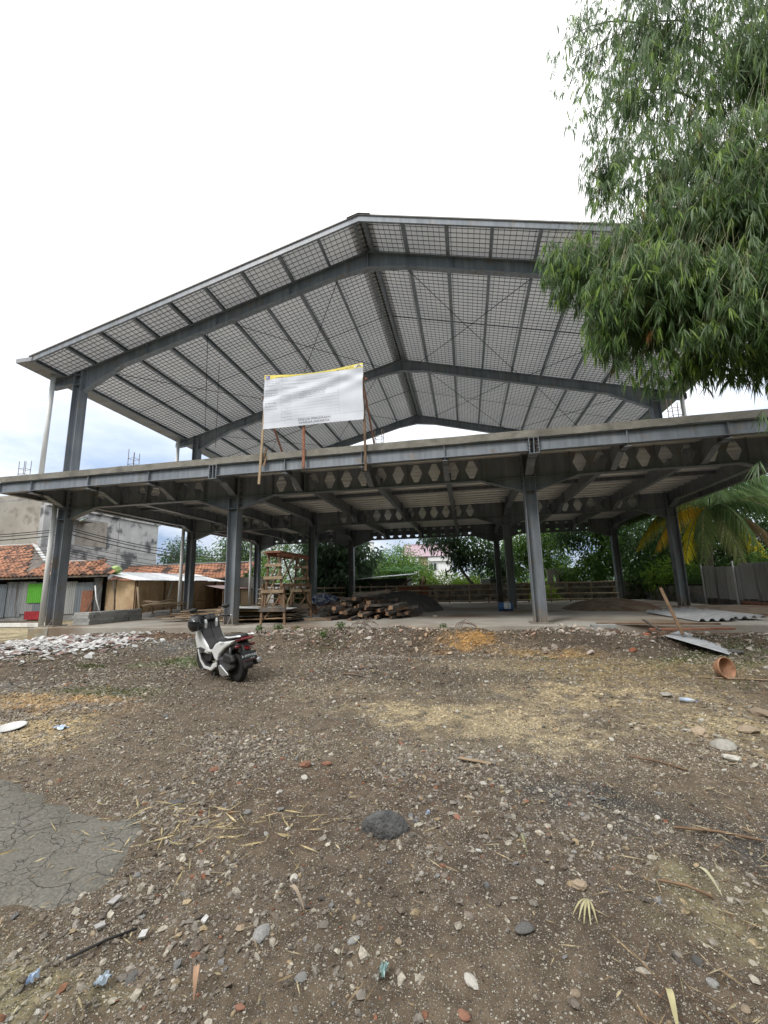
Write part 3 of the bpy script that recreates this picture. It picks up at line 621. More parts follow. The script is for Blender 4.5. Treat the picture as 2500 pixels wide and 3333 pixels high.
# ================================================================== THINGS ON AND BEFORE THE PAVILION
def textmesh(s, size, align='LEFT', extrude=0.0):
    cu = bpy.data.curves.new('t', 'FONT'); cu.body = s; cu.size = size; cu.align_x = align; cu.extrude = extrude; cu.resolution_u = 2
    o = bpy.data.objects.new('t', cu); COL.objects.link(o); bpy.context.view_layer.update()
    me = bpy.data.meshes.new_from_object(o); vs = [tuple(v.co) for v in me.vertices]; fs = [tuple(p.vertices) for p in me.polygons]
    bpy.data.objects.remove(o); bpy.data.curves.remove(cu); bpy.data.meshes.remove(me); return vs, fs
# ---- banner on timber poles
mat('banner_white', (0.66, 0.69, 0.75), (0.72, 0.75, 0.80), 3, 0.55, trans=0.12)
mat('banner_yellow', (0.80, 0.66, 0.10), None, rough=0.55)
mat('ink_dark', (0.10, 0.10, 0.12), None, rough=0.7)
mat('ink_grey', (0.46, 0.47, 0.51), None, rough=0.7)
mat('ink_violet', (0.16, 0.14, 0.42), None, rough=0.7)
BX0, BX1, BZ0, BZ1 = -5.195, -2.39, 5.735, 7.31; BW = BX1 - BX0; BH = BZ1 - BZ0
def bsurf(u, v, off=0.0):
    """u, v in 0..1 over the banner; gives a point on the creased sheet"""
    sag = 0.10 * max(0, math.sin(math.pi * u)) ** 1.2 * v ** 3
    x = BX0 + BW * u + 0.012 * math.sin(9 * v); z = BZ0 + BH * v - sag
    d = 0.012 * math.sin(7 * u + 9 * v) * math.sin(5 * v + 1) + 0.013 * math.sin(21 * (v - .55 * u) + 2) * math.exp(-((v - .62 - .25 * (u - .4)) / .22) ** 2) + 0.010 * math.sin(26 * (u * .7 + v)) * math.exp(-((u - .93) ** 2 + (v - .85) ** 2) / .03) + .012 * math.sin(30 * u - 14 * v) * math.exp(-((u - .08) ** 2 + (v - .9) ** 2) / .03)
    return (x, 9.84 + d - off, z)
def bmap(mb, pts2d, faces, off, mi=0): mb.add([bsurf(p[0], p[1], off) for p in pts2d], faces, mi)
ban = thing('permit_banner', 'white printed permit banner with yellow header strip above the deck edge', 'banner', (-3.8, 9.84, 5.73))
nu, nv = 64, 40; mb = MB(); g = [(i / nu, j / nv) for j in range(nv + 1) for i in range(nu + 1)]
bmap(mb, g, [(j * (nu + 1) + i, j * (nu + 1) + i + 1, (j + 1) * (nu + 1) + i + 1, (j + 1) * (nu + 1) + i) for j in range(nv) for i in range(nu)], 0)
sheet = mb.build('sheet', 'banner_white', ban, smooth=True, fixn=False)
mb = MB(); nu2 = 48
lo = [(i / nu2, .918 + .062 * math.sin(math.pi * min(1, i / nu2 * 1.02)) ** 1.5) for i in range(nu2 + 1)]; hi = [(i / nu2, 1.0) for i in range(nu2 + 1)]
bmap(mb, lo + hi, [(i, i + 1, nu2 + 2 + i, nu2 + 1 + i) for i in range(nu2)], .003); mb.build('header_strip', 'banner_yellow', ban, smooth=True, fixn=False)
def btext(s, u, v, h, mt='ink_dark', name='lettering', ws=1.0, align='LEFT', off=.005, bold=0):
    vs, fs = textmesh(s, h, align); mb = MB(); bmap(mb, [(u + p[0] * ws / BW, v + p[1] / BH) for p in vs], fs, off); return mb.build(name, mt, ban, fixn=False, kind='stuff' if ' ' in s else None)
btext('DINAS', .115, .935, .062, ws=1.25); btext('SATU PINTU', .74, .945, .066, ws=1.3)
btext('SOLUSI PERIZINAN', .52, .085, .080, ws=1.35, align='CENTER'); btext('WARGA JAKARTA', .52, .030, .080, ws=1.35, align='CENTER')
def bline(u0, v0, u1, v1, w=.0026, mt='ink_grey', n=24):
    mb = MB(); a = []; b = []; L_ = math.hypot((u1 - u0) * BW, (v1 - v0) * BH); nx_, nz_ = -(v1 - v0) * BH / L_, (u1 - u0) * BW / L_
    for i in range(n + 1):
        t = i / n; u = u0 + (u1 - u0) * t; v = v0 + (v1 - v0) * t; a.append((u - nx_ * w / BW, v - nz_ * w / BH)); b.append((u + nx_ * w / BW, v + nz_ * w / BH))
    bmap(mb, a + b, [(i, i + 1, n + 2 + i, n + 1 + i) for i in range(n)], .004); return mb.build('ruled_line', mt, ban, fixn=False)
bline(.185, .12, .185, .91); bline(.765, .16, .765, .93); bline(0, .115, 1, .155)
vr = [.90, .855, .79, .745, .70, .655, .61, .565, .51, .455, .40, .345, .29, .235, .18]
for i, v in enumerate(vr): bline(0 if i < 9 and i % 2 == 0 else .185, v, .765, v + .02, .0022)
rows = [(.20, .865, 'Jl. Raya Condet, Rt. 003 Rw. 003, Kel. Gedong, Kec. Pasar Rebo', .047, 1.15), (.20, .80, 'Kota Administrasi Jakarta Timur.', .047, 1.1), (.20, .715, 'BANGUNAN BARU', .045, 1.1), (.50, .665, '4 KM, 2 LT, 4 KD, 5 KU', .05, 1.2),
        (.20, .575, 'PERENCANAAN', .036, 1), (.24, .535, 'NO. IPTB', .036, 1), (.20, .48, 'ARSITEKTUR', .036, 1), (.24, .435, 'NO. IPTB', .036, 1), (.20, .37, 'INSTALASI LAL', .036, 1), (.24, .325, 'NO. IPTB', .036, 1), (.20, .26, 'INSTALASI LAK', .036, 1), (.24, .215, 'NO. IPTB', .036, 1), (.20, .17, 'INSTALASI TDG', .036, 1), (.24, .13, 'NO. IPTB', .036, 1), (.035, .765, 'LOKASI', .042, 1)]
for u, v, s, h, ws in rows: btext(s, u, v, h, 'ink_grey', ws=ws)
for v, w_ in ((.87, .15), (.83, .13), (.79, .09), (.70, .12), (.65, .11), (.61, .12), (.46, .10), (.40, .11), (.35, .11)):   # entries too small to read
    u = .02
    while u < .02 + w_: du = random.uniform(.012, .03); bline(u, v, u + du, v, .011, 'ink_grey', 2); u += du + .008
for v, u0 in ((.62, .40), (.585, .38), (.545, .38), (.505, .38)):
    u = u0
    while u < u0 + .24: du = random.uniform(.012, .035); bline(u, v + (u - u0) * .1, u + du, v + (u + du - u0) * .1, .010, 'ink_grey', 2); u += du + .009
mb = MB(); bmap(mb, [(.035, .915), (.055, .925), (.058, .985), (.012, .985), (.015, .925)], [(0, 1, 2, 3, 4)], .006); mb.build('emblem', 'ink_violet', ban, fixn=False)
mb = MB(); bmap(mb, [(.022, .935), (.032, .935), (.032, .965), (.03, .975), (.022, .975)], [(0, 1, 2, 3, 4)], .008); bmap(mb, [(.036, .932), (.05, .94), (.049, .948), (.036, .942)], [(0, 1, 2, 3)], .008); mb.build('emblem_mark', 'print_white', ban, fixn=False)
mb = MB(); bmap(mb, [(.935, .93), (.945, .93), (.962, .985), (.955, .99)], [(0, 1, 2, 3)], .006); bmap(mb, [(.955, .99), (.962, .985), (.985, .94), (.972, .938)], [(0, 1, 2, 3)], .006); bmap(mb, [(.948, .945), (.975, .95), (.974, .957), (.95, .952)], [(0, 1, 2, 3)], .007); mb.build('emblem', 'ink_dark', ban, fixn=False)
fr = thing('banner_frame', 'rough timber poles and braces holding up the white banner', 'frame', (-3.8, 9.9, 4.2))
for a, b, m_, w_ in (((-5.29, 9.90, 4.22), (-5.17, 9.91, 6.95), 'wood_pale', .065), ((-4.04, 9.905, 4.58), (-4.06, 9.91, 7.1), 'wood_red', .075), ((-2.36, 9.90, 4.36), (-2.40, 9.91, 7.0), 'wood_raw', .06)):
    mb = MB(); mb.bar(a, b, w_, .04, (0, 1, 0)); mb.build('pole', m_, fr, bevel=.006)
for a, b in (((-5.02, 11.0, 5.08), (-5.28, 9.95, 6.75)), ((-2.33, 11.1, 5.08), (-2.45, 9.95, 7.1))):
    mb = MB(); mb.bar(a, b, .06, .04, (1, 0, 0)); mb.build('brace', 'wood_red', fr, bevel=.006)
mb = MB(); mb.bar((-5.24, 9.93, 6.93), (-2.3, 9.93, 6.9), .05, .03, (0, 1, 0)); mb.build('crossbar', 'wood_red', fr)
for z in (4.75, 5.0): mb = MB(); mb.bar((-5.18, 9.93, z - .02), (-5.12, 9.95, z + .25), .05, .03, (0, 1, 0)); mb.build('cleat', 'wood_raw', fr)

# ---- wooden work scaffold
sfd = thing('wooden_scaffold', 'tall two-tier wooden work scaffold with ladder rungs beside the front column', 'scaffold', (-5.4, 11.9, SZ))
def sbar(n, a, b, w=.06, h=.045, m_='wood_raw', up=(0, 1, 0)):
    mb = MB(); mb.bar(a, b, w, h, up); return mb.build(n, m_, sfd, bevel=.005, seg=1)
def sp(x, y, z): return (-5.40 + x + .10 * (y - 11.1), y, SZ + z)
fy, by = 11.12, 12.75
for y in (fy, by):
    for s in (-1, 1):
        sbar('leg', sp(s * .36, y, .004), sp(s * .30, y, 1.08), .065, .05); sbar('leg', sp(s * .26, y + .01, .55), sp(s * .16, y + .01, 2.0), .06, .045)
    for z, w_ in ((.42, .36), (.92, .31), (1.30, .25), (1.66, .22)):
        sbar('rung', sp(-w_ - .03, y - .045, z), sp(w_ + .03, y - .045, z), .045 if z > .5 else .03, .085 if z > .5 else .12, 'wood_pale' if z != .42 else 'wood_old', (0, 0, 1))
    sbar('brace', sp(-.28, y + .05, .70), sp(.22, y + .05, 1.60), .04, .035, 'wood_pale'); sbar('brace', sp(-.30, y + .05, .15), sp(.28, y + .05, .9), .04, .035)
for s in (-1, 1):
    sbar('side_rail', sp(s * .30, fy - .08, 1.10), sp(s * .30, by + .08, 1.08), .04, .08, 'wood_raw', (0, 0, 1)); sbar('side_rail', sp(s * .17, fy - .10, 1.98), sp(s * .17, by + .12, 1.96), .045, .11, 'wood_red', (0, 0, 1))
    sbar('side_brace', sp(s * .20, fy + .02, 1.15), sp(s * .20, fy + .80, 1.98), .05, .035, 'wood_pale', (1, 0, 0)); sbar('side_brace', sp(s * .20, fy + .85, 1.98), sp(s * .28, by - .02, 1.12), .05, .035, 'wood_raw', (1, 0, 0))
    sbar('side_brace', sp(s * .33, fy + .02, .38), sp(s * .31, fy + .62, 1.06), .045, .035, 'wood_pale', (1, 0, 0)); sbar('side_brace', sp(s * .33, by - .02, .38), sp(s * .31, fy + 1.0, 1.06), .045, .035, 'wood_raw', (1, 0, 0))
for k, x in enumerate((-.15, 0, .15)): sbar('top_plank', sp(x, fy - .14, 2.05), sp(x, by + .1, 2.03), .14, .025, 'wood_raw', (0, 0, 1))
sbar('top_plank', sp(-.27, fy - .1, 2.02), sp(.27, fy - .1, 2.02), .09, .03, 'wood_red', (0, 0, 1))
for x in (.1, .24): sbar('tier_plank', sp(x, fy + .5, 1.135), sp(x, by, 1.12), .11, .02, 'wood_pale', (0, 0, 1))

# ---- plywood sheets and long boards behind the scaffold
def stackpiece(name, cx, cy, z, lx, ly, t, rz, tilt, m_, label, cat, group, rx=0):
    mb = MB(); mb.box(-lx / 2, lx / 2, -ly / 2, ly / 2, 0, t); o = mb.build(name, m_, None, bevel=.003, seg=1); o.location = (cx, cy, z); o.rotation_euler = (rx, tilt, rz); return tag(o, label, cat, group)
z = SZ + .012
for i in range(9):
    z += .03 if i % 3 else .06
    stackpiece('plywood_sheet', -6.35 + random.uniform(-.15, .15), 12.45 + random.uniform(-.15, .15), z, 2.3, 1.15, .015, R(random.uniform(-6, 8)), R(random.uniform(-1.5, 1.5)), 'plywood' if i % 3 else 'wood_old', 'plywood sheet in the low stack behind the front column', 'plywood', 'plywood sheets stacked beside the scaffold')
stackpiece('plywood_sheet', -6.3, 12.2, z + .05, 2.1, 1.1, .012, R(10), R(2), 'print_white', 'pale grey board lying on top of the plywood stack', 'board', None)
for i in range(12):
    y0 = 12.7 + random.uniform(-.5, .6); zz = SZ + .03 + .05 * (i // 2) + random.uniform(0, .03)
    stackpiece('long_board', -8.0 + random.uniform(-.5, .3), y0, zz + .05, 3.3 + random.uniform(-.4, .6), .12, .028, R(random.uniform(-9, 5)), R(random.uniform(-5, -1)), random.choice(['wood_pale', 'wood_raw', 'plywood']), 'long sawn board in the loose pile left of the plywood', 'board', 'long boards piled behind the second column')
stackpiece('plank', -4.75, 13.05, SZ + .02, 1.2, .35, .03, R(8), 0, 'print_white', 'flat pale plank on the floor left of the timber heap', 'plank', None)
stackpiece('plank', -4.55, 12.55, SZ + .004, .9, .16, .07, R(14), 0, 'wood_pale', 'squared plank end lying before the timber heap', 'plank', None)

# ---- heap of old timber
mb = MB(); mb.box(-.5, .5, -.5, .5, -.5, .5)
proto = {}
def timber(cx, cy, cz, ln, w, h, rz, tilt, roll):
    mb = MB(); n = 5; prof = []
    for i in range(n):
        t = -.5 + i / (n - 1); jit = lambda: random.uniform(-.008, .008)
        prof.append([(t * ln, -w / 2 + jit(), -h / 2 + jit()), (t * ln, w / 2 + jit(), -h / 2 + jit()), (t * ln, w / 2 + jit(), h / 2 + jit()), (t * ln, -w / 2 + jit(), h / 2 + jit())])
    vs = [p for q in prof for p in q]
    mb.add(vs, [(4 * i + j, 4 * i + (j + 1) % 4, 4 * i + 4 + (j + 1) % 4, 4 * i + 4 + j) for i in range(n - 1) for j in range(4)]); mb.add(prof[0], [(3, 2, 1, 0)], 1); mb.add(prof[-1], [(0, 1, 2, 3)], 1)
    o = mb.build('old_timber', ['wood_old', 'wood_end'], None, bevel=.006, seg=1); o.location = (cx, cy, cz); o.rotation_euler = (roll, tilt, rz)
    return tag(o, 'weathered dark timber beam in the heap on the concrete floor', 'timber', 'old timber beams heaped on the floor')
random.seed(21)
for lay, (zc, n, xa, xb, ya, yb) in enumerate(((.05, 18, -4.35, -1.75, 12.75, 14.2), (.16, 17, -4.3, -1.85, 12.8, 14.1), (.27, 14, -4.2, -2.0, 12.9, 14.0), (.38, 11, -4.1, -2.1, 13.0, 13.9), (.49, 8, -4.1, -2.5, 13.1, 13.8), (.60, 4, -3.9, -2.8, 13.2, 13.7))):
    for i in range(n):
        x = xa + (xb - xa) * (i + .5) / n + random.uniform(-.12, .12); y = random.uniform(ya, yb); dirr = random.gauss(68, 17)
        if i % 6 == 0: dirr = random.uniform(0, 22)
        ln = random.uniform(.7, 1.25); timber(x, y, SZ + zc + .02, ln, random.uniform(.08, .16), random.uniform(.07, .11), R(dirr), R(random.uniform(-7, 7)), R(random.uniform(-14, 14)))
timber(-3.0, 13.1, SZ + .78, 1.2, .16, .10, R(12), R(-6), R(8))
# ---- sand and soil heaps
mat('sand_dark', (0.075, 0.072, 0.067), (0.125, 0.12, 0.11), 5, 0.95, 0.8, 40)
mat('soil_heap', (0.13, 0.095, 0.065), (0.22, 0.175, 0.125), 4, 0.97, 1.0, 26, c3=(.12, .055, .035), c3scale=1.2, c3lo=.5, c3hi=.7)
def heap(name, cx, cy, rx, ry, h, m_, label, cat, z0=SZ, seed=0, sharp=1.3, ridge=0.0):
    n = 60; a = np.linspace(-1.15, 1.15, n); A, B = np.meshgrid(a, a); d = np.sqrt(A ** 2 + B ** 2) + .18 * (fbm(A * 1.6 + seed, B * 1.6, 3) - .5)
    if ridge: d = np.sqrt((np.maximum(np.abs(A) - ridge, 0) / (1 - ridge)) ** 2 + B ** 2) + .18 * (fbm(A * 1.6 + seed, B * 1.6, 3) - .5)
    Z = np.clip(1 - d, 0, 1) ** (1 / sharp) * (1 + .0 * A); Z = h * np.tanh(Z * 1.6) / np.tanh(1.6) + .22 * h * (fbm(A * 5, B * 5 + seed, 4) - .5) * np.clip((1.1 - d) * 3, 0, 1) - .02
    I = np.arange(n * n).reshape(n, n); F = np.stack([I[:-1, :-1], I[:-1, 1:], I[1:, 1:], I[1:, :-1]], -1).reshape(-1, 4)
    o = npobj(name, np.stack([A * rx, B * ry, Z], -1).reshape(-1, 3), F, m_, None, True); o.location = (cx, cy, z0); return tag(o, label, cat)
heap('sand_heap', -3.05, 17.4, 2.0, 1.7, .78, 'sand_dark', 'dark grey sand heap behind the timber heap', 'sand', seed=3, ridge=.25)
heap('soil_heap', 5.1, 16.9, 1.7, 1.6, .40, 'soil_heap', 'low brown soil heap on the floor near the right columns', 'soil', seed=9)
heap('soil_heap', 7.8, 14.4, 2.0, 2.2, .22, 'soil_heap', 'reddish soil spread against the right boundary wall', 'soil', seed=14)
heap('gravel_heap', -12.2, 15.9, 1.6, 1.4, .26, 'sand_dark', 'low grey gravel heap on the floor before the plywood hut', 'gravel', seed=5)
# ---- concrete blocks stacked by the left column
mat('block_grey', (0.29, 0.295, 0.29), (0.40, 0.405, 0.395), 6, 0.95, 0.5, 40, random_obj=0.18)
blk = MB().box(-.30, .30, -.10, .10, 0, .095); b0 = blk.build('concrete_block', 'block_grey', None, bevel=.006, seg=1)
first = True; random.seed(5)
for (bx, by_, rz, nl) in ((-12.10, 11.52, 0, 4), (-12.1, 11.73, 0, 4), (-11.93, 12.15, R(90), 4), (-12.15, 12.15, R(90), 4), (-11.95, 12.80, R(90), 4), (-12.17, 12.80, R(90), 4), (-12.0, 13.45, R(90), 4), (-12.22, 13.42, R(90), 3)):
    for k in range(nl):
        o = b0 if first else b0.copy()
        if not first: COL.objects.link(o)
        first = False
        o.location = (bx + random.uniform(-.025, .025), by_ + random.uniform(-.015, .015), SZ + .002 + k * .0965); o.rotation_euler = (0, 0, rz + R(random.uniform(-2.5, 2.5)))
        tag(o, 'grey concrete block in the neat low stack beside the left column', 'concrete block', 'concrete blocks stacked on the floor')
# poles leaning over the blocks
for a, b, r_, m_, lb in (((-13.2, 13.2, SZ + .35), (-13.9, 13.6, 1.75), .022, 'pvc', 'thin pale pipe leaning behind the concrete blocks'), ((-12.75, 13.4, SZ + .3), (-13.3, 13.8, 1.9), .028, 'wood_old', 'dark bent stick leaning behind the concrete blocks'), ((-12.3, 14.1, SZ + .28), (-12.9, 14.6, 1.65), .05, 'wood_pale', 'peeled log leaning behind the concrete blocks')):
    mb = MB(); mid = [(a[i] + b[i]) / 2 + random.uniform(-.03, .03) for i in range(3)]; mb.tube([a, mid, b], r_, 8); tag(mb.build('leaning_pole', m_, None, smooth=True), lb, 'pole')
for k, (a, b) in enumerate((((-12.6, 14.6, SZ + .62), (-10.9, 14.9, SZ + .52)), ((-12.4, 14.3, SZ + .45), (-11.2, 14.6, SZ + .70)), ((-12.0, 14.2, SZ + .52), (-10.7, 14.5, SZ + .55)))):
    mb = MB(); mb.tube([a, b], .04, 7); tag(mb.build('timber_offcut', 'wood_pale', None, smooth=True), ('long round offcut', 'slanting round offcut', 'short round offcut')[k] + ' lying on the trestle behind the concrete blocks', 'timber')
tr = thing('low_trestle', 'low wooden trestle behind the concrete blocks', 'trestle', (-11.7, 14.6, SZ))
for x in (-12.4, -11.1):
    for y in (14.3, 14.9): mb = MB(); mb.bar((x, y, SZ + .002), (x, y, SZ + .45), .05, .05); mb.build('leg', 'wood_raw', tr)
for y in (14.3, 14.9): mb = MB(); mb.bar((-12.5, y, SZ + .43), (-11.0, y, SZ + .43), .05, .05); mb.build('rail', 'wood_raw', tr)
# ---- blue paint drum on its side
dr = thing('paint_drum', 'blue metal drum with white label lying at the foot of a column', 'drum', (1.33, 16.15, SZ))
mb = MB(); mb.lathe([(.01, -.25), (.155, -.25), (.163, -.24), (.155, -.225), (.155, -.08), (.162, -.07), (.155, -.06), (.155, .08), (.162, .09), (.155, .10), (.155, .225), (.163, .24), (.155, .25), (.01, .25)], 24, (1.33, 16.15, SZ + .166), axis='x'); body = mb.build('body', 'tank_blue', dr, smooth=True)
mb = MB(); n = 12
vs = []; 
for x in (1.27, 1.50):
    for i in range(n + 1): t = R(150 + 95 * i / n); vs.append((x, 16.15 + .1565 * math.cos(t), SZ + .166 + .1565 * math.sin(t + math.pi)))
mb.add(vs, [(i, i + 1, n + 2 + i, n + 1 + i) for i in range(n)]); mb.build('label_sheet', 'print_white', dr, fixn=False)
mb = MB(); mb.lathe([(.01, 0), (.15, 0), (.15, .004), (.01, .004)], 20, (1.579, 16.15, SZ + .166), axis='x'); mb.build('lid', 'gutter_metal', dr)
tag(MB().box(-.07, .07, -.05, .05, 0, .06).build('rubble_block', 'pier_concrete', None, bevel=.01, loc=None), 'small pale block lying on the open concrete floor', 'block').location = (-1.05, 13.5, SZ + .001)
# ---- blue tarpaulin bundle on a red sawhorse
mat('tarp_blue', (0.035, 0.06, 0.16), (0.42, 0.46, 0.52), 9, 0.5, 0.8, 8, lo=.42, hi=.62)
n = 26; vs = []; fs = []
for j in range(n + 1):
    for i in range(n):
        t = 2 * math.pi * i / n; ph = math.pi * j / n; rr = 1 + .22 * (vnoise(np.array([math.cos(t) * 3 + 9]), np.array([ph * 3 + math.sin(t) * 3]))[0] - .5) * 2
        vs.append((-5.35 + .52 * rr * math.cos(t) * math.sin(ph), 15.2 + .35 * rr * math.sin(t) * math.sin(ph), SZ + .56 + .21 * rr * math.cos(ph)))
fs = [(j * n + i, j * n + (i + 1) % n, (j + 1) * n + (i + 1) % n, (j + 1) * n + i) for j in range(n) for i in range(n)]
tag(MB().add(vs, fs).build('tarpaulin', 'tarp_blue', None), 'crumpled blue and white tarpaulin bundle left of the timber heap', 'tarpaulin')
tr = thing('sawhorse', 'reddish wooden sawhorse under the blue tarpaulin', 'sawhorse', (-5.2, 14.9, SZ))
for x in (-5.75, -4.55):
    for s in (-1, 1): mb = MB(); mb.bar((x + s * .02, 15.15 + s * .33, SZ + .003), (x, 15.15 + s * .05, SZ + .40), .06, .05, (1, 0, 0)); mb.build('leg', 'wood_red', tr)
mb = MB(); mb.bar((-5.9, 15.15, SZ + .38), (-4.4, 15.15, SZ + .38), .09, .07); mb.build('beam', 'wood_red', tr)
mb = MB(); mb.bar((-5.75, 15.0, SZ + .06), (-5.2, 15.02, SZ + .36), .05, .04); mb.build('brace', 'wood_red', tr)
# ---- rusty bars poking from the slab edge
for k, (x, y, s) in enumerate(((-3.0, 10.5, 1), (-.4, 10.5, 1), (-2.7, 10.45, .8))):
    mb = MB(); z0 = gzf(x, y)
    for i in range(4):
        a = random.uniform(-.3, .3); p = [(x + i * .05 * s, y - .02 * i, z0 - .05), (x + .12 * s + i * .06, y - .08, z0 + .16 + .03 * i), (x + .45 * s + i * .05, y - .12 + a * .2, z0 + .14 - .03 * i)]
        mb.tube(p, .009, 5)
    tag(mb.build('bent_rebar', 'rebar', None), ('bent rusty rebar left of centre on the slab edge', 'bent rusty rebar right of centre on the slab edge', 'short bent rebar beside the left rebar bundle')[k], 'rebar')
# ---- roofing sheets, board, stake and pot at the right
mat('zinc', (0.40, 0.42, 0.44), (0.55, 0.57, 0.59), 3, 0.4, 0.1, 20, metal=0.35, c3=(.22, .17, .13), c3scale=1.3, c3lo=.6, c3hi=.75, random_obj=.12)
mat('zinc_bright', (0.58, 0.60, 0.62), (0.70, 0.72, 0.74), 3, 0.38, metal=0.3)
def corr(p, q, wv, nrm, waves, amp, nseg=2):
    """corrugated sheet from p to q (length) and width vector wv"""
    p = Vector(p); q = Vector(q); wv = Vector(wv); nrm = Vector(nrm); n = waves * 4; mb = MB(); vs = []
    for e in (p, q):
        for i in range(n + 1): vs.append(e + wv * (i / n) + nrm * amp * (1 if (i % 4) in (1, 2) else -1))
    mb.add(vs, [(i, i + 1, n + 2 + i, n + 1 + i) for i in range(n)]); return mb
for k, (p, q, w_, lb) in enumerate((((5.3, 14.3, SZ + .07), (5.25, 11.2, SZ + .05), (.85, .05, .02), 'upper ribbed metal deck sheet lying on the right floor edge'), ((6.0, 14.6, SZ + .10), (6.1, 11.5, SZ + .07), (.80, .05, .02), 'lower ribbed metal deck sheet lying beside its twin'))):
    tag(corr(p, q, w_, (0, 0, 1), 4, .03).build('ribbed_sheet', 'zinc_bright', None, solid=.004, fixn=False), lb, 'metal sheet')
tag(corr((3.78, 9.38, gzf(3.78, 9.38) + .10), (4.44, 8.62, gzf(4.44, 8.62) + .035), (.52, .60, .03), (0, 0, 1), 7, .011).build('corrugated_sheet', 'zinc', None, solid=.003, fixn=False), 'flat corrugated iron sheet leaning below the slab edge', 'metal sheet')
mb = MB(); mb.bar((4.05, 9.30, .42), (3.95, 9.75, 1.31), .06, .03, (0, 1, 0)); tag(mb.build('wooden_stake', 'wood_raw', None, bevel=.006), 'tall pale wooden plank leaning upright over the metal sheets', 'plank')
for k, (a, b, w_) in enumerate((((2.9, 10.75, SZ + .03), (5.2, 10.25, SZ + .05), .09), ((3.55, 9.5, .50), (5.0, 9.4, .52), .10), ((6.6, 10.7, SZ + .03), (9.3, 10.75, SZ + .03), .10), ((7.0, 12.6, SZ + .06), (9.3, 12.2, SZ + .06), .08), ((3.65, 9.25, .5), (3.75, 10.3, .62), .04))):
    mb = MB(); mb.bar(a, b, w_, .035); tag(mb.build('loose_plank', ('wood_raw', 'wood_red', 'wood_pale', 'wood_raw', 'wood_old')[k], None, bevel=.005), ('brown plank lying along the slab edge by the leaning stake', 'reddish plank resting on the corrugated sheet', 'pale plank at the far right end of the slab edge', 'brown plank across the soil by the right wall', 'thin dark stick beside the leaning stake')[k], 'plank')
tag(MB().box(-.25, .25, -.1, .1, 0, .19).build('concrete_block', 'block_grey', None, bevel=.012), 'single tan concrete block set against the slab edge right of the column', 'concrete block').location = (2.95, 10.42, .33)
b_ = bpy.data.objects[-1] if False else None
mat('terracotta', (0.30, 0.155, 0.085), (0.40, 0.22, 0.13), 5, 0.8, 0.2, 30, c3=(.16, .08, .05), c3scale=4, c3lo=.5, c3hi=.7)
pot = MB().lathe([(.001, .0), (.15, .0), (.20, .06), (.245, .17), (.25, .21), (.265, .215), (.27, .235), (.262, .255), (.24, .25), (.225, .20), (.18, .07), (.14, .025), (.001, .02)], 32).build('clay_pot', 'terracotta', None, smooth=True)
tag(pot, 'wide terracotta pot tipped on its side in the grass', 'pot'); pot.scale = (.56, .56, .56); pot.location = (3.42, 6.98, gzf(3.42, 6.98) + .11); pot.rotation_euler = (R(78), R(-14), R(28))

# ================================================================== THE SCOOTER
mat('scoot_white', (0.74, 0.76, 0.77), None, rough=0.25, coat=0.6)
mat('scoot_black', (0.018, 0.018, 0.019), (0.03, 0.03, 0.031), 20, 0.55)
mat('seat_black', (0.022, 0.022, 0.023), (0.035, 0.035, 0.036), 30, 0.6, 0.2, 80)
mat('tyre_black', (0.014, 0.014, 0.014), None, rough=0.85, bump=.3, bscale=60)
mat('scoot_grey', (0.06, 0.06, 0.065), None, rough=0.4)
mat('scoot_silver', (0.55, 0.56, 0.57), None, rough=0.3, metal=0.7)
mat('lens_red', (0.14, 0.006, 0.01), None, rough=0.15, coat=.5)
mat('lens_clear', (0.35, 0.37, 0.38), None, rough=0.1, coat=.5)
mat('mirror_glass', (0.35, 0.42, 0.36), None, rough=0.05, metal=1.0)
mat('screen_dark', (0.02, 0.022, 0.025), None, rough=0.08, coat=.4)
mat('plate_black', (0.02, 0.022, 0.026), None, rough=0.45)
mat('plate_white', (0.72, 0.75, 0.76), None, rough=0.5)
mat('plate_red', (.3, .03, .03), None, rough=.5)
BRX, BRY = -3.62, 6.32; BHD = R(149); 
bike = thing('motor_scooter', 'white scooter with black seat parked on its side stand before the slab', 'motorbike', (BRX, BRY, 0.0))
bz = gzf(BRX, BRY) - .008
# local frame: x forward, y left, z up, origin below the rear axle
bike.location = (BRX, BRY, bz); bike.rotation_euler = Euler((R(-5.5), R(-1.5), BHD), 'XYZ'); bike.scale = (.885, .885, .885)
def bpart(mb, name, m_, parent=None, **kw):
    o = mb.build(name, m_, None, local=True, **kw); o.parent = parent or bike; return o
def lower(x, z): return z - max(0.0, .45 - x) * .17 if z > .55 and x < .45 else z
def plates(name, poly, y0, y1, m_, both=True, bevel=.018, yc=None, sub=0, parent=None, one=1):
    """a moulded panel: side outline given twice (inner full size, outer shrunk) so that the flank is rounded"""
    poly = [(p[0], lower(*p)) for p in poly]; cx = sum(p[0] for p in poly) / len(poly); cz = sum(p[1] for p in poly) / len(poly); r_ = []
    for s in ((1, -1) if both else (one,)):
        mb = MB(); n = len(poly); sh = [((p[0] - cx) * .90 + cx, (p[1] - cz) * .90 + cz) for p in poly]
        vs = [(p[0], s * y0, p[1]) for p in poly] + [(p[0], s * (y0 + (y1 - y0) * .6), p[1]) for p in poly] + [(p[0], s * y1, p[1]) for p in sh]
        fs = [tuple(range(n)), tuple(range(3 * n - 1, 2 * n - 1, -1))] + [(k * n + i, k * n + (i + 1) % n, (k + 1) * n + (i + 1) % n, (k + 1) * n + i) for k in range(2) for i in range(n)]
        mb.add(vs, fs); r_.append(bpart(mb, name, m_, parent, bevel=bevel, seg=2))
    return r_
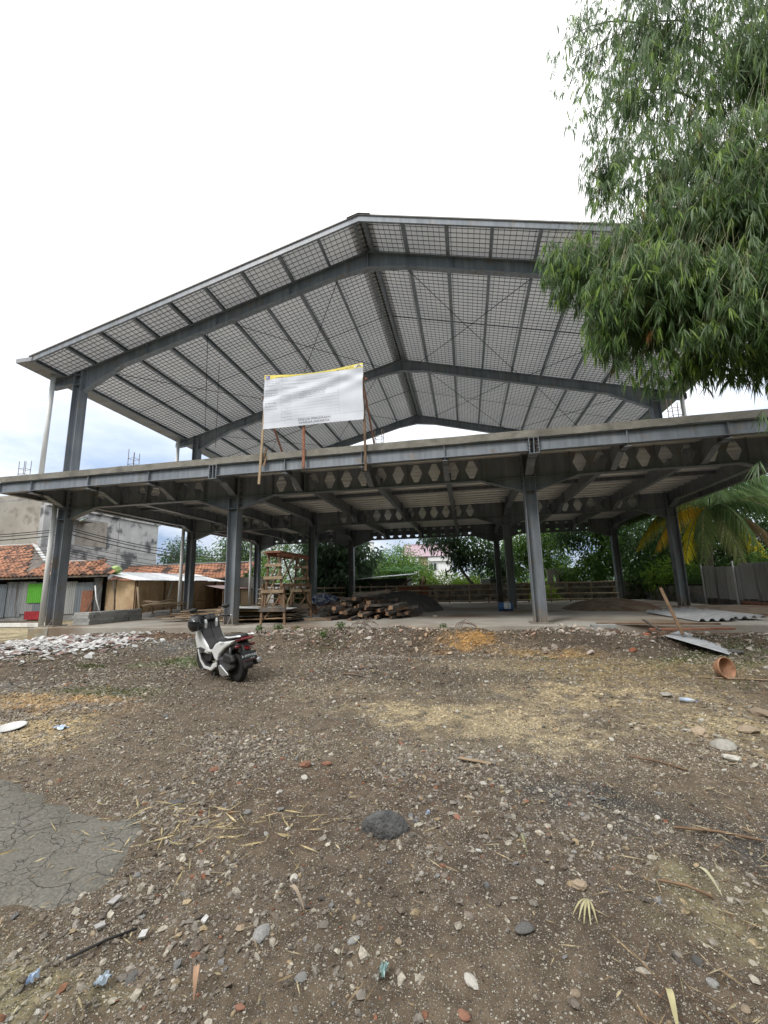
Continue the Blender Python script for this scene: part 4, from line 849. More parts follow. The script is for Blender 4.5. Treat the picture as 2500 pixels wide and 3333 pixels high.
def wheel(xa, r, w):
    wh = MB(); wh.lathe([(r - .075, -w * .42), (r - .02, -w * .5), (r - .004, -w * .3), (r, 0), (r - .004, w * .3), (r - .02, w * .5), (r - .075, w * .42)], 32, (xa, 0, r), axis='y'); t = bpart(wh, 'tyre', 'tyre_black', smooth=True)
    ri = MB(); ri.lathe([(r - .10, -.035), (r - .07, -.045), (r - .07, .045), (r - .10, .035)], 28, (xa, 0, r), axis='y'); ri.lathe([(.005, -.05), (.045, -.05), (.045, .05), (.005, .05)], 14, (xa, 0, r), axis='y')
    for k in range(5):
        a = 2 * math.pi * k / 5; ri.bar((xa + .03 * math.cos(a), 0, r + .03 * math.sin(a)), (xa + (r - .08) * math.cos(a + .15), 0, r + (r - .08) * math.sin(a + .15)), .035, .035, (0, 1, 0))
    bpart(ri, 'rim', 'scoot_grey', t)
    return t
WB = 1.315
wheel(0, .255, .12); wheel(WB, .262, .10)
plates('front_fairing', [(1.27, .70), (1.18, .98), (1.08, 1.00), (1.03, .86), (.92, .74), (.70, .58), (.64, .47), (.74, .42), (.90, .44), (1.02, .40), (1.20, .50)], .03, .215, 'scoot_white', bevel=.03)
plates('fairing_vent', [(1.12, .52), (.98, .44), (.86, .47), (.78, .53), (1.0, .55)], .19, .222, 'scoot_grey', bevel=.006)
plates('front_nose', [(1.30, .68), (1.36, .78), (1.24, 1.0), (1.16, 1.0), (1.18, .70)], .0, .13, 'scoot_white', bevel=.03)
plates('inner_shield', [(1.12, 1.0), (1.03, 1.01), (.985, .86), (.885, .72), (.66, .565), (.64, .52), (.72, .50), (1.0, .75)], .0, .185, 'scoot_black', bevel=.012)
plates('headlamp', [(1.33, .74), (1.37, .80), (1.30, .90), (1.27, .86)], .03, .15, 'lens_clear', bevel=.01)
plates('tunnel', [(1.12, .92), (1.05, .80), (.92, .66), (.62, .60), (.50, .48), (.52, .30), (.98, .30), (1.10, .52)], .0, .12, 'scoot_black', bevel=.03)
plates('foot_board', [(1.08, .50), (1.00, .34), (.84, .235), (.56, .225), (.46, .30), (.52, .20), (.90, .17), (1.05, .28), (1.14, .48)], .05, .20, 'scoot_black', bevel=.012)
plates('leg_shield', [(1.13, .50), (1.06, .36), (.88, .26), (.70, .30), (.62, .45), (.74, .42), (.90, .44), (1.02, .40)], .05, .16, 'seat_black', bevel=.012)
plates('side_skirt', [(1.16, .48), (1.05, .27), (.90, .155), (.60, .15), (.40, .25), (.38, .34), (.50, .30), (.60, .205), (.86, .215), (1.00, .31), (1.11, .50)], .185, .218, 'scoot_white', bevel=.008)
plates('rear_panel', [(.66, .52), (.52, .64), (.34, .73), (.06, .80), (-.18, .87), (-.10, .79), (.16, .64), (.36, .46), (.46, .33), (.56, .34), (.66, .46)], .06, .175, 'scoot_white', bevel=.025)
plates('tail_rail', [(.20, .835), (.0, .885), (-.30, .985), (-.36, .975), (-.24, .93), (.05, .84)], .10, .165, 'scoot_white', bevel=.012)
plates('under_cover', [(.50, .50), (.36, .62), (.0, .80), (-.20, .86), (-.24, .78), (.1, .56), (.40, .34)], .0, .12, 'scoot_black', bevel=.02)
seat = MB(); st_prof = [(.74, .60, .10, .05), (.62, .70, .14, .09), (.44, .785, .165, .11), (.26, .81, .17, .11), (.18, .86, .165, .11), (.0, .915, .15, .09), (-.18, .965, .125, .07), (-.30, .995, .07, .05)]
vs = []
for x, z, w_, h in st_prof:
    z = lower(x, z)
    for t in range(9): a = math.pi * t / 8; vs.append((x, w_ * math.cos(a), z - h + h * (math.sin(a) ** .55)))
n = 9; seat.add(vs, [(i * n + j, i * n + j + 1, (i + 1) * n + j + 1, (i + 1) * n + j) for i in range(len(st_prof) - 1) for j in range(n - 1)] + [tuple(range(9)), tuple((len(st_prof) - 1) * n + j for j in range(8, -1, -1))]); bpart(seat, 'seat', 'seat_black', smooth=True, sub=1)
tl = MB(); tl.prism([(p, lower(p, q)) for p, q in [(-.14, .885), (-.34, .95), (-.37, .92), (-.28, .87), (-.18, .83)]], 'y', -.125, .125); bpart(tl, 'tail_lamp', 'lens_red', bevel=.02)
for s in (1, -1): mb = MB(); mb.lathe([(.001, -.05), (.022, -.045), (.026, 0), (.022, .045), (.001, .05)], 12, (-.27, s * .135, .66), axis='y'); bpart(mb, 'turn_signal', 'lens_red', smooth=True)
rf = MB(); rf.prism([(-.10, .70), (-.26, .72), (-.34, .60), (-.42, .34), (-.38, .27), (-.30, .33), (-.24, .52), (-.08, .62)], 'y', -.075, .075); fend = bpart(rf, 'rear_fender', 'scoot_black', bevel=.02)
pl = MB(); pl.box(-.138, .138, -.004, .004, -.075, .075); plate = bpart(pl, 'number_plate', 'plate_black', bevel=.004)
plate.location = (-.405, .0, .50); plate.rotation_euler = Euler((R(-14), 0, R(-90)), 'XYZ')
def ptext(s, size, x, z, m_):
    vs, fs = textmesh(s, size, 'CENTER'); mb = MB(); mb.add([(x + p[0], -.0065, z + p[1]) for p in vs], fs); return bpart(mb, 'lettering', m_, plate, fixn=False)
ptext('B 4979 KKE', .058, 0, -.012, 'plate_white'); ptext('03·23', .032, .05, -.052, 'plate_white')
mb = MB(); mb.box(-.13, .13, -.0062, -.005, -.071, -.067); bpart(mb, 'plate_line', 'plate_red', plate)
mb = MB(); mb.prism([(-.30, .66), (-.36, .64), (-.37, .60), (-.31, .61)], 'y', -.04, .04); bpart(mb, 'reflector', 'lens_red', bevel=.01)
plates('engine_cover', [(.52, .30), (.40, .42), (.10, .44), (-.06, .38), (-.10, .28), (.08, .20), (.40, .16)], .06, .165, 'scoot_grey', both=False, bevel=.03)
plates('air_box', [(.24, .36), (.16, .52), (-.10, .50), (-.16, .40), (-.04, .34)], .10, .19, 'scoot_black', both=False, bevel=.025)
plates('belt_cover', [(.38, .27), (.30, .30), (.05, .19), (.02, .15), (.20, .10), (.32, .12)], .165, .192, 'scoot_silver', both=False, bevel=.02)
ex = MB(); ex.tube([(.5, -.12, .20), (.30, -.16, .20), (.18, -.17, .24), (-.38, -.19, .38)], [.025, .03, .058, .062], 16); e = bpart(ex, 'exhaust', 'scoot_black', smooth=True)
mb = MB(); mb.lathe([(.022, 0), (.05, -.004), (.052, .012), (.022, .012)], 16); mb.xf(Matrix.Translation((-.39, -.19, .383)) @ Euler((0, R(-76), 0)).to_matrix().to_4x4()); bpart(mb, 'exhaust_tip', 'scoot_silver', e, smooth=True)
ff = MB(); arc = [(WB + .285 * math.cos(R(a)), .262 + .285 * math.sin(R(a))) for a in range(20, 171, 15)]; arc2 = [(WB + .27 * math.cos(R(a)), .262 + .27 * math.sin(R(a))) for a in range(170, 19, -15)]; ff.prism(arc + arc2, 'y', -.065, .065); bpart(ff, 'front_fender', 'scoot_white', bevel=.012)
for s in (1, -1):
    mb = MB(); mb.tube([(WB, s * .075, .262), (WB - .10, s * .075, .56)], .018, 8); bpart(mb, 'fork_leg', 'scoot_silver', smooth=True)
    mb = MB(); mb.tube([(.02, s * .13, .27), (.0, s * .13, .62)], .022, 10); bpart(mb, 'shock_absorber', 'scoot_grey', smooth=True)
    mb = MB(); mb.tube([(1.02, s * .06, 1.03), (1.0, s * .20, 1.07), (.93, s * .24, 1.07)], .014, 8); mb.tube([(.97, s * .22, 1.07), (.90, s * .355, 1.055)], .019, 10); gp = bpart(mb, 'handle_grip', 'scoot_black', smooth=True)
    mb = MB(); mb.tube([(.90, s * .355, 1.055), (.893, s * .38, 1.052)], .021, 10); bpart(mb, 'bar_end', 'scoot_silver', gp, smooth=True)
    mb = MB(); mb.tube([(1.03, s * .20, 1.06), (1.02, s * .175, 1.08)], .012, 6); mb.tube([(1.04, s * .21, 1.055), (.97, s * .33, 1.04)], .006, 6); bpart(mb, 'brake_lever', 'scoot_silver', gp, smooth=True)
    mb = MB(); mb.tube([(1.0, s * .19, 1.07), (1.03, s * .24, 1.17), (1.02, s * .29, 1.22)], .007, 6); mi = bpart(mb, 'mirror', 'scoot_black', smooth=True)
    mb = MB(); mb.lathe([(.001, -.012), (.06, -.012), (.066, .0), (.055, .02), (.001, .028)], 20); mb.xf(Matrix.Translation((1.02, s * .325, 1.245)) @ Euler((0, R(-84), R(s * 8)), 'XYZ').to_matrix().to_4x4() @ Matrix.Diagonal((.68, 1.3, 1, 1))); bpart(mb, 'mirror_shell', 'scoot_black', mi, smooth=True)
    mb = MB(); mb.lathe([(.001, 0), (.055, 0), (.055, .003), (.001, .003)], 20); mb.xf(Matrix.Translation((1.004, s * .325, 1.247)) @ Euler((0, R(-84), R(s * 8)), 'XYZ').to_matrix().to_4x4() @ Matrix.Diagonal((.68, 1.3, 1, 1))); bpart(mb, 'mirror_glass', 'mirror_glass', mi)
plates('handle_cover', [(1.10, 1.00), (1.10, 1.10), (1.0, 1.12), (.96, 1.04), (1.02, .98)], .0, .10, 'scoot_black', bevel=.02)
plates('cockpit_trim', [(1.08, .90), (1.03, 1.03), (.98, 1.05), (.96, .98), (1.0, .84)], .08, .135, 'scoot_white', bevel=.012)
mb = MB(); mb.prism([(1.10, 1.12), (1.13, 1.12), (1.24, .99), (1.20, .97)], 'y', -.14, .14); bpart(mb, 'windscreen', 'screen_dark', bevel=.012)
mb = MB(); mb.tube([(.62, .12, .18), (.50, .21, .07), (.47, .26, .012)], .012, 8); mb.box(.43, .50, .24, .29, .004, .014); bpart(mb, 'side_stand', 'scoot_black')
mb = MB(); mb.tube([(.42, .10, .16), (.26, .12, .13), (.22, .14, .10)], .012, 8); mb.tube([(.42, -.10, .16), (.26, -.12, .13)], .012, 8); mb.tube([(.28, -.12, .13), (.28, .12, .13)], .012, 8); bpart(mb, 'centre_stand', 'scoot_silver', smooth=True)
mb = MB(); mb.prism([(.44, .36), (.40, .40), (.36, .38), (.40, .32)], 'y', .17, .21); bpart(mb, 'foot_peg', 'scoot_silver', bevel=.006)
vs, fs = textmesh('PCX', .075, 'CENTER'); mb = MB(); mb.add([(.20 - p[0], .178, .655 + p[1] * .9 + p[0] * .32) for p in vs], fs); bpart(mb, 'lettering', 'ink_dark', fixn=False)
# helmet hung over the left handle
hel = thing('helmet', 'matt black open helmet hung over the left scooter handlebar', 'helmet', (0, 0, 0))
mw = Matrix.Translation(bike.location) @ bike.rotation_euler.to_matrix().to_4x4() @ Matrix.Diagonal((.885, .885, .885, 1))
hp = mw @ Vector((1.10, .36, .99)); hel.location = hp + Vector((.10, .03, .015)); hel.rotation_euler = (R(10), R(8), R(-70))
mat('helmet_black', (0.016, 0.016, 0.018), (0.024, 0.024, 0.026), 10, 0.38)
mat('visor', (0.30, 0.32, 0.34), None, rough=0.1, coat=.5)
mb = MB(); n = 28; vs = []; rings = 15
for j in range(rings):
    ph = math.pi * (.02 + .74 * j / (rings - 1)); 
    for i in range(n):
        t = 2 * math.pi * i / n; rx = .155 * (1 + .04 * math.cos(t)); vs.append((rx * math.cos(t) * math.sin(ph) ** .9, .128 * math.sin(t) * math.sin(ph) ** .9, .145 * math.cos(ph)))
mb.add(vs, [(j * n + i, j * n + (i + 1) % n, (j + 1) * n + (i + 1) % n, (j + 1) * n + i) for j in range(rings - 1) for i in range(n)] + [tuple(range(n - 1, -1, -1)), tuple((rings - 1) * n + i for i in range(n))]); o = mb.build('shell', 'helmet_black', None, local=True, smooth=True); o.parent = hel
def hs(a, el, k=1.012): a = R(a); el = R(el); return (.161 * k * math.cos(a) * math.cos(el) ** .9, .128 * k * math.sin(a) * math.cos(el) ** .9, .145 * k * math.sin(el))
mb = MB(); vs = []
for j in range(9):
    for i in range(15): vs.append(hs(-72 + 144 * i / 14, 22 - 8.5 * j, 1.05))
mb.add(vs, [(j * 15 + i, j * 15 + i + 1, (j + 1) * 15 + i + 1, (j + 1) * 15 + i) for j in range(8) for i in range(14)]); o = mb.build('visor', 'screen_dark', None, local=True, smooth=True, fixn=False); o.parent = hel
mb = MB(); vs = [hs(-72 + 144 * i / 14, e, 1.06) for e in (-44, -50) for i in range(15)]
mb.add(vs, [(i, i + 1, 15 + i + 1, 15 + i) for i in range(14)]); o = mb.build('visor_edge', 'visor', None, local=True, fixn=False); o.parent = hel
for s in (-1, 1):
    mb = MB()
    c0 = 180 + s * 28
    mb.add([hs(c0 - 11, 40), hs(c0, 16), hs(c0 + 11, 40), hs(c0 + 6, 40), hs(c0, 26), hs(c0 - 6, 40)], [(0, 1, 4, 5), (1, 2, 3, 4)]); o = mb.build('sticker', 'visor', None, local=True, fixn=False); o.parent = hel
# ================================================================== LEFT: SHACKS, HUT, GREY BUILDING
random.seed(31)
mat('wall_stained', (0.40, 0.405, 0.40), (0.54, 0.54, 0.53), 0.9, 0.95, 0.3, 10, c3=(.12, .125, .13), c3scale=1.1, c3lo=.50, c3hi=.62)
mat('wall_plaster', (0.30, 0.28, 0.24), (0.40, 0.375, 0.33), 0.8, 0.95, 0.2, 10, c3=(.22, .20, .17), c3scale=1.6, c3lo=.5, c3hi=.65)
mat('wall_dark', (0.16, 0.16, 0.16), (0.30, 0.30, 0.29), 1.2, 0.95, 0.2, 8)
mat('tile_orange', (0.33, 0.145, 0.08), (0.43, 0.215, 0.13), 3, 0.85, 0.2, 20, c3=(.06, .04, .036), c3scale=1.3, c3lo=.48, c3hi=.60, random_obj=.32)
mat('rust_red', (0.33, 0.02, 0.03), (0.42, 0.04, 0.05), 3, 0.6)
mat('paint_green', (0.10, 0.40, 0.03), (0.13, 0.47, 0.05), 2, 0.6)
mat('void_dark', (0.02, 0.02, 0.02), None, rough=0.9)
mat('pink_tile', (0.34, 0.25, 0.285), (0.44, 0.33, 0.37), 5, 0.7)
mat('house_white', (0.70, 0.71, 0.71), (0.78, 0.78, 0.78), 2, 0.8)
mat('house_tan', (0.42, 0.32, 0.22), None, rough=0.9)
mat('glass_dark', (0.05, 0.06, 0.065), None, rough=0.1, spec=.8)
def part(name, m_, par, x0, x1, y0, y1, z0, z1, **kw): return MB().box(x0, x1, y0, y1, z0, z1).build(name, m_, par, **kw)
# shared pantile
TW, TL = .26, .30
def tilemesh():
    mb = MB(); n = 6; vs = []
    for yy, dz in ((0, .0), (TL, -.012)):
        for i in range(n + 1): t = i / n; vs.append((t * TW, yy, .028 * math.sin(2 * math.pi * t * .95 + .2) + dz + .02))
    vs += [(v[0], 0, v[2] - .02) for v in vs[:n + 1]]
    mb.add(vs, [(i, i + 1, n + 2 + i, n + 1 + i) for i in range(n)] + [(2 * n + 2 + i, 2 * n + 3 + i, i + 1, i) for i in range(n)]); return mb
tproto = tilemesh().build('roof_tile', 'tile_orange', None, local=True, fixn=False, smooth=True); tme = tproto.data; bpy.data.objects.remove(tproto)
def tiled(par, x0, x1, y0, z0, rows, pitch, xr=None, own=0, nx_skip=None):
    """tile rows rising from the eave at y0, z0; own = how many become parts, the rest one stuff part"""
    ca, sa = math.cos(pitch), math.sin(pitch); cnt = 0; rest = MB(); tv = [tuple(v.co) for v in tme.vertices]; tf = [tuple(p.vertices) for p in tme.polygons]
    pw = wl(par); lst = []
    for r_ in range(rows):
        xe = x1 if xr is None else x1 + (xr - x1) * r_ / max(1, rows - 1)
        x = x0 + (.13 if r_ % 2 else 0)
        while x < xe: lst.append((r_, x)); x += TW * .96
    lst.sort(key=lambda q: -q[1] - q[0] * .1)
    for r_, x in lst:
        d = r_ * TL * .86; p = Vector((x + random.uniform(-.01, .01), y0 + d * ca, z0 + d * sa + random.uniform(0, .012)))
        if cnt < own:
            o = bpy.data.objects.new('roof_tile', tme); COL.objects.link(o); o.parent = par; o.location = p - pw; o.rotation_euler = (pitch + R(random.uniform(-2, 2)), 0, R(random.uniform(-1.5, 1.5))); cnt += 1
        else:
            rest.add([(p.x + v[0], p.y + v[1] * ca - v[2] * sa, p.z + v[1] * sa + v[2] * ca) for v in tv], tf)
    if rest.v: rest.build('roof_tiles', 'tile_orange', par, kind='stuff', fixn=False, smooth=True)
sh = thing('metal_shack', 'shack walled with grey corrugated sheets under an orange tiled roof', 'shack', (-21, 17, .3))
x = -27.6; k = 0
pal = [mat('zinc_a', (.20, .22, .24), (.28, .30, .32), 2, .55, .1, 20, stretch=(2, 2, .3), metal=.2, c3=(.12, .11, .10), c3scale=1.5), mat('zinc_b', (.30, .31, .32), (.40, .41, .41), 2, .5, .1, 20, stretch=(2, 2, .3), metal=.2, c3=(.2, .15, .11), c3scale=1.2), mat('zinc_c', (.15, .18, .21), (.22, .25, .28), 2, .55, .1, 20, stretch=(2, 2, .3), metal=.2)]
while x < -17.15:
    w_ = random.uniform(.72, .95); z1 = random.uniform(1.98, 2.3); z0 = random.uniform(.38, .55)
    corr((x, 17 - .015 * (k % 3), z0), (x, 17 - .015 * (k % 3), z1), (min(w_, -17.0 - x) + .04, 0, 0), (0, 1, 0), 8, .011).build('wall_sheet', pal[k % 3], sh, fixn=False); x += w_; k += 1
corr((-21.17, 16.93, 1.07), (-21.17, 16.93, 2.0), (.98, 0, 0), (0, 1, 0), 9, .011).build('wall_sheet', 'paint_green', sh, fixn=False)['label'] = 'bright green corrugated panel'
corr((-21.2, 16.93, .28), (-21.2, 16.93, .67), (.95, 0, 0), (0, 1, 0), 9, .011).build('wall_sheet', 'rust_red', sh, fixn=False)['label'] = 'dark red corrugated panel'
part('plinth', 'wall_dark', sh, -27.6, -17.0, 17.03, 17.2, .1, .62); part('inner_wall', 'void_dark', sh, -27.6, -17.0, 17.25, 17.3, .6, 2.4)
part('eave_board', 'wood_old', sh, -28, -16.3, 16.6, 16.66, 2.22, 2.34); part('fascia_sheet', 'zinc_b', sh, -27.6, -17.0, 16.96, 17.02, 2.28, 2.36)
part('door', 'wood_red', sh, -17.98, -17.37, 16.90, 16.94, .5, 1.6)
pit = math.radians(30)
tiled(sh, -28.5, -21.3, 16.55, 2.34, 16, pit, xr=-25.1, own=210); tiled(sh, -21.3, -16.3, 16.55, 2.34, 6, pit, xr=-17.9, own=90)
mb = MB(); mb.add([(-28.5, 16.6, 2.30), (-16.3, 16.6, 2.30), (-17.9, 17.85, 3.03), (-21.3, 17.85, 3.03), (-25.2, 20.1, 4.36), (-28.5, 20.1, 4.36)], [(0, 1, 2, 3, 4, 5)]); mb.build('roof_board', 'wood_old', sh, fixn=False, solid=.03)
for a, b in (((-25.15, 20.15, 4.42), (-21.35, 17.85, 3.10)), ((-28.5, 20.15, 4.42), (-25.15, 20.15, 4.42)), ((-21.3, 17.88, 3.1), (-17.9, 17.88, 3.1))): mb = MB(); mb.bar(a, b, .20, .07); mb.build('ridge_mortar', 'wall_stained', sh, bevel=.02)
# grey building behind
gb = thing('grey_building', 'tall grey concrete building with mould-stained blank side wall', 'building', (-30, 25, .3))
part('side_wall', 'wall_stained', gb, -25.3, -25, 20.4, 30, .2, 6.85); part('back_wall', 'wall_stained', gb, -40, -25.3, 29.7, 30, .2, 6.85)
part('front_wall', 'wall_plaster', gb, -31.0, -25.3, 20.4, 20.7, .2, 7.2); part('roof_slab', 'wall_stained', gb, -31, -24.85, 20.5, 30.1, 6.85, 7.0)
part('concrete_patch', 'wall_plaster', gb, -25.0, -24.985, 22.6, 25.0, 4.6, 6.4); part('window', 'wall_dark', gb, -25.0, -24.98, 21.35, 21.75, 5.0, 5.3); part('canopy', 'wall_dark', gb, -25, -24.2, 21.2, 23.2, 6.1, 6.2)
for z in (2.2, 4.4): part('joint', 'wall_dark', gb, -25.0, -24.992, 20.4, 30, z, z + .03)
part('joint', 'wall_dark', gb, -25.0, -24.99, 26.0, 26.04, .3, 6.8)
lb = thing('left_building', 'unfinished concrete building with grey mural panels at the far left', 'building', (-33, 19, .3))
part('lower_wall', 'wall_plaster', lb, -45, -26.2, 21.0, 21.3, .2, 5.5); part('upper_wall', 'wall_plaster', lb, -31.2, -26.0, 21.35, 21.6, 5.5, 7.9); part('parapet', 'wall_dark', lb, -31.4, -27.4, 21.2, 21.34, 7.35, 7.5); part('parapet', 'wall_dark', lb, -29.0, -25.6, 20.9, 21.3, 5.25, 5.35)
mat('mural', (.10, .105, .115), (.38, .38, .38), 2.2, .9, lo=.46, hi=.54, detail=2)
for i in range(6): part('mural_panel', 'mural', lb, -30.9 + i * .62, -30.32 + i * .62, 21.2, 21.3, 5.6, 7.2)
part('lintel', 'wall_dark', lb, -45, -27.2, 20.7, 21.2, 5.15, 5.35); part('opening', 'void_dark', lb, -45, -28.0, 20.93, 21.0, 4.75, 5.15); part('pillar', 'rust_red', lb, -27.5, -27.25, 20.8, 20.95, 3.4, 4.85)
for i in range(4): part('mullion', 'house_white', lb, -34 + i * 1.5, -33.94 + i * 1.5, 20.9, 20.95, 4.75, 5.15)
mb = MB(); mb.add([(-45, 20.5, 6.3), (-31.3, 20.5, 6.3), (-30.9, 24, 8.0), (-45, 24, 8.0)], [(0, 1, 2, 3)]); mb.build('roof', 'pink_tile', lb, fixn=False, solid=.1)
# plywood hut
hut = thing('plywood_hut', 'long hut clad in brown plywood panels under a rusty metal roof', 'hut', (-16, 21, .4))
y = 17.2; k = 0
while y < 25.4:
    w_ = random.choice([1.22, 1.22, .9, .6]); z1 = random.uniform(1.98, 2.05); m_ = ['plywood', 'wood_pale', 'plywood', 'wood_raw'][k % 4]
    part('wall_panel', 'plywood', hut, -15.33, -15.31 + .012 * (k % 2), y, y + w_ - .015, .42 + (.5 if k % 5 == 1 else 0), z1)
    if k % 5 == 1: part('wall_panel', 'plywood', hut, -15.33, -15.305, y, y + w_ - .01, .42, .90)
    y += w_; k += 1
for xx in (-16.9, -16.35, -15.85): part('wall_panel', 'plywood', hut, xx, xx + .5, 17.17, 17.19, .42, 2.0)
for y in (17.2, 19.1, 21.3, 23.5, 25.4): part('post', 'wood_raw', hut, -15.30, -15.24, y - .03, y + .03, .4, 2.05)
part('inner_wall', 'void_dark', hut, -17, -15.36, 17.21, 25.4, .4, 2.0)
for k in range(8):
    y0 = 16.9 + k * 1.1; corr((-15.08 + random.uniform(-.06, .06), y0, 2.02 + random.uniform(-.02, .03)), (-17.4, y0, 2.5), (0, 1.16, .01), (.2, 0, 1), 10, .012).build('roof_sheet', 'zinc' if k % 3 else 'zinc_bright', hut, fixn=False, solid=.003)
mb = MB(); mb.bar((-15.22, 19.3, 1.15), (-15.22, 19.55, 1.95), .02, .10, (1, 0, 0)); mb.build('white_lath', 'pvc', hut)
mb = MB(); mb.bar((-16.9, 16.9, 2.0), (-17.4, 16.7, .6), .06, .05); mb.build('prop', 'wood_old', hut)
sh2 = thing('lean_to', 'low lean-to with reddish tin roof joined to the plywood hut', 'lean-to', (-14.5, 24, .4))
for k in range(4): y0 = 22.2 + k * 1.1; corr((-13.9, y0, 1.55), (-15.25, y0, 1.80), (0, 1.15, 0), (.2, 0, 1), 9, .012).build('roof_sheet', 'rust_tin' if 'rust_tin' in M else mat('rust_tin', (.20, .12, .12), (.30, .22, .22), 3, .6), sh2, fixn=False, solid=.003)
for k in range(4): y0 = 22.4 + k * 1.0; part('wall_panel', ('plywood', 'wood_pale')[k % 2], sh2, -14.05, -14.03, y0, y0 + .98, .42, 1.5)
part('post', 'wood_raw', sh2, -14.0, -13.94, 22.3, 22.36, .4, 1.55); part('post', 'wood_raw', sh2, -14.0, -13.94, 26.3, 26.36, .4, 1.55)
sh3 = thing('tin_shelter', 'small shelter of patched tin sheets beyond the lean-to', 'shelter', (-12.5, 27, .4))
for k in range(4): corr((-13.6 + k * .75, 26.3, 1.55 - .05 * (k % 2)), (-13.6 + k * .75, 28.0, 1.85), (.8, 0, .02), (0, -.2, 1), 7, .012).build('roof_sheet', 'zinc_bright' if k % 2 else 'zinc', sh3, fixn=False, solid=.003)
for x in (-13.5, -12.2, -10.9): part('post', 'wood_raw', sh3, x - .04, x + .04, 26.4, 26.48, .4, 1.6)
part('board', 'wood_red', sh3, -12.6, -12.1, 26.6, 26.63, .45, 1.1); part('sheet_wall', 'zinc_b', sh3, -13.5, -10.8, 27.8, 27.85, .4, 1.6); part('white_panel', 'pvc', sh3, -13.3, -12.8, 26.42, 26.45, .45, 1.1)
rc = thing('tiled_house', 'low house with weathered orange tiled roof behind the plywood hut', 'house', (-19, 26, .4))
part('wall', 'wall_plaster', rc, -24, -14.5, 24.9, 30, .3, 2.3); tiled(rc, -24.2, -14.2, 24.4, 2.25, 9, math.radians(27), own=60)
mb = MB(); mb.add([(-24.2, 24.4, 2.22), (-14.2, 24.4, 2.22), (-14.2, 26.5, 3.28), (-24.2, 26.5, 3.28)], [(0, 1, 2, 3)]); mb.build('roof_board', 'wood_old', rc, fixn=False, solid=.03); mb = MB(); mb.bar((-24.3, 26.5, 3.36), (-14.1, 26.5, 3.36), .22, .10); mb.build('ridge', 'wall_dark', rc, bevel=.03)
# green bag on the hut roof
n = 16; vs = []
for j in range(n + 1):
    for i in range(n): t = 2 * math.pi * i / n; ph = math.pi * j / n; rr = 1 + .25 * math.sin(3 * t + j) * .4; vs.append((-16.6 + .28 * rr * math.cos(t) * math.sin(ph), 17.3 + .22 * rr * math.sin(t) * math.sin(ph), 2.52 + (.24 if ph < 1 else .17) * math.cos(ph)))
mat('bag_green', (.30, .45, .12), (.38, .52, .18), 5, .5, .4, 12)
tag(MB().add(vs, [(j * n + i, j * n + (i + 1) % n, (j + 1) * n + (i + 1) % n, (j + 1) * n + i) for j in range(n) for i in range(n)]).build('plastic_bag', 'bag_green', None, smooth=True), 'lime green stuffed plastic bag on the hut roof corner', 'bag')
part('pavement_kerb', 'pvc', None, -26, -16.5, 14.6, 14.75, .15, .30); kb = bpy.data.objects['pavement_kerb']; kb['kind'] = 'structure'
# street lamp and cables
lp = thing('street_lamp', 'slim street lamp with green head behind the left column', 'street lamp', (-18.1, 16.0, .3))
mb = MB(); mb.tube([(-18.1, 16, .3), (-18.1, 16, 4.6)], .05, 10, r2=.035); mb.build('pole', 'steel_paint', lp, smooth=True)
mb = MB(); mb.tube([(-18.1, 16, 4.5), (-17.8, 16, 4.68), (-17.55, 16, 4.78)], .02, 8); mb.build('arm', 'wire', lp, smooth=True)
mat('lamp_green', (.10, .22, .17), (.5, .55, .52), 8, .4)
mb = MB(); mb.lathe([(.005, -.2), (.05, -.16), (.075, 0), (.06, .14), (.005, .2)], 12); mb.xf(Matrix.Translation((-17.38, 16, 4.83)) @ Euler((0, R(75), 0)).to_matrix().to_4x4() @ Matrix.Diagonal((.6, 1, 1, 1))); mb.build('head', 'lamp_green', lp, smooth=True)
cab = [((-30, 14.5, 4.75), (-18.1, 16, 4.50), (-15.0, 33, 4.55), .022), ((-30, 14.5, 4.62), (-18.1, 16, 4.40), (-15.0, 33, 4.30), .022), ((-30, 14.5, 4.50), (-18.1, 16, 4.22), (-15.0, 33, 4.1), .025), ((-30, 14.5, 4.1), (-18.1, 16, 3.75), (-15.0, 33, 3.9), .012), ((-30, 14.5, 3.9), (-18.1, 16, 3.55), (-15.0, 33, 3.6), .012), ((-30, 14.5, 3.75), (-18.1, 16, 3.45), (-15.0, 33, 3.4), .016), ((-30, 14.5, 3.5), (-18.1, 16, 3.35), (-15.0, 33, 3.2), .012), ((-30, 14.5, 3.3), (-18.1, 16, 3.2), (-15.0, 33, 3.0), .012)]
mat('cable', (.02, .02, .022), None, rough=.6)
for k, (a, b, c, r_) in enumerate(cab):
    pts = []
    for (p, q) in ((a, b), (b, c)):
        for i in range(12):
            t = i / 12; sg = 4 * t * (1 - t) * (.35 if p is a else .75); pts.append((p[0] + (q[0] - p[0]) * t, p[1] + (q[1] - p[1]) * t, p[2] + (q[2] - p[2]) * t - sg))
    pts.append(c); mb = MB(); mb.tube(pts, r_, 5); tag(mb.build('power_cable', 'cable', None), 'black overhead cable sagging across the grey building and roofs', 'cable', 'overhead cables at the left')
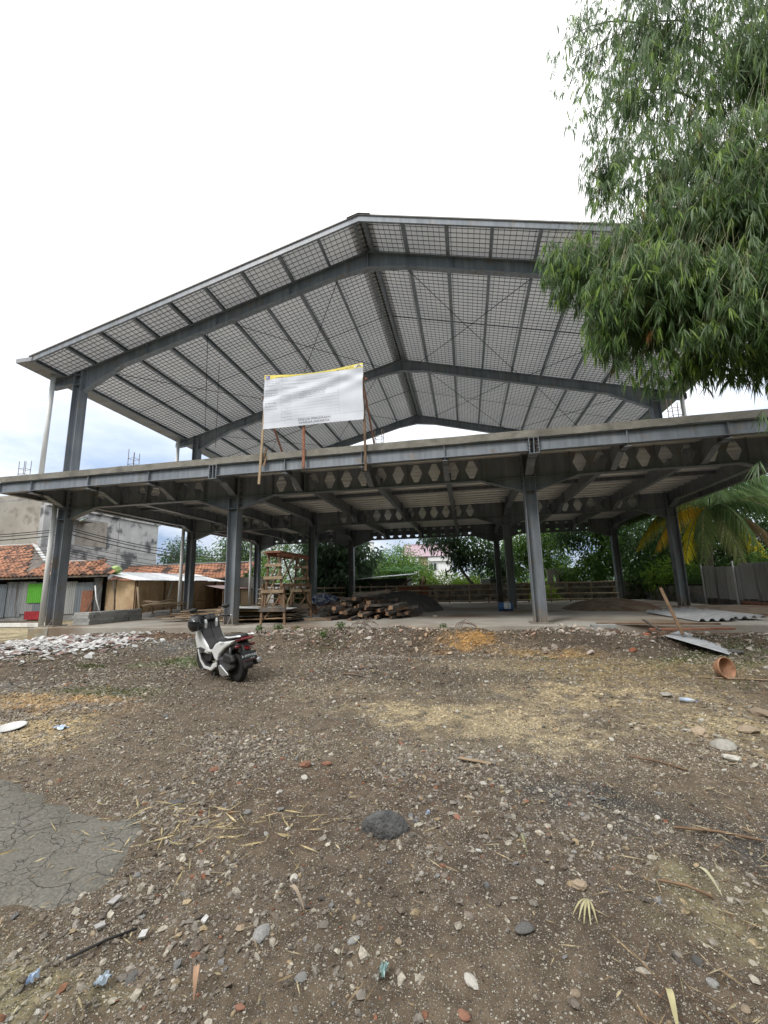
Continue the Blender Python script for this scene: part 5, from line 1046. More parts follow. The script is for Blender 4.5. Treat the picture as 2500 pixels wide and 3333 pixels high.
# ================================================================== BACK: FENCE, WALLS, SHED, HOUSE
bf = thing('bamboo_fence', 'long post and rail bamboo fence along the back of the floor', 'fence', (-2, 23.6, SZ))
for i in range(20):
    x = -12.2 + i * 1.03 + random.uniform(-.15, .15)
    if abs(x - X[1]) < .25 or abs(x - X[2]) < .25: continue
    mb = MB(); mb.tube([(x, 23.6, SZ + .002), (x + random.uniform(-.05, .05), 23.62, SZ + random.uniform(1.0, 1.12))], .035, 7); mb.build('post', 'wood_raw' if i % 2 else 'bamboo_pole', bf, smooth=True)
for z in (.13, .42, .70, .98):
    for x0, x1 in ((-12.4, -9.0), (-9.2, -6.95), (-6.5, -2.6), (-2.8, 1.5), (2.0, 5.0), (4.8, 7.6)):
        mb = MB(); a = (x0, 23.545, SZ + z + random.uniform(-.02, .02)); b = (x1, 23.545, SZ + z + random.uniform(-.02, .02)); mb.tube([a, ((x0 + x1) / 2, 23.55, SZ + z - .012), b], .03 if z < .9 else .036, 7); mb.build('rail', 'bamboo_pole', bf, smooth=True)
mat('cblock', (.20, .18, .16), (.36, .33, .30), 3, .95, .4, 20, c3=(.10, .085, .07), c3scale=1.2, c3lo=.5, c3hi=.66, random_obj=.3)
bw = thing('block_wall', 'stained grey concrete block wall behind the bamboo fence', 'wall', (2, 26.2, .4))
part('mortar_core', 'wall_dark', bw, -4.4, 9.6, 26.24, 26.32, .3, 1.42)
bme = MB().box(0, .385, 0, .10, 0, .185).build('tmp', 'cblock', None, local=True, bevel=0); bmesh_ = bme.data; bpy.data.objects.remove(bme)
for r_ in range(6):
    for i in range(36):
        x = -4.4 + i * .40 - (.2 if r_ % 2 else 0)
        if x < -4.4 or (r_ == 5 and i % 7 == 3): continue
        o = bpy.data.objects.new('block', bmesh_); COL.objects.link(o); o.parent = bw; o.location = Vector((x, 26.2 + random.uniform(-.008, .008), .30 + r_ * .20)) - wl(bw)
for i in range(5): part('pillar', 'cblock', bw, -4.0 + i * 3.2, -3.85 + i * 3.2, 26.12, 26.196, .3, 1.5)
shd = thing('black_shed', 'small dark shed with slanting flat roof beyond the fence', 'shed', (-5, 26.5, .4))
mat('shed_black', (.025, .026, .028), (.045, .045, .048), 3, .8)
part('wall', 'shed_black', shd, -6.15, -3.75, 26.3, 26.4, .3, 1.95); part('side_wall', 'zinc_b', shd, -3.74, -3.70, 26.3, 28.2, .3, 2.0); part('opening', 'void_dark', shd, -5.2, -4.5, 26.27, 26.295, .8, 1.6)
mb = MB(); mb.add([(-8.4, 26.0, 1.86), (-3.6, 26.0, 2.14), (-3.3, 28.5, 2.30), (-8.4, 28.5, 2.0)], [(0, 1, 2, 3)]); mb.build('roof', 'zinc', shd, fixn=False, solid=.05)
for x in (-8.2, -7.2): part('post', 'wood_raw', shd, x, x + .07, 26.2, 26.27, .3, 1.88)
brd = thing('board_fence', 'reddish brown board fence beside the dark shed', 'fence', (-3.2, 25.8, .4))
for i in range(9): part('board', 'wood_red', brd, -4.2 + i * .21, -4.0 + i * .21, 25.8, 25.825, .35, 1.40 + random.uniform(-.03, .03))
part('rail', 'wood_raw', brd, -4.25, -2.3, 25.75, 25.79, 1.38, 1.44)
for k, (a, b) in enumerate((((-4.9, 24.6, 1.1), (-3.2, 24.8, 1.85)), ((-5.1, 24.7, .95), (-3.4, 24.9, 1.75)))):
    mb = MB(); mb.bar(a, b, .06, .10); tag(mb.build('slanting_plank', 'wood_pale' if k else 'wood_old', None), ('dark plank slanting up against the dark shed', 'pale plank slanting up against the dark shed')[k], 'plank')
for k, x in enumerate((-5.55, -4.65)): mb = MB(); mb.bar((x, 24.2, SZ + .004), (x, 24.2, 1.62), .10, .05); tag(mb.build('timber_post', 'wood_raw', None), ('left', 'right')[k] + ' one of two short timber posts before the dark shed', 'post')
hs = thing('pink_roof_house', 'white and tan house with pink tiled roof behind the trees', 'house', (-5, 58, .4))
part('wall', 'house_white', hs, -8.7, -2.0, 58, 64, .3, 5.45); part('wall_strip', 'house_tan', hs, -6.3, -5.25, 57.9, 57.99, .3, 5.45)
for x0, x1 in ((-8.55, -6.5), (-5.1, -2.1)):
    part('window_surround', 'house_white', hs, x0, x1, 57.7, 57.99, 4.75, 5.35); part('window', 'glass_dark', hs, x0 + .15, x1 - .15 if x0 < -6 else x0 + 1.1, 57.93, 57.985, 3.5, 4.45)
    for xx in (x0 + .15, x0 + .62, x0 + 1.1, x1 - .2): part('window_frame', 'house_white', hs, xx, xx + .07, 57.88, 57.925, 3.5, 4.5)
mb = MB(); rows = 12; 
for i in range(rows):
    z0 = 5.45 + 1.95 * i / rows; y0 = 57.5 + 3.4 * i / rows; mb.add([(-8.85, y0, z0 + .03), (-1.8, y0, z0 + .03), (-1.8, y0 + 3.4 / rows + .05, z0 + 1.95 / rows), (-8.85, y0 + 3.4 / rows + .05, z0 + 1.95 / rows)], [(0, 1, 2, 3)]); mb.add([(-8.85, y0, z0 - .02), (-1.8, y0, z0 - .02), (-1.8, y0, z0 + .03), (-8.85, y0, z0 + .03)], [(0, 1, 2, 3)])
mb.build('roof', 'pink_tile', hs, fixn=False); part('ridge', 'pink_tile', hs, -8.9, -1.7, 60.8, 61.0, 7.38, 7.48)
part('back_roof', 'pink_tile', hs, -8.85, -1.8, 61, 64.3, 5.4, 5.5)
mb = MB(); mb.prism([(57.5, 5.45), (60.9, 7.38), (64.3, 5.45)], 'x', -8.8, -8.7); mb.build('gable', 'house_white', hs)
rn = thing('ruined_outbuilding', 'roofless grey concrete outbuilding among the trees at right', 'outbuilding', (5.8, 28, .4))
part('front_wall', 'wall_plaster', rn, 5.0, 5.35, 28, 28.2, .3, 2.3); part('lintel', 'wall_dark', rn, 5.35, 7.0, 27.95, 28.2, 1.95, 2.35); part('side_pillar', 'wall_plaster', rn, 5.45, 5.65, 27.8, 27.94, .3, 2.0); part('opening', 'void_dark', rn, 5.66, 6.9, 28.25, 28.3, .3, 1.95); part('beam', 'wood_old', rn, 5.5, 6.9, 27.9, 27.94, 1.6, 1.7)
wh = thing('white_outhouse', 'small whitewashed outhouse behind the leaning tree', 'outhouse', (1.5, 28.5, .4))
part('wall', 'house_white', wh, .9, 2.0, 28.4, 30, .3, 1.8); part('roof', 'wall_dark', wh, 1.5, 3.0, 28.2, 30.2, 1.8, 1.95); part('wall_panel', 'wall_dark', wh, 1.5, 2.9, 28.3, 28.38, .3, 1.75)
tw = thing('distant_tower', 'thin pale tower far behind the trees', 'tower', (-27.7, 120, 0)); part('shaft', 'house_white', tw, -28.6, -26.9, 120, 121.7, 0, 14.2); part('cap', 'wall_dark', tw, -28.7, -26.8, 119.9, 121.8, 14.2, 14.6)
# right boundary
rw = thing('panel_wall', 'dark stained precast panel wall along the right side', 'wall', (9.8, 19, .2))
for i in range(10):
    y0 = 11 + i * 1.75
    for r_ in range(3): part('panel', 'cblock' if (i + r_) % 3 else 'wall_dark', rw, 9.72 + random.uniform(-.01, .01), 9.78, y0 + .02, y0 + 1.68, .12 + r_ * .36, .12 + r_ * .36 + .35)
    part('post', 'wall_dark', rw, 9.66, 9.82, y0 - .07, y0 + .05, .1, 1.22)
part('coping', 'void_dark', rw, 9.65, 9.85, 11, 28.5, 1.205, 1.26)
sf = thing('sheet_fence', 'weathered grey metal sheet fence standing on the right wall', 'fence', (9.6, 16, .2))
mat('sheet_old', (.42, .42, .42), (.55, .55, .545), 1.5, .7, .15, 20, stretch=(3, 3, .4), c3=(.10, .06, .045), c3scale=.9, c3lo=.62, c3hi=.74, random_obj=.2)
y = 19.5; k = 0
while y > 12.4:
    w_ = .78; corr((9.56 + .01 * (k % 2), y, .72 + random.uniform(-.05, .05)), (9.56 + .01 * (k % 2), y + random.uniform(-.04, .04), 2.02 - .06 * (k % 3) + random.uniform(-.04, .04)), (0, -w_ - .03, 0), (1, 0, 0), 5, .014).build('fence_sheet', 'sheet_old', sf, fixn=False, solid=.003); y -= w_; k += 1
for y in (19.5, 17.4, 15.2, 13.0): part('post', 'house_white', sf, 9.50, 9.54, y - .03, y + .03, .2, 2.1)
mb = MB(); mb.tube([(9.5, 10.9, .55), (9.4, 16.9, .62)], .07, 8); tag(mb.build('log', 'wood_red', None, smooth=True), 'long reddish log lying at the foot of the right wall', 'log')
# ================================================================== VEGETATION
def leafmat(name, trans=.35, rough=.5):
    m = mat(name, .75, 1.25, 30, rough, attr='Col', trans=trans, spec=.4); return m
leafmat('leaf', .5); leafmat('leaf_gloss', .48, .40)
mat('bark', (.10, .08, .06), (.19, .155, .12), 6, .95, .8, 25, stretch=(1, 1, .3))
mat('bark_pale', (.20, .18, .15), (.32, .29, .25), 6, .95, .6, 20, stretch=(1, 1, 2.5))
mat('culm', (.10, .13, .05), (.20, .19, .10), 4, .6)
def unit(v): return v / np.maximum(np.linalg.norm(v, axis=-1, keepdims=True), 1e-9)
def leaves(P, D, Ln, Wd, cols, mid=.42, fold=.25, droop=0.0, rnd=rng):
    """diamond leaves: base P, direction D, length, width -> verts (4n,3), tris, colours"""
    n = len(P); D = unit(D); A = unit(np.cross(D, unit(rnd.normal(size=(n, 3)) * .8 + np.array((0, 0, 1.0))))); Nn = np.cross(A, D)
    Ln = np.broadcast_to(Ln, n)[:, None]; Wd = np.broadcast_to(Wd, n)[:, None]
    M_ = P + D * Ln * mid; T = P + D * Ln; T = T - np.array((0, 0, 1.0)) * Ln * droop
    V = np.stack([P, M_ + A * Wd / 2 + Nn * Wd * fold, T, M_ - A * Wd / 2 + Nn * Wd * fold], 1).reshape(-1, 3)
    b = np.arange(n)[:, None] * 4; F = np.concatenate([b + np.array([0, 1, 2]), b + np.array([0, 2, 3])], 0)
    return V, F, np.repeat(cols, 4, 0)
def palette(n, base, var=.3, rnd=rng, hue=.12):
    base = np.array(base); k = rnd.random((n, 1)); c = base * (1 - var + 2 * var * k); c = c * (1 + hue * (rnd.random((n, 3)) - .5)); return np.clip(c, .002, 1)
def ball(n, rnd=rng, shell=.5):
    v = unit(rnd.normal(size=(n, 3))); r = rnd.random((n, 1)) ** (shell / 1.5 if shell else 1 / 3); return v * r
def crown(ells, nclump, per, Ln, Wd, cols, spread=.28, droop=.25, rnd=rng, out=.7, mid=.45):
    tot = sum(e[3] * e[4] * e[5] for e in ells); Vs = []; Fs = []; Cs = []; off = 0
    for e in ells:
        k = max(8, int(nclump * e[3] * e[4] * e[5] / tot)); b = ball(k, rnd, .55); c = np.array(e[:3]) + b * np.array(e[3:6])
        nz = fbm(c[:, 0] * .9 + e[0], c[:, 2] * .9 + c[:, 1] * .5, 3); keep = nz > .36; c = c[keep]; b = b[keep]; k = len(c)
        if not k: continue
        ccol = palette(k, cols[rnd.integers(len(cols))], .35, rnd)
        P = np.repeat(c, per, 0) + rnd.normal(size=(k * per, 3)) * spread; bo = np.repeat(b, per, 0)
        D = unit(bo) * out + rnd.normal(size=(k * per, 3)) * .55 + np.array((0, 0, -.35)); cc = np.repeat(ccol, per, 0) * (.75 + .5 * rnd.random((k * per, 1)))
        s = .65 + .7 * rnd.random(k * per); V, F, C = leaves(P, D, Ln * s, Wd * s, cc, droop=droop, mid=mid, rnd=rnd); Vs.append(V); Fs.append(F + off); Cs.append(C); off += len(V)
    return np.concatenate(Vs), np.concatenate(Fs), np.concatenate(Cs)
GD = [(.085, .16, .046), (.10, .185, .052), (.072, .135, .05)]          # dark
GM = [(.135, .25, .055), (.155, .275, .065), (.115, .215, .056)]            # mid
GL = [(.26, .40, .06), (.30, .44, .075), (.20, .34, .06)]                 # light
GG = [(.085, .14, .075), (.105, .165, .09), (.068, .115, .062)]            # grey green
def tree(name, label, base, top, ells, cols, nclump=700, per=6, Ln=.22, Wd=.10, r0=.14, limbs=7, group=None, cat='tree', m_='leaf', spread=.28, droop=.25, seed=1, bark='bark', lean=None, out=.7):
    rnd = np.random.default_rng(seed); random.seed(seed); o = thing(name, label, cat, base, group)
    mb = MB(); p0 = Vector(base); p1 = Vector(top); mid = (p0 + p1) / 2 + Vector((random.uniform(-.15, .15), random.uniform(-.1, .1), 0)); mb.tube([p0 - Vector((0, 0, .15)), p0.lerp(mid, .5), mid, p1], r0, 8, r2=r0 * .55); mb.build('trunk', bark, o, smooth=True)
    for i in range(limbs):
        e = ells[i % len(ells)]; t = Vector((e[0] + random.uniform(-.7, .7) * e[3], e[1] + random.uniform(-.7, .7) * e[4], e[2] + random.uniform(-.6, .6) * e[5])); s = p0.lerp(p1, random.uniform(.6, 1)); mb = MB(); m2 = s.lerp(t, .5) + Vector((0, 0, .15)); mb.tube([s, m2, t], r0 * .38, 6, r2=r0 * .1); mb.build('limb', bark, o, smooth=True)
    V, F, C = crown(ells, nclump, per, Ln, Wd, cols, spread, droop, rnd, out); c = npobj('crown', V, F, m_, C, False, o); return o
def e_(x, y, z, rx, rz, ry=None): return (x, y, z, rx, ry or rx * .8, rz)
tree('leafy_tree', 'rounded tree beyond the tiled roof right of the grey building', (-26, 35, .3), (-26, 35, 3.4), [e_(-26.2, 35, 4.6, 2.0, 1.9), e_(-24.6, 35, 3.4, 1.8, 1.6), e_(-27.6, 35.5, 3.6, 1.6, 1.5)], GG, 1100, 6, .24, .10, .16, seed=41)
tree('leafy_tree', 'dome-shaped dark tree above the orange tiled roof', (-19.6, 31, .3), (-19.6, 31, 3), [e_(-19.6, 31, 3.7, 1.9, 1.6), e_(-18.2, 31, 3.0, 1.5, 1.3), e_(-21, 31.5, 3.0, 1.6, 1.4)], GD, 1100, 6, .22, .10, .16, seed=42)
tree('feathery_tree', 'pale green feathery tree behind the wooden scaffold', (-14.6, 30.5, .3), (-14.4, 30.5, 3.8), [e_(-14.6, 30.5, 5.4, 2.3, 1.7), e_(-16.6, 31, 4.2, 1.7, 1.8), e_(-12.6, 31, 4.6, 1.6, 2.0), e_(-14.5, 30, 2.8, 2.6, 1.2)], GL[1:] + GM, 1900, 8, .20, .05, .12, seed=43, spread=.34)
tree('leafy_tree', 'dark tree behind the far left column of the back row', (-18, 29, .3), (-17.6, 29, 3), [e_(-17.4, 29, 4.4, 1.3, 2.0), e_(-16.2, 28.6, 2.6, 1.4, 1.3)], GM + GD, 700, 6, .2, .09, .12, seed=44)
tree('broadleaf_tree', 'big-leaved dark tree behind the timber heap between two columns', (-9, 28.2, .3), (-8.9, 28.2, 3.2), [e_(-9.2, 28.0, 4.6, 2.2, 1.7), e_(-7.4, 28.2, 3.6, 1.6, 1.5), e_(-10.4, 27.8, 2.8, 1.6, 1.5), e_(-8.4, 27.2, 2.1, 1.9, 1.1)], GG + [(.04, .08, .035)], 900, 8, .42, .13, .18, seed=45, m_='leaf_gloss', spread=.2, droop=.45)
tree('leafy_tree', 'round dense tree left of the pink roofed house', (-6.2, 39, .3), (-6.2, 39, 3), [e_(-6.4, 39, 3.6, 1.9, 1.7), e_(-4.6, 39.5, 2.7, 1.6, 1.3), e_(-8, 39, 3.0, 1.5, 1.6)], GM, 1200, 6, .22, .10, .16, seed=46)
tree('leaning_tree', 'tree with slanting bare trunk and dark leaves before the pink roofed house', (1.25, 28.2, .3), (-1.15, 28.2, 3.6), [e_(-1.5, 28.2, 4.6, 1.5, .9), e_(.3, 28.2, 3.9, 1.5, .9), e_(1.7, 28.4, 3.0, 1.2, .9), e_(-.6, 28, 3.2, 1.2, .7), e_(2.5, 28.6, 2.4, 1.0, .8), e_(-.8, 28.4, 5.6, 1.8, .7)], GG + GD, 620, 7, .30, .12, .13, limbs=10, seed=47, m_='leaf_gloss', spread=.22, bark='bark_pale')
tree('leafy_tree', 'tall mid-green tree behind the front right column', (4.6, 31, .3), (4.6, 31, 3.5), [e_(4.6, 31, 4.6, 1.8, 1.5), e_(3.2, 31, 3.2, 1.6, 1.6), e_(5.6, 31.5, 3.2, 1.5, 1.5), e_(6.4, 32, 5.2, 1.5, 1.3)], GM + GL[:1], 1500, 7, .24, .09, .15, seed=48)
tree('leafy_tree', 'dense dark leafy tree left of the right back column', (7.9, 27.4, .3), (7.9, 27.4, 3), [e_(7.9, 27.4, 3.6, 1.5, 1.4), e_(7.2, 27.2, 2.2, 1.3, 1.2), e_(8.6, 27.5, 4.8, 1.2, 1.2), e_(6.6, 27.8, 4.6, 1.2, 1.2)], GD + GM[:1], 1300, 7, .22, .09, .14, seed=49)
for k, (x, y, z, r_, lb) in enumerate(((11.2, 26, 4.0, 2.4, 'dark tree just right of the back right column'), (14.4, 25, 4.4, 3.0, 'dark tree behind the coconut palm'), (18.5, 24, 4.2, 3.2, 'dark tree far right behind the metal sheet fence'), (12.6, 31, 5.4, 3.0, 'tall dark tree behind the right boundary trees'))):
    tree('leafy_tree', lb, (x, y, .3), (x + .2, y, z - .4), [e_(x, y, z, r_, r_ * .8), e_(x - r_ * .6, y, z - 1.6, r_ * .7, r_ * .6), e_(x + r_ * .6, y, z - 1.5, r_ * .8, r_ * .7), e_(x, y - .5, 1.8, r_ * .9, 1.3)], GD + [(.05, .1, .03)], 1500, 7, .25, .10, .17, seed=60 + k)
for k, (x, y, z, r_, rz, c, lb) in enumerate(((-3.3, 30, 1.6, 1.2, 1.2, GL, 'bright green bush left under the pink roofed house'), (-1.6, 29.6, 1.4, 1.3, 1.0, GL, 'bright green bush in the middle under the pink roofed house'), (.1, 29.4, 1.2, .9, .8, GL, 'bright green bush beside the slanting trunk'), (-5.2, 29.6, 1.7, .9, 1.0, GM, 'leafy bush behind the dark shed'), (-7.2, 27.4, 1.2, .9, .8, GM, 'low bush left of the dark shed under the big-leaved tree'), (10.3, 23.8, 1.7, 1.2, .9, GM + GL[:1], 'bush behind the right wall beside the back column'), (11.0, 21.8, 1.2, 1.2, .8, GD, 'dark bush at the foot of the palm'), (11.2, 17.6, 1.9, .8, .7, GM, 'bush poking over the metal sheet fence'), (13.2, 19.6, 1.8, 1.0, .8, GL[:1] + GM, 'light bush right of the palm trunk'), (4.3, 25.3, .7, .5, .5, GL, 'low weed bush by the fence before the block wall'), (-11.6, 27.5, 1.0, 1.1, .8, GM, 'low bush behind the bamboo fence at left'))):
    tree('bush', lb, (x, y, .3), (x, y, z), [e_(x, y, z, r_, rz), e_(x - r_ * .5, y, z - .3, r_ * .7, rz * .7), e_(x + r_ * .5, y + .1, z - .3, r_ * .7, rz * .7)], c, 420, 8, .16, .06, .04, limbs=4, seed=80 + k, cat='bush', spread=.2)
# far belt of trees closing the view
rnd = np.random.default_rng(5); ells = []
for x in np.arange(-95, 95, 5.0): ells.append((x + rnd.uniform(-2, 2), 72 + rnd.uniform(-6, 6) + (0 if abs(x) < 30 else 6), 1.8 + rnd.uniform(-.3, .6), 3.6, 2.5, 2.4 + rnd.uniform(-.4, .9)))
V, F, C = crown(ells, 7000, 5, .75, .38, GM + GG, .7, .2, rnd); ft = npobj('distant_woods', V, F, 'leaf', C, False); tag(ft, 'far belt of trees closing the horizon', 'trees', kind='stuff')
# unseen trees added behind and beside the viewer to keep low sky off the deck underside
rnd = np.random.default_rng(6); ells = []
for x in np.arange(-44, 34, 5.5): ells += [(x + rnd.uniform(-1.5, 1.5), -12.5 + rnd.uniform(-2, 2), 3.2, 4.2, 2.4, 3.4), (x + rnd.uniform(-1.5, 1.5), -13 + rnd.uniform(-2, 2), 7.6 + rnd.uniform(-.6, .8), 3.8, 2.4, 3.2)]
for y in np.arange(-8, 12, 5.0): ells += [(19 + rnd.uniform(-1, 1), y, 3.2, 2.6, 3.6, 3.4), (19.5 + rnd.uniform(-1, 1), y, 7.0, 2.6, 3.4, 2.8), (-33 + rnd.uniform(-1, 1), y, 3.4, 2.6, 3.6, 3.6)]
V, F, C = crown(ells, 9000, 5, .95, .5, GM, .8, .2, rnd); ft = npobj('sky_block_trees', V, F, 'leaf', C, False); tag(ft, 'unseen trees added behind the viewer to block low sky light', 'trees', kind='stuff')
# ---- frond builder for palm and banana
def frond(c, az, ln, rise, droop, n, ll, lw, col, rnd, hang=.9, fold=.1):
    """returns rachis points and leaflets"""
    pts = []; d = np.array((math.cos(az), math.sin(az), 0)); 
    for i in range(n + 1): t = i / n; pts.append(np.array(c) + d * ln * (t - .12 * t * t) + np.array((0, 0, 1.0)) * (rise * ln * t - droop * ln * t * t))
    pts = np.array(pts); P = []; D = []; Ls = []; 
    side = np.array((-d[1], d[0], 0))
    for i in range(2, n):
        for sub in (0, .5):
            t = (i + sub) / n; p = pts[i] * (1 - sub) + pts[min(i + 1, n)] * sub; tg = unit((pts[min(i + 1, n)] - pts[i - 1])[None])[0]
            for s in (-1, 1): P.append(p); D.append(side * s * (1 - .4 * t) + tg * (.55 + .5 * t) + np.array((0, 0, -hang * (.7 + .5 * rnd.random())))); Ls.append(ll * (math.sin(math.pi * min(1, t * .92 + .08)) ** .6) * (.85 + .3 * rnd.random()))
    P = np.array(P); D = np.array(D); Ls = np.array(Ls); return pts, leaves(P, D, Ls, np.full(len(P), lw), palette(len(P), tuple(min(.9, q * 2.5) for q in col), .25, rnd), mid=.3, fold=.12, droop=.35, rnd=rnd)
rnd = np.random.default_rng(77); pc = (10.95, 21.0, 4.55)
palm = thing('coconut_palm', 'coconut palm with yellowing fronds and orange coconuts behind the right wall', 'palm', (10.55, 21, .3))
mb = MB(); pp = [Vector((10.5, 21, .2)).lerp(Vector(pc), i / 16) + Vector((-.12 * math.sin(i / 16 * 3.14), 0, 0)) for i in range(17)]; mb.tube(pp, [.19 + .012 * (i % 2) - .003 * i for i in range(17)], 12); mb.build('trunk', 'bark_pale', palm, smooth=True)
specs = [(200, 3.4, .42, .95, (.40, .26, .04)), (188, 3.9, .55, 1.0, (.30, .27, .05)), (215, 2.6, .1, 1.0, (.45, .32, .03)), (232, 2.9, .25, 1.1, (.10, .13, .05)), (262, 2.7, .15, 1.15, (.15, .17, .07)), (275, 2.6, .5, 1.2, (.09, .13, .05)), (295, 2.5, -.2, .9, (.33, .30, .03)), (310, 3.6, .5, 1.0, (.07, .11, .045)), (335, 4.4, .55, .85, (.11, .14, .06)), (0, 4.6, .75, .8, (.06, .10, .04)), (25, 4.2, .9, .8, (.05, .09, .035)), (60, 3.8, 1.0, .8, (.06, .10, .04)), (100, 4.0, 1.1, .8, (.05, .09, .035)), (140, 4.0, .9, .85, (.06, .10, .04)), (165, 3.8, .8, .9, (.08, .12, .05)), (350, 3.3, .0, .9, (.16, .12, .07)), (250, 3.6, 1.0, 1.0, (.08, .12, .05)), (285, 3.8, 1.05, .95, (.07, .11, .05)), (322, 4.2, .9, .8, (.09, .13, .055)), (205, 3.4, .9, 1.05, (.09, .12, .05))]
for az, ln, rise, dr_, col in specs:
    pts, (V, F, C) = frond(pc, R(az), ln, rise, dr_, 30, .95, .07, col, rnd, hang=.8); mb = MB(); mb.tube([tuple(p) for p in pts[::2]], .028, 6, r2=.006); fr_ = mb.build('frond', 'culm', palm, smooth=True); npobj('leaflets', V, F, 'leaf', C, False, fr_)
mat('coconut', (.42, .14, .03), (.50, .20, .05), 5, .5)
for i in range(12): a = rnd.random() * 6.28; mb = MB(); mb.lathe([(.001, -.11), (.06, -.09), (.088, 0), (.06, .08), (.001, .11)], 10, (pc[0] + .34 * math.cos(a), pc[1] + .34 * math.sin(a) - .1, pc[2] - .05 - .15 * rnd.random())); mb.build('coconut', 'coconut', palm, smooth=True)
ban_ = thing('banana_plant', 'banana plant with ribbed upright leaves right of the round tree', 'banana plant', (-4.55, 30.2, .3))
mb = MB(); mb.tube([(-4.55, 30.2, .2), (-4.5, 30.2, 2.2)], .13, 10, r2=.07); mb.build('stem', 'culm', ban_, smooth=True)
for k in range(9):
    az = R(k * 40 + 10); pts, (V, F, C) = frond((-4.5, 30.2, 2.1), az, 1.9, 1.1, .8, 16, .42, .16, (.10, .18, .07), rnd, hang=.25); mb = MB(); mb.tube([tuple(p) for p in pts[::2]], .03, 6, r2=.006); q = mb.build('leaf_rib', 'culm', ban_, smooth=True); npobj('leaf_blade', V, F, 'leaf', C, False, q)
dd = thing('dead_stump', 'pale dry banana stump before the bright bushes', 'stump', (-3.2, 28.6, .3)); mb = MB(); mb.tube([(-3.25, 28.6, .3), (-3.1, 28.6, 1.3), (-2.85, 28.6, 2.1)], .12, 8, r2=.05); mb.build('trunk', 'wood_pale', dd, smooth=True)
for k in range(6): mb = MB(); mb.bar((-2.95 + random.uniform(-.2, .2), 28.6, 1.9), (-3.3 + random.uniform(-.5, .6), 28.5, .9 + random.uniform(-.2, .3)), .10, .01); mb.build('dry_leaf', 'wood_raw', dd)
# ---- potted plant by the hut, weeds
# ---- the big bamboo at the right
rnd = np.random.default_rng(101)
bam = thing('bamboo_clump', 'huge overhanging bamboo with drooping narrow leaves at the upper right', 'bamboo', (7.0, 7.4, gzf(7, 7.4)))
BE = [  # x, y, z, rx, rz, depth ry, weight
    (3.8, 6.6, 10.9, 1.85, 1.35, 1.0, .40), (4.8, 6.1, 9.2, 1.3, 1.7, 1.0, .5), (3.05, 6.3, 9.2, .98, 1.0, .8, .36), (3.3, 6.1, 7.4, 1.10, 1.1, .8, .5), (4.1, 5.7, 6.5, 1.1, 1.3, .9, 1.3), (2.68, 6.5, 8.2, .48, .8, .5, .55),
    (1.98, 5.9, 5.98, .62, .55, .5, 1.2), (1.80, 6.0, 6.3, .46, .46, .4, 1.0), (2.55, 5.5, 5.15, .85, .68, .7, 1.5), (3.3, 5.3, 4.75, .9, .72, .7, 1.6), (2.2, 5.6, 4.72, .48, .42, .5, .9), (3.0, 5.6, 4.2, .95, .34, .5, .8), (3.8, 5.4, 4.1, .7, .40, .5, 1.0), (3.02, 4.6, 2.75, .14, .55, .15, .12), (2.85, 7.0, 11.9, .45, .8, .5, .5), (4.6, 5.0, 5.6, 1.0, 1.3, .8, 1.3), (4.6, 6.3, 12.6, 1.6, .9, .9, .8), (3.0, 5.7, 6.2, .8, .6, .6, 1.1)]
tot = sum(e[6] * e[3] * e[4] * e[5] ** .3 for e in BE); Vs = []; Fs = []; Cs = []; off = 0; tw_ = MB()
for e in BE:
    k = int(19500 * e[6] * e[3] * e[4] * e[5] ** .3 / tot); b = ball(k, rnd, .9); c = np.array(e[:3]) + b * np.array((e[3], e[5], e[4]))
    nz = fbm(c[:, 0] * 1.7 + 3, c[:, 2] * 1.7 + c[:, 1] * .8, 3); c = c[(nz > .41) | (rnd.random(k) < .16)]; k = len(c)
    cd_ = np.array((-.30, -.20, -.95)) + rnd.normal(size=(k, 3)) * np.array((.45, .40, .30)); cd_ = unit(cd_)       # direction of the twig
    hi_ = np.clip((c[:, 2] - 6.2) / 1.5, 0, 1)[:, None]; cd_ = unit(cd_ + hi_ * np.array((-.25, 0, -.8)))
    sd = unit(np.cross(cd_, rnd.normal(size=(k, 3)))); per = 7
    tone = rnd.random(k); base = np.where(tone[:, None] < .20, np.array((.27, .40, .09)), np.where(tone[:, None] < .62, np.array((.13, .225, .07)), np.array((.165, .25, .12))))
    dry = rnd.random(k) < .008; base[dry] = (.25, .13, .04)
    for j in range(per):
        a = (j - (per - 1) / 2) / ((per - 1) / 2) * .62 + rnd.normal(size=k) * .12; s = rnd.random(k)
        D = cd_ * np.cos(a)[:, None] + sd * np.sin(a)[:, None] + np.array((0, 0, -.70)) * (.4 + s[:, None]); P = c - cd_ * (abs(j - 3) * .018 + .02 * s)[:, None]
        Ln = .145 + .11 * rnd.random(k); V, F, C = leaves(P, D, Ln * (1 + .25 * hi_[:, 0]), (.0135 + .009 * rnd.random(k)) * (1 - .2 * hi_[:, 0]), base * (.7 + .6 * rnd.random((k, 1))), mid=.33, fold=.18, droop=.12, rnd=rnd); Vs.append(V); Fs.append(F + off); Cs.append(C); off += len(V)
    for i in range(0, k, 3): p = c[i]; q = p - cd_[i] * .35 + np.array((.05, 0, .06)); tw_.tube([tuple(p), tuple((p + q) / 2 + np.array((0, 0, .02))), tuple(q)], .0035, 3, cap=False)
o = npobj('leaves', np.concatenate(Vs), np.concatenate(Fs), 'leaf_gloss', np.concatenate(Cs), False, bam); o['kind'] = 'stuff'
o = tw_.build('twigs', 'culm', bam, fixn=False, kind='stuff')
random.seed(9)
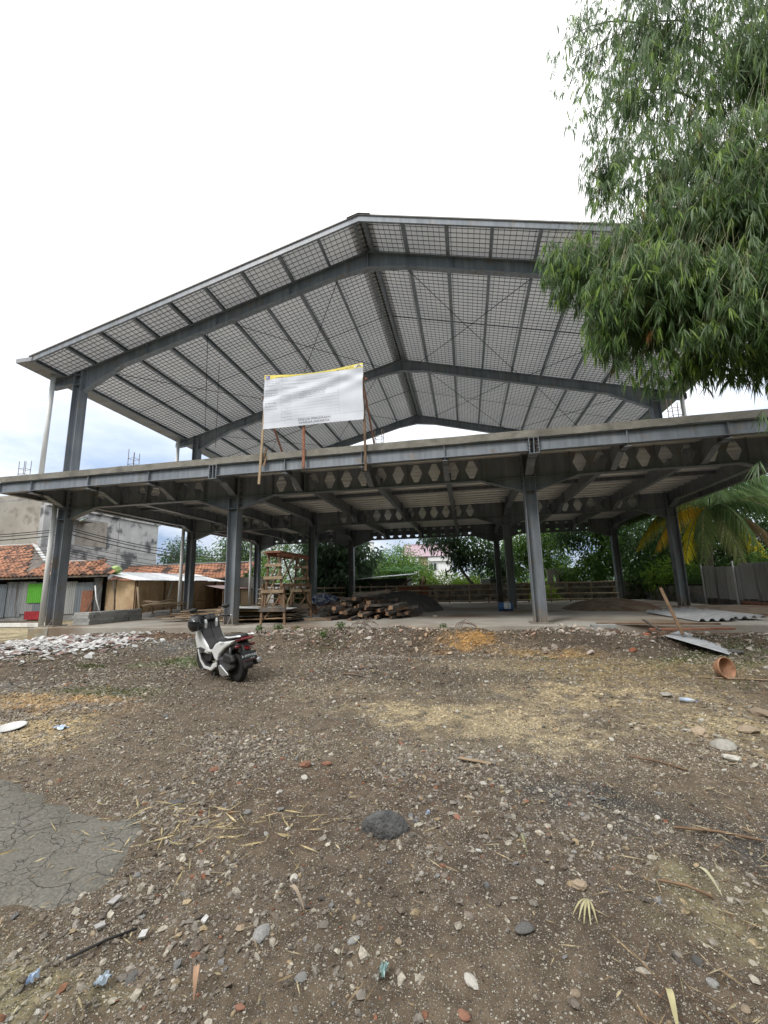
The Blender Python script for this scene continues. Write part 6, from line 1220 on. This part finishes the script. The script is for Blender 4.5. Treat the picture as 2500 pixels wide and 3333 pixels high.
for k in range(16):
    e = BE[[0, 1, 2, 3, 4, 5, 6, 8, 9, 10, 12, 14, 15, 16, 17, 1][k]]; a = Vector((7.0 + random.uniform(-.5, .5), 7.4 + random.uniform(-.6, .6), gzf(7, 7.4) - .1)); b = Vector((6.2 + random.uniform(-.6, .4), 7.0 + random.uniform(-.5, .4), e[2] + 1.4)); c = Vector((e[0] + .7 * e[3], e[1], e[2] + .75 * e[4])); d = Vector((e[0] - .7 * e[3], e[1] - .1, e[2] - .1))
    pts = [];  # quadratic-ish blend through the control points
    for t in [i / 14 for i in range(15)]: pts.append(((1 - t) ** 3) * a + 3 * t * (1 - t) ** 2 * b + 3 * t * t * (1 - t) * c + t ** 3 * d)
    mb = MB(); mb.tube(pts, .034, 7, r2=.005); mb.build('culm', 'culm', bam, smooth=True)
# ================================================================== GRAVEL, RUBBLE, LITTER
rnd = np.random.default_rng(202); random.seed(202)
t_ = (1 + 5 ** .5) / 2
ICO = unit(np.array([(-1, t_, 0), (1, t_, 0), (-1, -t_, 0), (1, -t_, 0), (0, -1, t_), (0, 1, t_), (0, -1, -t_), (0, 1, -t_), (t_, 0, -1), (t_, 0, 1), (-t_, 0, -1), (-t_, 0, 1)], float))
ICF = np.array([(0, 11, 5), (0, 5, 1), (0, 1, 7), (0, 7, 10), (0, 10, 11), (1, 5, 9), (5, 11, 4), (11, 10, 2), (10, 7, 6), (7, 1, 8), (3, 9, 4), (3, 4, 2), (3, 2, 6), (3, 6, 8), (3, 8, 9), (4, 9, 5), (2, 4, 11), (6, 2, 10), (8, 6, 7), (9, 8, 1)])
def rotz_tilt(n, tilt, rnd):
    a = rnd.random(n) * 6.283; b = rnd.normal(size=n) * tilt; c = rnd.normal(size=n) * tilt
    ca, sa, cb, sb, cc, sc_ = np.cos(a), np.sin(a), np.cos(b), np.sin(b), np.cos(c), np.sin(c); Z = np.zeros(n); O = np.ones(n)
    Rz = np.stack([np.stack([ca, -sa, Z], -1), np.stack([sa, ca, Z], -1), np.stack([Z, Z, O], -1)], 1)
    Rx = np.stack([np.stack([O, Z, Z], -1), np.stack([Z, cb, -sb], -1), np.stack([Z, sb, cb], -1)], 1)
    Ry = np.stack([np.stack([cc, Z, sc_], -1), np.stack([Z, O, Z], -1), np.stack([-sc_, Z, cc], -1)], 1)
    return Rz @ Rx @ Ry
PALS = np.array([(.48, .45, .38), (.38, .355, .30), (.29, .27, .24), (.225, .21, .19), (.17, .15, .13), (.125, .105, .088), (.26, .105, .06), (.33, .26, .16), (.085, .082, .078), (.17, .185, .20)])
PROB = np.array([.075, .10, .15, .17, .19, .15, .025, .06, .05, .03])
def stones(pos, size, cols, flat=.55, sink=.25, jit=.22, tilt=.3):
    n = len(pos); S = np.stack([1 + .5 * rnd.random(n), .7 + .4 * rnd.random(n), flat * (.7 + .6 * rnd.random(n))], -1) * size[:, None] / 2
    V = ICO[None] * (1 + jit * rnd.normal(size=(n, 12, 1))) * S[:, None, :]; V = np.einsum('nij,nkj->nki', rotz_tilt(n, tilt, rnd), V)
    V = V + np.stack([pos[:, 0], pos[:, 1], gz(pos[:, 0], pos[:, 1]) + S[:, 2] * (1 - sink * 2)], -1)[:, None]
    F = (np.arange(n)[:, None, None] * 12 + ICF[None]).reshape(-1, 3); return V.reshape(-1, 3), F, np.repeat(cols, 12, 0)
def wedge(n, y0, y1, pw=1.0):
    """random points in the strip before the slab; denser near the viewer's path"""
    y = y0 + (y1 - y0) * rnd.random(n) ** pw; c = -.2 * y; x = c + (rnd.random(n) * 2 - 1) * (1.02 * y + .5); return np.stack([x, y], -1)
p = np.concatenate([wedge(34000, 1.25, 4.2, 1.2), wedge(34000, 3.4, 10.5, 1.1)]); nearq = np.arange(len(p)) < 34000
d = np.hypot(p[:, 0], p[:, 1]); smin = .0026 * np.maximum(d, 1.9)
size = smin * (1 - rnd.random(len(p)) * .985) ** (-1 / np.where(nearq, 1.75, 2.45)); size = np.minimum(size, np.where(nearq, .040, .06))
dens = fbm(p[:, 0] * .8 + 11, p[:, 1] * .8, 4); dens = dens - .16 * np.exp(-(((p[:, 0] + 2.7) / .8) ** 2 + ((p[:, 1] - 3.5) / .5) ** 2)) - .12 * np.exp(-(((p[:, 0] + 1.3) / .5) ** 2 + ((p[:, 1] - 2.7) / .4) ** 2)); dens = dens + .14 * np.exp(-(((p[:, 0] + .7) / 1.1) ** 2 + ((p[:, 1] - 1.9) / .5) ** 2)) - .10 * np.exp(-(((p[:, 0] - .7) / .7) ** 2 + ((p[:, 1] - 2.3) / .6) ** 2)); keep = (rnd.random(len(p)) < .12 + 1.6 * sst(.40, .66, dens)) & (~inpoly(p[:, 0], p[:, 1], PAV) | (rnd.random(len(p)) < .16)) & (p[:, 0] < 7.5) & (p[:, 0] > -13)
bk = np.hypot(p[:, 0] + 3.85, p[:, 1] - 6.5) > .0; p = p[keep & bk]; size = size[keep & bk]; n = len(p)
pc_ = PALS[rnd.choice(len(PALS), n, p=PROB)]; zc = zonecol(p[:, 0], p[:, 1]); tanz = np.clip((zc[:, :1] - .16) / .14, 0, 1)
cols = pc_ * (1 - .55 * tanz) + (zc * 1.35) * .55 * tanz; cols = (cols * .68 + zc * .42) * (.8 + .4 * rnd.random((n, 1)))
mat('stone', .75, 1.25, 60, .9, .5, 90, attr='Col', spec=.3)
q_ = wedge(90000, 3.2, 9.5, 1.0); zq = zonecol(q_[:, 0], q_[:, 1]); kq = (np.clip((zq[:, 0] - .15) / .16, 0, 1) > rnd.random(len(q_))) & (q_[:, 0] > -9) & (q_[:, 0] < 6); q_ = q_[kq]; dq = np.hypot(q_[:, 0], q_[:, 1])
sq = .0024 * dq * (1 - rnd.random(len(q_)) * .97) ** (-1 / 3.2); cq = np.clip(zq[kq] * (.75 + 1.0 * rnd.random((len(q_), 1))), 0, .62)
p = np.concatenate([p, q_]); size = np.concatenate([size, sq]); cols = np.concatenate([cols, cq])
V, F, C = stones(p, size, cols, sink=.38); gr = npobj('gravel', V, F, 'stone', C, False); tag(gr, 'loose gravel and grit strewn over the brown dirt', 'gravel', kind='stuff')
# finer grit between the stones
OCT = np.array([(1, 0, 0), (-1, 0, 0), (0, 1, 0), (0, -1, 0), (0, 0, 1), (0, 0, -1)], float); OCF = np.array([(0, 2, 4), (2, 1, 4), (1, 3, 4), (3, 0, 4), (2, 0, 5), (1, 2, 5), (3, 1, 5), (0, 3, 5)])
p = np.concatenate([wedge(60000, 1.25, 4.5, 1.15), wedge(60000, 3.5, 10.4, 1.05)]); d = np.hypot(p[:, 0], p[:, 1]); n = len(p)
dens = fbm(p[:, 0] * 1.1 + 31, p[:, 1] * 1.1, 4); keep = (rnd.random(n) < .25 + 1.2 * sst(.38, .64, dens)) & (~inpoly(p[:, 0], p[:, 1], PAV) | (rnd.random(n) < .22)) & (p[:, 0] > -12) & (p[:, 0] < 7.5); p = p[keep]; d = d[keep]; n = len(p)
size = .0021 * np.maximum(d, 1.8) * (1 + 1.3 * rnd.random(n) ** 3); zc = zonecol(p[:, 0], p[:, 1]); GC = np.array([(.50, .47, .39), (.38, .35, .29), (.26, .235, .20), (.16, .13, .10), (.07, .06, .05)])[rnd.choice(5, n, p=[.22, .22, .22, .2, .14])]
cols = (GC * .75 + zc * .35) * (.8 + .4 * rnd.random((n, 1)))
V = OCT[None] * (1 + .3 * rnd.normal(size=(n, 6, 1))) * (size[:, None, None] / 2) * np.array((1.2, .95, .75)); V = np.einsum('nij,nkj->nki', rotz_tilt(n, .5, rnd), V) + np.stack([p[:, 0], p[:, 1], gz(p[:, 0], p[:, 1]) + size * .15], -1)[:, None]
gt_ = npobj('grit', V.reshape(-1, 3), (np.arange(n)[:, None, None] * 6 + OCF[None]).reshape(-1, 3), 'stone', np.repeat(cols, 6, 0), False); tag(gt_, 'fine pale grit trodden into the dirt', 'grit', kind='stuff')
# rubble bank along the slab edge
n = 11000; p = np.stack([rnd.uniform(-5.5, 8.5, n), 10.5 - np.abs(rnd.normal(size=n)) * .85], -1); keep = (p[:, 1] > 7.6) & (rnd.random(n) < .2 + 1.2 * sst(.35, .6, fbm(p[:, 0] * .9, p[:, 1] * 2, 3)) * np.where(p[:, 0] > 2.5, .35, 1)); p = p[keep]; n = len(p)
size = np.minimum(.017 * (1 - rnd.random(n) * .985) ** (-1 / 1.9), .15); RUB = np.array([(.46, .41, .36), (.40, .35, .30), (.30, .265, .23), (.36, .25, .20), (.24, .20, .17), (.16, .13, .11), (.30, .11, .065)]); cols = RUB[rnd.choice(7, n, p=[.22, .24, .2, .12, .12, .07, .03])] * (.8 + .4 * rnd.random((n, 1)))
och = np.exp(-(((p[:, 0] + .05) / 1.0) ** 2 + ((p[:, 1] - 9.3) / .8) ** 2))[:, None]; cols = cols * (1 - .8 * och) + np.array((.42, .25, .09)) * .8 * och
V, F, C = stones(p, size, cols, flat=.5, sink=.2, jit=.28, tilt=.5); rb = npobj('rubble', V, F, 'stone', C, False); tag(rb, 'broken masonry rubble banked against the slab edge', 'rubble', kind='stuff')
# larger stones as things of their own
smesh = []
import bmesh
for k in range(7):
    bm = bmesh.new(); bmesh.ops.create_icosphere(bm, subdivisions=2, radius=.5); rr = np.random.default_rng(300 + k)
    ph = rr.random(9) * 6
    for v in bm.verts:
        c = v.co; f = 1 + .13 * math.sin(3.1 * c.x * 2 + ph[0]) + .12 * math.sin(5 * c.y + ph[1]) + .10 * math.sin(7 * c.z + ph[2]) + .085 * rr.normal(); v.co = c * f
    me = bpy.data.meshes.new('stone'); bm.to_mesh(me); bm.free(); me.polygons.foreach_set('use_smooth', [k == 0] * len(me.polygons)); smesh.append(me)
SM = [mat('stone_pale', (.36, .345, .31), (.48, .46, .41), 9, .9, .4, 50, random_obj=.25), mat('stone_grey', (.17, .17, .165), (.27, .265, .255), 9, .9, .4, 50, random_obj=.25), mat('stone_tan', (.26, .20, .14), (.36, .29, .21), 9, .9, .4, 50, random_obj=.25), mat('stone_dark', (.085, .082, .08), (.14, .135, .13), 8, .9, .5, 40, random_obj=.2), mat('stone_red', (.20, .095, .06), (.27, .14, .095), 9, .9, .4, 40, random_obj=.2)]
SN = ['pale', 'grey', 'tan', 'dark', 'brick red']
var = {}
for a in range(7):
    for b in range(5): me = smesh[a].copy(); me.materials.append(SM[b]); var[a, b] = me
def stone(x, y, s, b, flat=.55, label=None, name='stone', z=None, rz=None, sx=1.0):
    o = bpy.data.objects.new(name, var[random.randrange(7), b]); COL.objects.link(o); o.scale = (s * random.uniform(1.0, 1.35) * sx, s * random.uniform(.75, 1), s * flat * random.uniform(.8, 1.1)); o.location = (x, y, (gzf(x, y) if z is None else z) + s * flat * .18); o.rotation_euler = (R(random.uniform(-12, 12)), R(random.uniform(-12, 12)), R(random.uniform(0, 360)) if rz is None else rz)
    return tag(o, label or '%s stone lying among the gravel on the dirt' % SN[b], 'stone', None if label else '%s stones on the dirt' % SN[b])
q = wedge(520, 1.4, 9.0, 1.35); cnt = 0
for x, y in q:
    if inpoly(np.array([x]), np.array([y]), PAV)[0] or x > 5 or x < -9 or cnt >= 240 or math.hypot(x + .56, y - 2.72) < .3 or math.hypot(x + 3.9, y - 6.5) < 1.0: continue
    s = random.choice([.022, .026, .03, .035, .045]) * (1 + .05 * y); stone(x, y, s, random.choices([0, 1, 2, 3, 4], [.34, .34, .16, .10, .06])[0]); cnt += 1
for x, y, s, b, lb in ((-.71, 1.77, .07, 1, 'smooth oval grey pebble near the bottom edge centre left'), (-.95, 1.93, .10, 1, 'angular grey stone left of the oval grey pebble'), (-.55, 1.96, .06, 1, 'dark oval pebble above the turquoise plastic scrap'), (-.07, 1.89, .075, 0, 'pale angular concrete lump right of the turquoise plastic scrap'), (.46, 2.46, .11, 2, 'tan stone above the fan of dry leaves'), (.16, 2.15, .12, 3, 'dark flat stone left of the fan of dry leaves'), (-.1, 1.76, .065, 4, 'reddish brown stone at the bottom edge'), (-2.09, 2.88, .15, 3, 'dark angular stone at the corner of the cracked paving'), (-1.43, 3.62, .13, 4, 'crumbled red brick piece in the middle ground'), (-1.25, 3.66, .09, 4, 'small red brick piece beside the larger one'), (-2.14, 3.4, .09, 4, 'red brick scrap left of the middle ground'),
                       (2.13, 4.47, .24, 0, 'large white limestone lump at the right'), (2.09, 4.75, .20, 2, 'yellowish limestone lump above the white one'), (2.57, 4.92, .24, 2, 'yellow limestone lump far right'), (2.05, 4.2, .17, 0, 'white limestone lump below the large white one'), (2.36, 6.1, .16, 0, 'round white stone beside the plastic bottle'), (3.05, 5.5, .26, 2, 'yellowish limestone lump at the right picture edge'), (4.25, 7.2, .28, 0, 'flat pale stone right of the clay pot'), (1.05, 8.6, .20, 2, 'ochre stone on the bank'), (-2.2, 9.2, .20, 0, 'pale broken slab on the rubble bank'), (-.4, 10.2, .26, 1, 'grey rounded stone against the slab edge by the front column'), (4.6, 8.8, .30, 3, 'dark stone half hidden in the right grass')):
    stone(x, y, s * (.62 if y < 3 else .8), b, .5, lb)
# volcanic boulder
bm = bmesh.new(); bmesh.ops.create_icosphere(bm, subdivisions=4, radius=1)
for v in bm.verts:
    c = v.co.copy(); f = 1 + .10 * math.sin(2.6 * c.x + 1) + .08 * math.sin(3.7 * c.y + 2) + .03 * math.sin(11 * c.x + 7 * c.y) + .012 * random.gauss(0, 1); v.co = Vector((c.x * f * .145 * (1 - .12 * c.x), c.y * f * .085, max(c.z, -.35) * f * (.088 - .022 * c.x)))
me = bpy.data.meshes.new('boulder'); bm.to_mesh(me); bm.free(); me.polygons.foreach_set('use_smooth', [True] * len(me.polygons)); mat('basalt', (.055, .056, .058), (.115, .115, .115), 14, .92, 1.0, 60); me.materials.append(M['basalt'])
o = bpy.data.objects.new('boulder', me); COL.objects.link(o); o.location = (-.56, 2.78, gzf(-.56, 2.78) + .02); o.rotation_euler = (0, R(5), R(8)); tag(o, 'large dark volcanic boulder in the middle of the foreground dirt', 'boulder')
# ---- heap of broken tiles left of the scooter
shm = []
tm = [mat('shard_white', (.38, .38, .37), (.54, .535, .52), 4, .45, random_obj=.2), mat('shard_grey', (.30, .29, .29), (.40, .39, .38), 5, .8, random_obj=.2), mat('shard_brown', (.17, .115, .10), (.24, .17, .15), 5, .85, random_obj=.25)]
for k in range(6):
    rr = random.Random(k); nn = rr.choice([4, 4, 5]); poly = [(.5 * math.cos(6.283 * (i + rr.uniform(-.25, .25)) / nn), .36 * math.sin(6.283 * (i + rr.uniform(-.25, .25)) / nn)) for i in range(nn)]
    for b in range(3):
        mb = MB(); mb.prism(poly, 'z', -.035, .035); o = mb.build('tile_shard', [M['shard_brown'] if b == 2 else tm[b]], None, local=True); shm.append((b, o.data)); bpy.data.objects.remove(o)
rest = MB(); cnt = 0; random.seed(77); spots = []
for i in range(950):
    u = random.gauss(0, .5); v = random.gauss(0, .42)
    if u * u + v * v > 1.25: continue
    spots.append((-9.25 + u * 2.1 - v * .5, 8.2 + v * 1.35 + u * .5))
spots.sort(key=lambda s: s[1])
for x, y in spots:
    s = random.uniform(.07, .20); b, me = shm[random.randrange(len(shm))]; b2 = random.choices([0, 1, 2], [.48, .27, .25])[0]; me = shm[(random.randrange(6)) * 3 + b2][1]
    zz = gzf(x, y) + .025 + random.uniform(0, .045); rot = (R(random.gauss(14, 13)), R(random.gauss(0, 16)), R(random.uniform(0, 360)) * .15 + R(random.uniform(-40, 40)))
    if cnt < 290:
        o = bpy.data.objects.new('tile_shard', me); COL.objects.link(o); o.location = (x, y, zz); o.rotation_euler = rot; o.scale = (s, s, .16); cnt += 1
        tag(o, ('white', 'grey', 'brown')[b2] + ' shard in the heap of broken tiles left of the scooter', 'tile shard', ('white', 'grey', 'brown')[b2] + ' tile shards')
    else:
        mt_ = Matrix.Translation((x, y, zz)) @ Euler(rot).to_matrix().to_4x4() @ Matrix.Diagonal((s, s, .16, 1)); rest.add([mt_ @ vv.co for vv in me.vertices], [tuple(pp.vertices) for pp in me.polygons], b2)
if rest.v: o = rest.build('broken_tiles', [tm[0], tm[1], tm[2]], None); tag(o, 'rest of the broken tile heap before the left column', 'rubble', kind='stuff')
# ---- straw, dry bamboo leaves
def litter(n, region, ln, wd, cols, name, label, rnd=rnd, arch=.03):
    p = region(n); a = rnd.random(len(p)) * 6.283; L_ = ln * (.4 + 1.2 * rnd.random(len(p))) * np.clip(.3 + .17 * p[:, 1], .4, 1.2); D = np.stack([np.cos(a), np.sin(a), rnd.normal(size=len(p)) * .12], -1)
    P = np.stack([p[:, 0], p[:, 1], gz(p[:, 0], p[:, 1]) + .012 + .015 * rnd.random(len(p))], -1); c = np.array(cols)[rnd.integers(len(cols), size=len(p))] * (.7 + .6 * rnd.random((len(p), 1)))
    V, F, C = leaves(P, D, L_, wd * (.6 + .8 * rnd.random(len(p))), c, mid=.4, fold=.1, rnd=rnd); o = npobj(name, V, F, 'stone', C, False); return tag(o, label, 'litter', kind='stuff')
def reg_right(n):
    y = 1.6 + 8.6 * rnd.random(n) ** 1.1; x = -.2 * y + (.35 + .72 * rnd.random(n) ** .8) * (1.02 * y + .4); return np.stack([x, y], -1)[x < 7.5]
litter(3600, reg_right, .14, .0055, [(.25, .19, .11), (.19, .13, .075), (.31, .26, .165), (.13, .08, .05)], 'straw', 'dry straw and bamboo leaf litter over the right ground')
litter(900, lambda n: wedge(n, 1.4, 8.5, 1.3), .10, .007, [(.34, .29, .18), (.24, .18, .11)], 'straw', 'scattered dry stalks over the open dirt')
litter(150, lambda n: np.stack([rnd.normal(size=n) * .45 - 1.75, rnd.normal(size=n) * .18 + 2.62], -1), .16, .009, [(.40, .33, .19), (.33, .27, .15)], 'straw', 'dry stalks along the edge of the cracked paving')
# single dead leaves and scraps
def deadleaf(x, y, ln, wd, az, col, label, name='dry_leaf', z=.02, curl=.06, cat='leaf'):
    m_ = mat('dl_%d' % len(M), col, tuple(c * .75 for c in col), 15, .8); mb = MB(); n = 8; vs = []
    for i in range(n + 1):
        t = i / n; w = wd * math.sin(math.pi * min(1, t * .93 + .05)) ** .8 / 2; zz = curl * math.sin(math.pi * t)
        vs += [(t * ln, -w, zz + w * .35), (t * ln, 0, zz), (t * ln, w, zz + w * .35)]
    mb.add(vs, [(3 * i + j, 3 * i + j + 1, 3 * i + 4 + j, 3 * i + 3 + j) for i in range(n) for j in range(2)]); o = mb.build(name, m_, None, local=True, fixn=False, smooth=True); o.location = (x, y, gzf(x, y) + z); o.rotation_euler = (0, 0, R(az)); return tag(o, label, cat)
fan = thing('dry_leaf_fan', 'fan of pale dry bamboo leaves on the dirt lower right', 'leaves', (.47, 2.36, gzf(.47, 2.36) + .02))
for k, az in enumerate((231, 242, 250, 259, 270)):
    o = deadleaf(0, 0, .17 - .01 * abs(k - 2), .009, az, (.44, .41, .24) if k % 2 else (.38, .34, .19), None, 'leaflet', cat=None); o.parent = fan; o.location = (0, 0, 0); o.scale = (1, 1, .35)
deadleaf(-1.10, 1.70, .11, .022, -62, (.40, .25, .16), 'large tan dry leaf sheath near the bottom left edge')
deadleaf(.62, 1.93, .16, .022, 260, (.44, .40, .22), 'pale yellow dry leaf at the bottom right')
deadleaf(-.95, 2.14, .16, .02, -30, (.34, .27, .20), 'brown dry leaf sheath below the boulder left')
deadleaf(1.02, 2.62, .17, .018, 290, (.44, .42, .28), 'pale dry leaf beside the right straw')
deadleaf(.2, 2.75, .14, .012, 285, (.22, .23, .12), 'greenish dry leaf above the tan stone')
for k, (a, b, r_, c, lb) in enumerate((((-1.66, 1.66), (-1.50, 1.85), .005, 'void_dark', 'black stick at the lower left below the paving'), ((.84, 2.54), (1.03, 2.44), .006, 'wood_raw', 'reddish brown twig in the right foreground'), ((1.15, 3.1), (1.55, 2.98), .007, 'wood_raw', 'long brown twig at the right'), ((1.1, 2.2), (1.35, 2.06), .006, 'wood_raw', 'short brown twig at the lower right'), ((1.6, 3.9), (1.25, 4.1), .008, 'wood_raw', 'twig on the yellow gravel'), ((-1.95, 7.0), (-1.55, 7.1), .012, 'wood_old', 'dark stick lying right of the scooter'), ((-2.05, 6.75), (-1.7, 6.65), .012, 'wood_old', 'second dark stick lying right of the scooter'), ((3.1, 6.9), (4.6, 6.6), .012, 'wood_pale', 'long pale stalk right below the clay pot'))):
    mb = MB(); za = gzf(*a) + .015; zb = gzf(*b) + .02; mb.tube([(a[0], a[1], za), ((a[0] + b[0]) / 2 + .01, (a[1] + b[1]) / 2, (za + zb) / 2 + .012), (b[0], b[1], zb)], r_, 6); tag(mb.build('stick', c, None, smooth=True), lb, 'stick')
mb = MB(); mb.box(-.13, .13, -.02, .02, 0, .012); o = mb.build('plank_piece', 'wood_pale', None, bevel=.004); o.location = (-.02, 3.83, gzf(-.02, 3.83) + .015); o.rotation_euler = (0, R(4), R(-8)); tag(o, 'short split plank piece on the dirt right of centre', 'plank')
mat('plastic_blue', (.30, .42, .62), (.5, .58, .70), 20, .3, .3, 20); mat('plastic_teal', (.16, .30, .29), (.38, .46, .45), 30, .3); mat('plastic_clear', (.30, .37, .44), (.45, .50, .55), 15, .2)
def scrap(x, y, s, m_, label, cat='plastic', h=.03):
    mb = MB(); n = 7; vs = []
    for j in range(n):
        for i in range(n): vs.append(((i / (n - 1) - .5) * s * random.uniform(.75, 1.1), (j / (n - 1) - .5) * s * .6 * random.uniform(.7, 1.1), h * random.random()))
    mb.add(vs, [(j * n + i, j * n + i + 1, (j + 1) * n + i + 1, (j + 1) * n + i) for j in range(n - 1) for i in range(n - 1)]); o = mb.build('plastic_scrap', m_, None, local=True, fixn=False); o.location = (x, y, gzf(x, y) + .012); o.rotation_euler = (0, 0, R(random.uniform(0, 360))); return tag(o, label, cat)
scrap(-.40, 1.84, .055, 'plastic_teal', 'turquoise plastic scrap at the bottom centre'); scrap(-1.70, 1.56, .045, 'plastic_blue', 'blue plastic scrap at the bottom left corner'); scrap(-1.43, 1.60, .06, 'plastic_clear', 'clear plastic scrap right of the blue one'); scrap(-4.47, 4.11, .16, 'plastic_blue', 'pale blue rag on the tan dirt at left'); scrap(-.33, 2.95, .03, 'plastic_blue', 'small blue scrap right of the boulder')
for k, (x, y, s, b) in enumerate(((-1.67, 1.83, .055, 1), (-1.74, 1.98, .065, 1), (-1.46, 1.84, .05, 0), (-1.24, 1.95, .045, 0), (-.02, 2.62, .035, 0))):
    o = bpy.data.objects.new('tile_shard', shm[k * 3 % 15 + b][1]); COL.objects.link(o); o.location = (x, y, gzf(x, y) + .02); o.scale = (s, s, .10); o.rotation_euler = (R(10), R(-6), R(40 * k)); tag(o, ('grey shard beside the black stick', 'pale grey shard at the paving edge', 'white shard right of the black stick', 'small white shard in the lower left gravel', 'small white shard left of the tan stone')[k], 'tile shard')
mb = MB(); mb.lathe([(.001, .006), (.10, .006), (.14, .022), (.145, .03), (.135, .028), (.09, .012), (.001, .011)], 24); o = mb.build('dish', 'shard_white', None, local=True, smooth=True); o.location = (-5.06, 4.05, gzf(-5.06, 4.05) + .01); o.rotation_euler = (R(6), 0, 0); tag(o, 'white oval dish lying on the tan dirt at the left edge', 'dish')
bt = thing('plastic_bottle', 'clear plastic bottle with blue cap lying on the yellow gravel', 'bottle', (2.52, 5.9, gzf(2.52, 5.9) + .025), rz=R(-28)); bt.scale = (.72, .72, .72)
mb = MB(); mb.lathe([(.001, -.12), (.032, -.115), (.034, -.02), (.031, 0), (.034, .02), (.033, .06), (.014, .10), (.013, .115), (.001, .115)], 14, axis='x'); o = mb.build('body', 'plastic_clear', None, local=True, smooth=True); o.parent = bt
mb = MB(); mb.lathe([(.001, .115), (.016, .115), (.016, .135), (.001, .135)], 12, axis='x'); o = mb.build('cap', 'tank_blue', None, local=True); o.parent = bt
mb = MB(); mb.lathe([(.0345, -.03), (.0352, -.03), (.0352, .025), (.0345, .025)], 14, axis='x'); o = mb.build('label_sheet', 'plastic_blue', None, local=True); o.parent = bt
# ---- grass and weeds
def blades(n, region, h, wd, cols, name, label, cat='grass'):
    p = region(n); m_ = len(p); c = np.array(cols)[rnd.integers(len(cols), size=m_)] * (.7 + .6 * rnd.random((m_, 1))); P = np.stack([p[:, 0], p[:, 1], gz(p[:, 0], p[:, 1]) - .005], -1); D = np.stack([rnd.normal(size=m_) * .55, rnd.normal(size=m_) * .55, np.full(m_, 1.0)], -1)
    V, F, C = leaves(P, D, h * (.4 + .9 * rnd.random(m_)), wd * (.6 + .8 * rnd.random(m_)), c, mid=.45, fold=.15, droop=.25, rnd=rnd); o = npobj(name, V, F, 'leaf', C, False); return tag(o, label, cat, kind='stuff')
def blobs(*bs):
    def f(n):
        w = np.array([b[4] for b in bs]); w = w / w.sum(); k = rnd.choice(len(bs), n, p=w); B = np.array([b[:4] for b in bs])[k]; g = rnd.normal(size=(n, 2)) * .5; p = B[:, :2] + g * B[:, 2:4]
        keep = fbm(p[:, 0] * 3, p[:, 1] * 3, 3) > .45; return p[keep]
    return f
blades(5200, blobs((-5.3, 7.4, .8, .45, 2), (-9.3, 9.6, 1.3, .3, 1), (-5.6, 8.9, .7, .6, 1.5), (-3.0, 8.9, .5, .5, .8), (-5.4, 5.6, 1.0, .25, .7), (1.2, 7.9, .8, .25, .8), (3.9, 7.8, 1.4, .7, 1.5), (4.7, 9.2, 1.5, .6, 2), (-6.9, 6.9, .5, .15, .6), (4.5, 6.6, 1.2, .4, .8), (-3.4, 10.0, 1.2, .3, 1)), .085, .008, [(.10, .16, .04), (.14, .19, .05), (.20, .22, .08), (.07, .12, .03)], 'grass', 'short patchy grass growing on the bank and dirt')
for k, (x, y, s, lb) in enumerate(((-5.35, 10.3, .28, 'leafy weed at the slab edge below the second column'), (-4.85, 10.35, .34, 'tall leafy weed at the slab edge below the scaffold'), (-2.95, 9.6, .30, 'leafy weed on the bank right of the scooter'), (-3.2, 9.1, .24, 'low weed on the bank just right of the scooter'), (-.62, 10.45, .22, 'small weed tuft on the rubble under the timber heap'), (-4.3, 10.3, .20, 'small weed at the slab edge right of the scaffold'))):
    w = thing('weed', lb, 'weed', (x, y, gzf(x, y))); s = s * .62; nn = 90; b = ball(nn, rnd, .8) * np.array((s * .8, s * .6, s * .5)) + np.array((x, y, gzf(x, y) + s * .5)); V, F, C = leaves(b, rnd.normal(size=(nn, 3)) * .7 + np.array((0, -.2, .2)), s * .30, s * .16, palette(nn, (.10, .19, .05), .4, rnd), rnd=rnd); npobj('foliage', V, F, 'leaf', C, False, w)
    for j in range(4): mb = MB(); mb.tube([(x, y, gzf(x, y) - .02), (x + random.uniform(-.5, .5) * s, y + random.uniform(-.3, .3) * s, gzf(x, y) + s * .7)], .005, 4); mb.build('stem', 'culm', w)
ag = thing('spiky_plant', 'pale spiky potted plant before the hut behind the scooter', 'plant', (-10.6, 17.9, SZ)); mb = MB(); mb.lathe([(.01, 0), (.14, 0), (.19, .26), (.17, .26), (.12, .03), (.01, .03)], 14, (-11.2, 17.9, SZ + .002)); mb.build('pot', 'terracotta', ag, smooth=True)
nn = 26; a = np.linspace(0, 6.28, nn); D = np.stack([np.cos(a), np.sin(a), .6 + .8 * rnd.random(nn)], -1); V, F, C = leaves(np.tile(np.array((-10.6, 17.9, SZ + .05)), (nn, 1)), D, .55, .06, palette(nn, (.40, .45, .25), .2, rnd), mid=.3, rnd=rnd); npobj('foliage', V, F, 'leaf', C, False, ag)
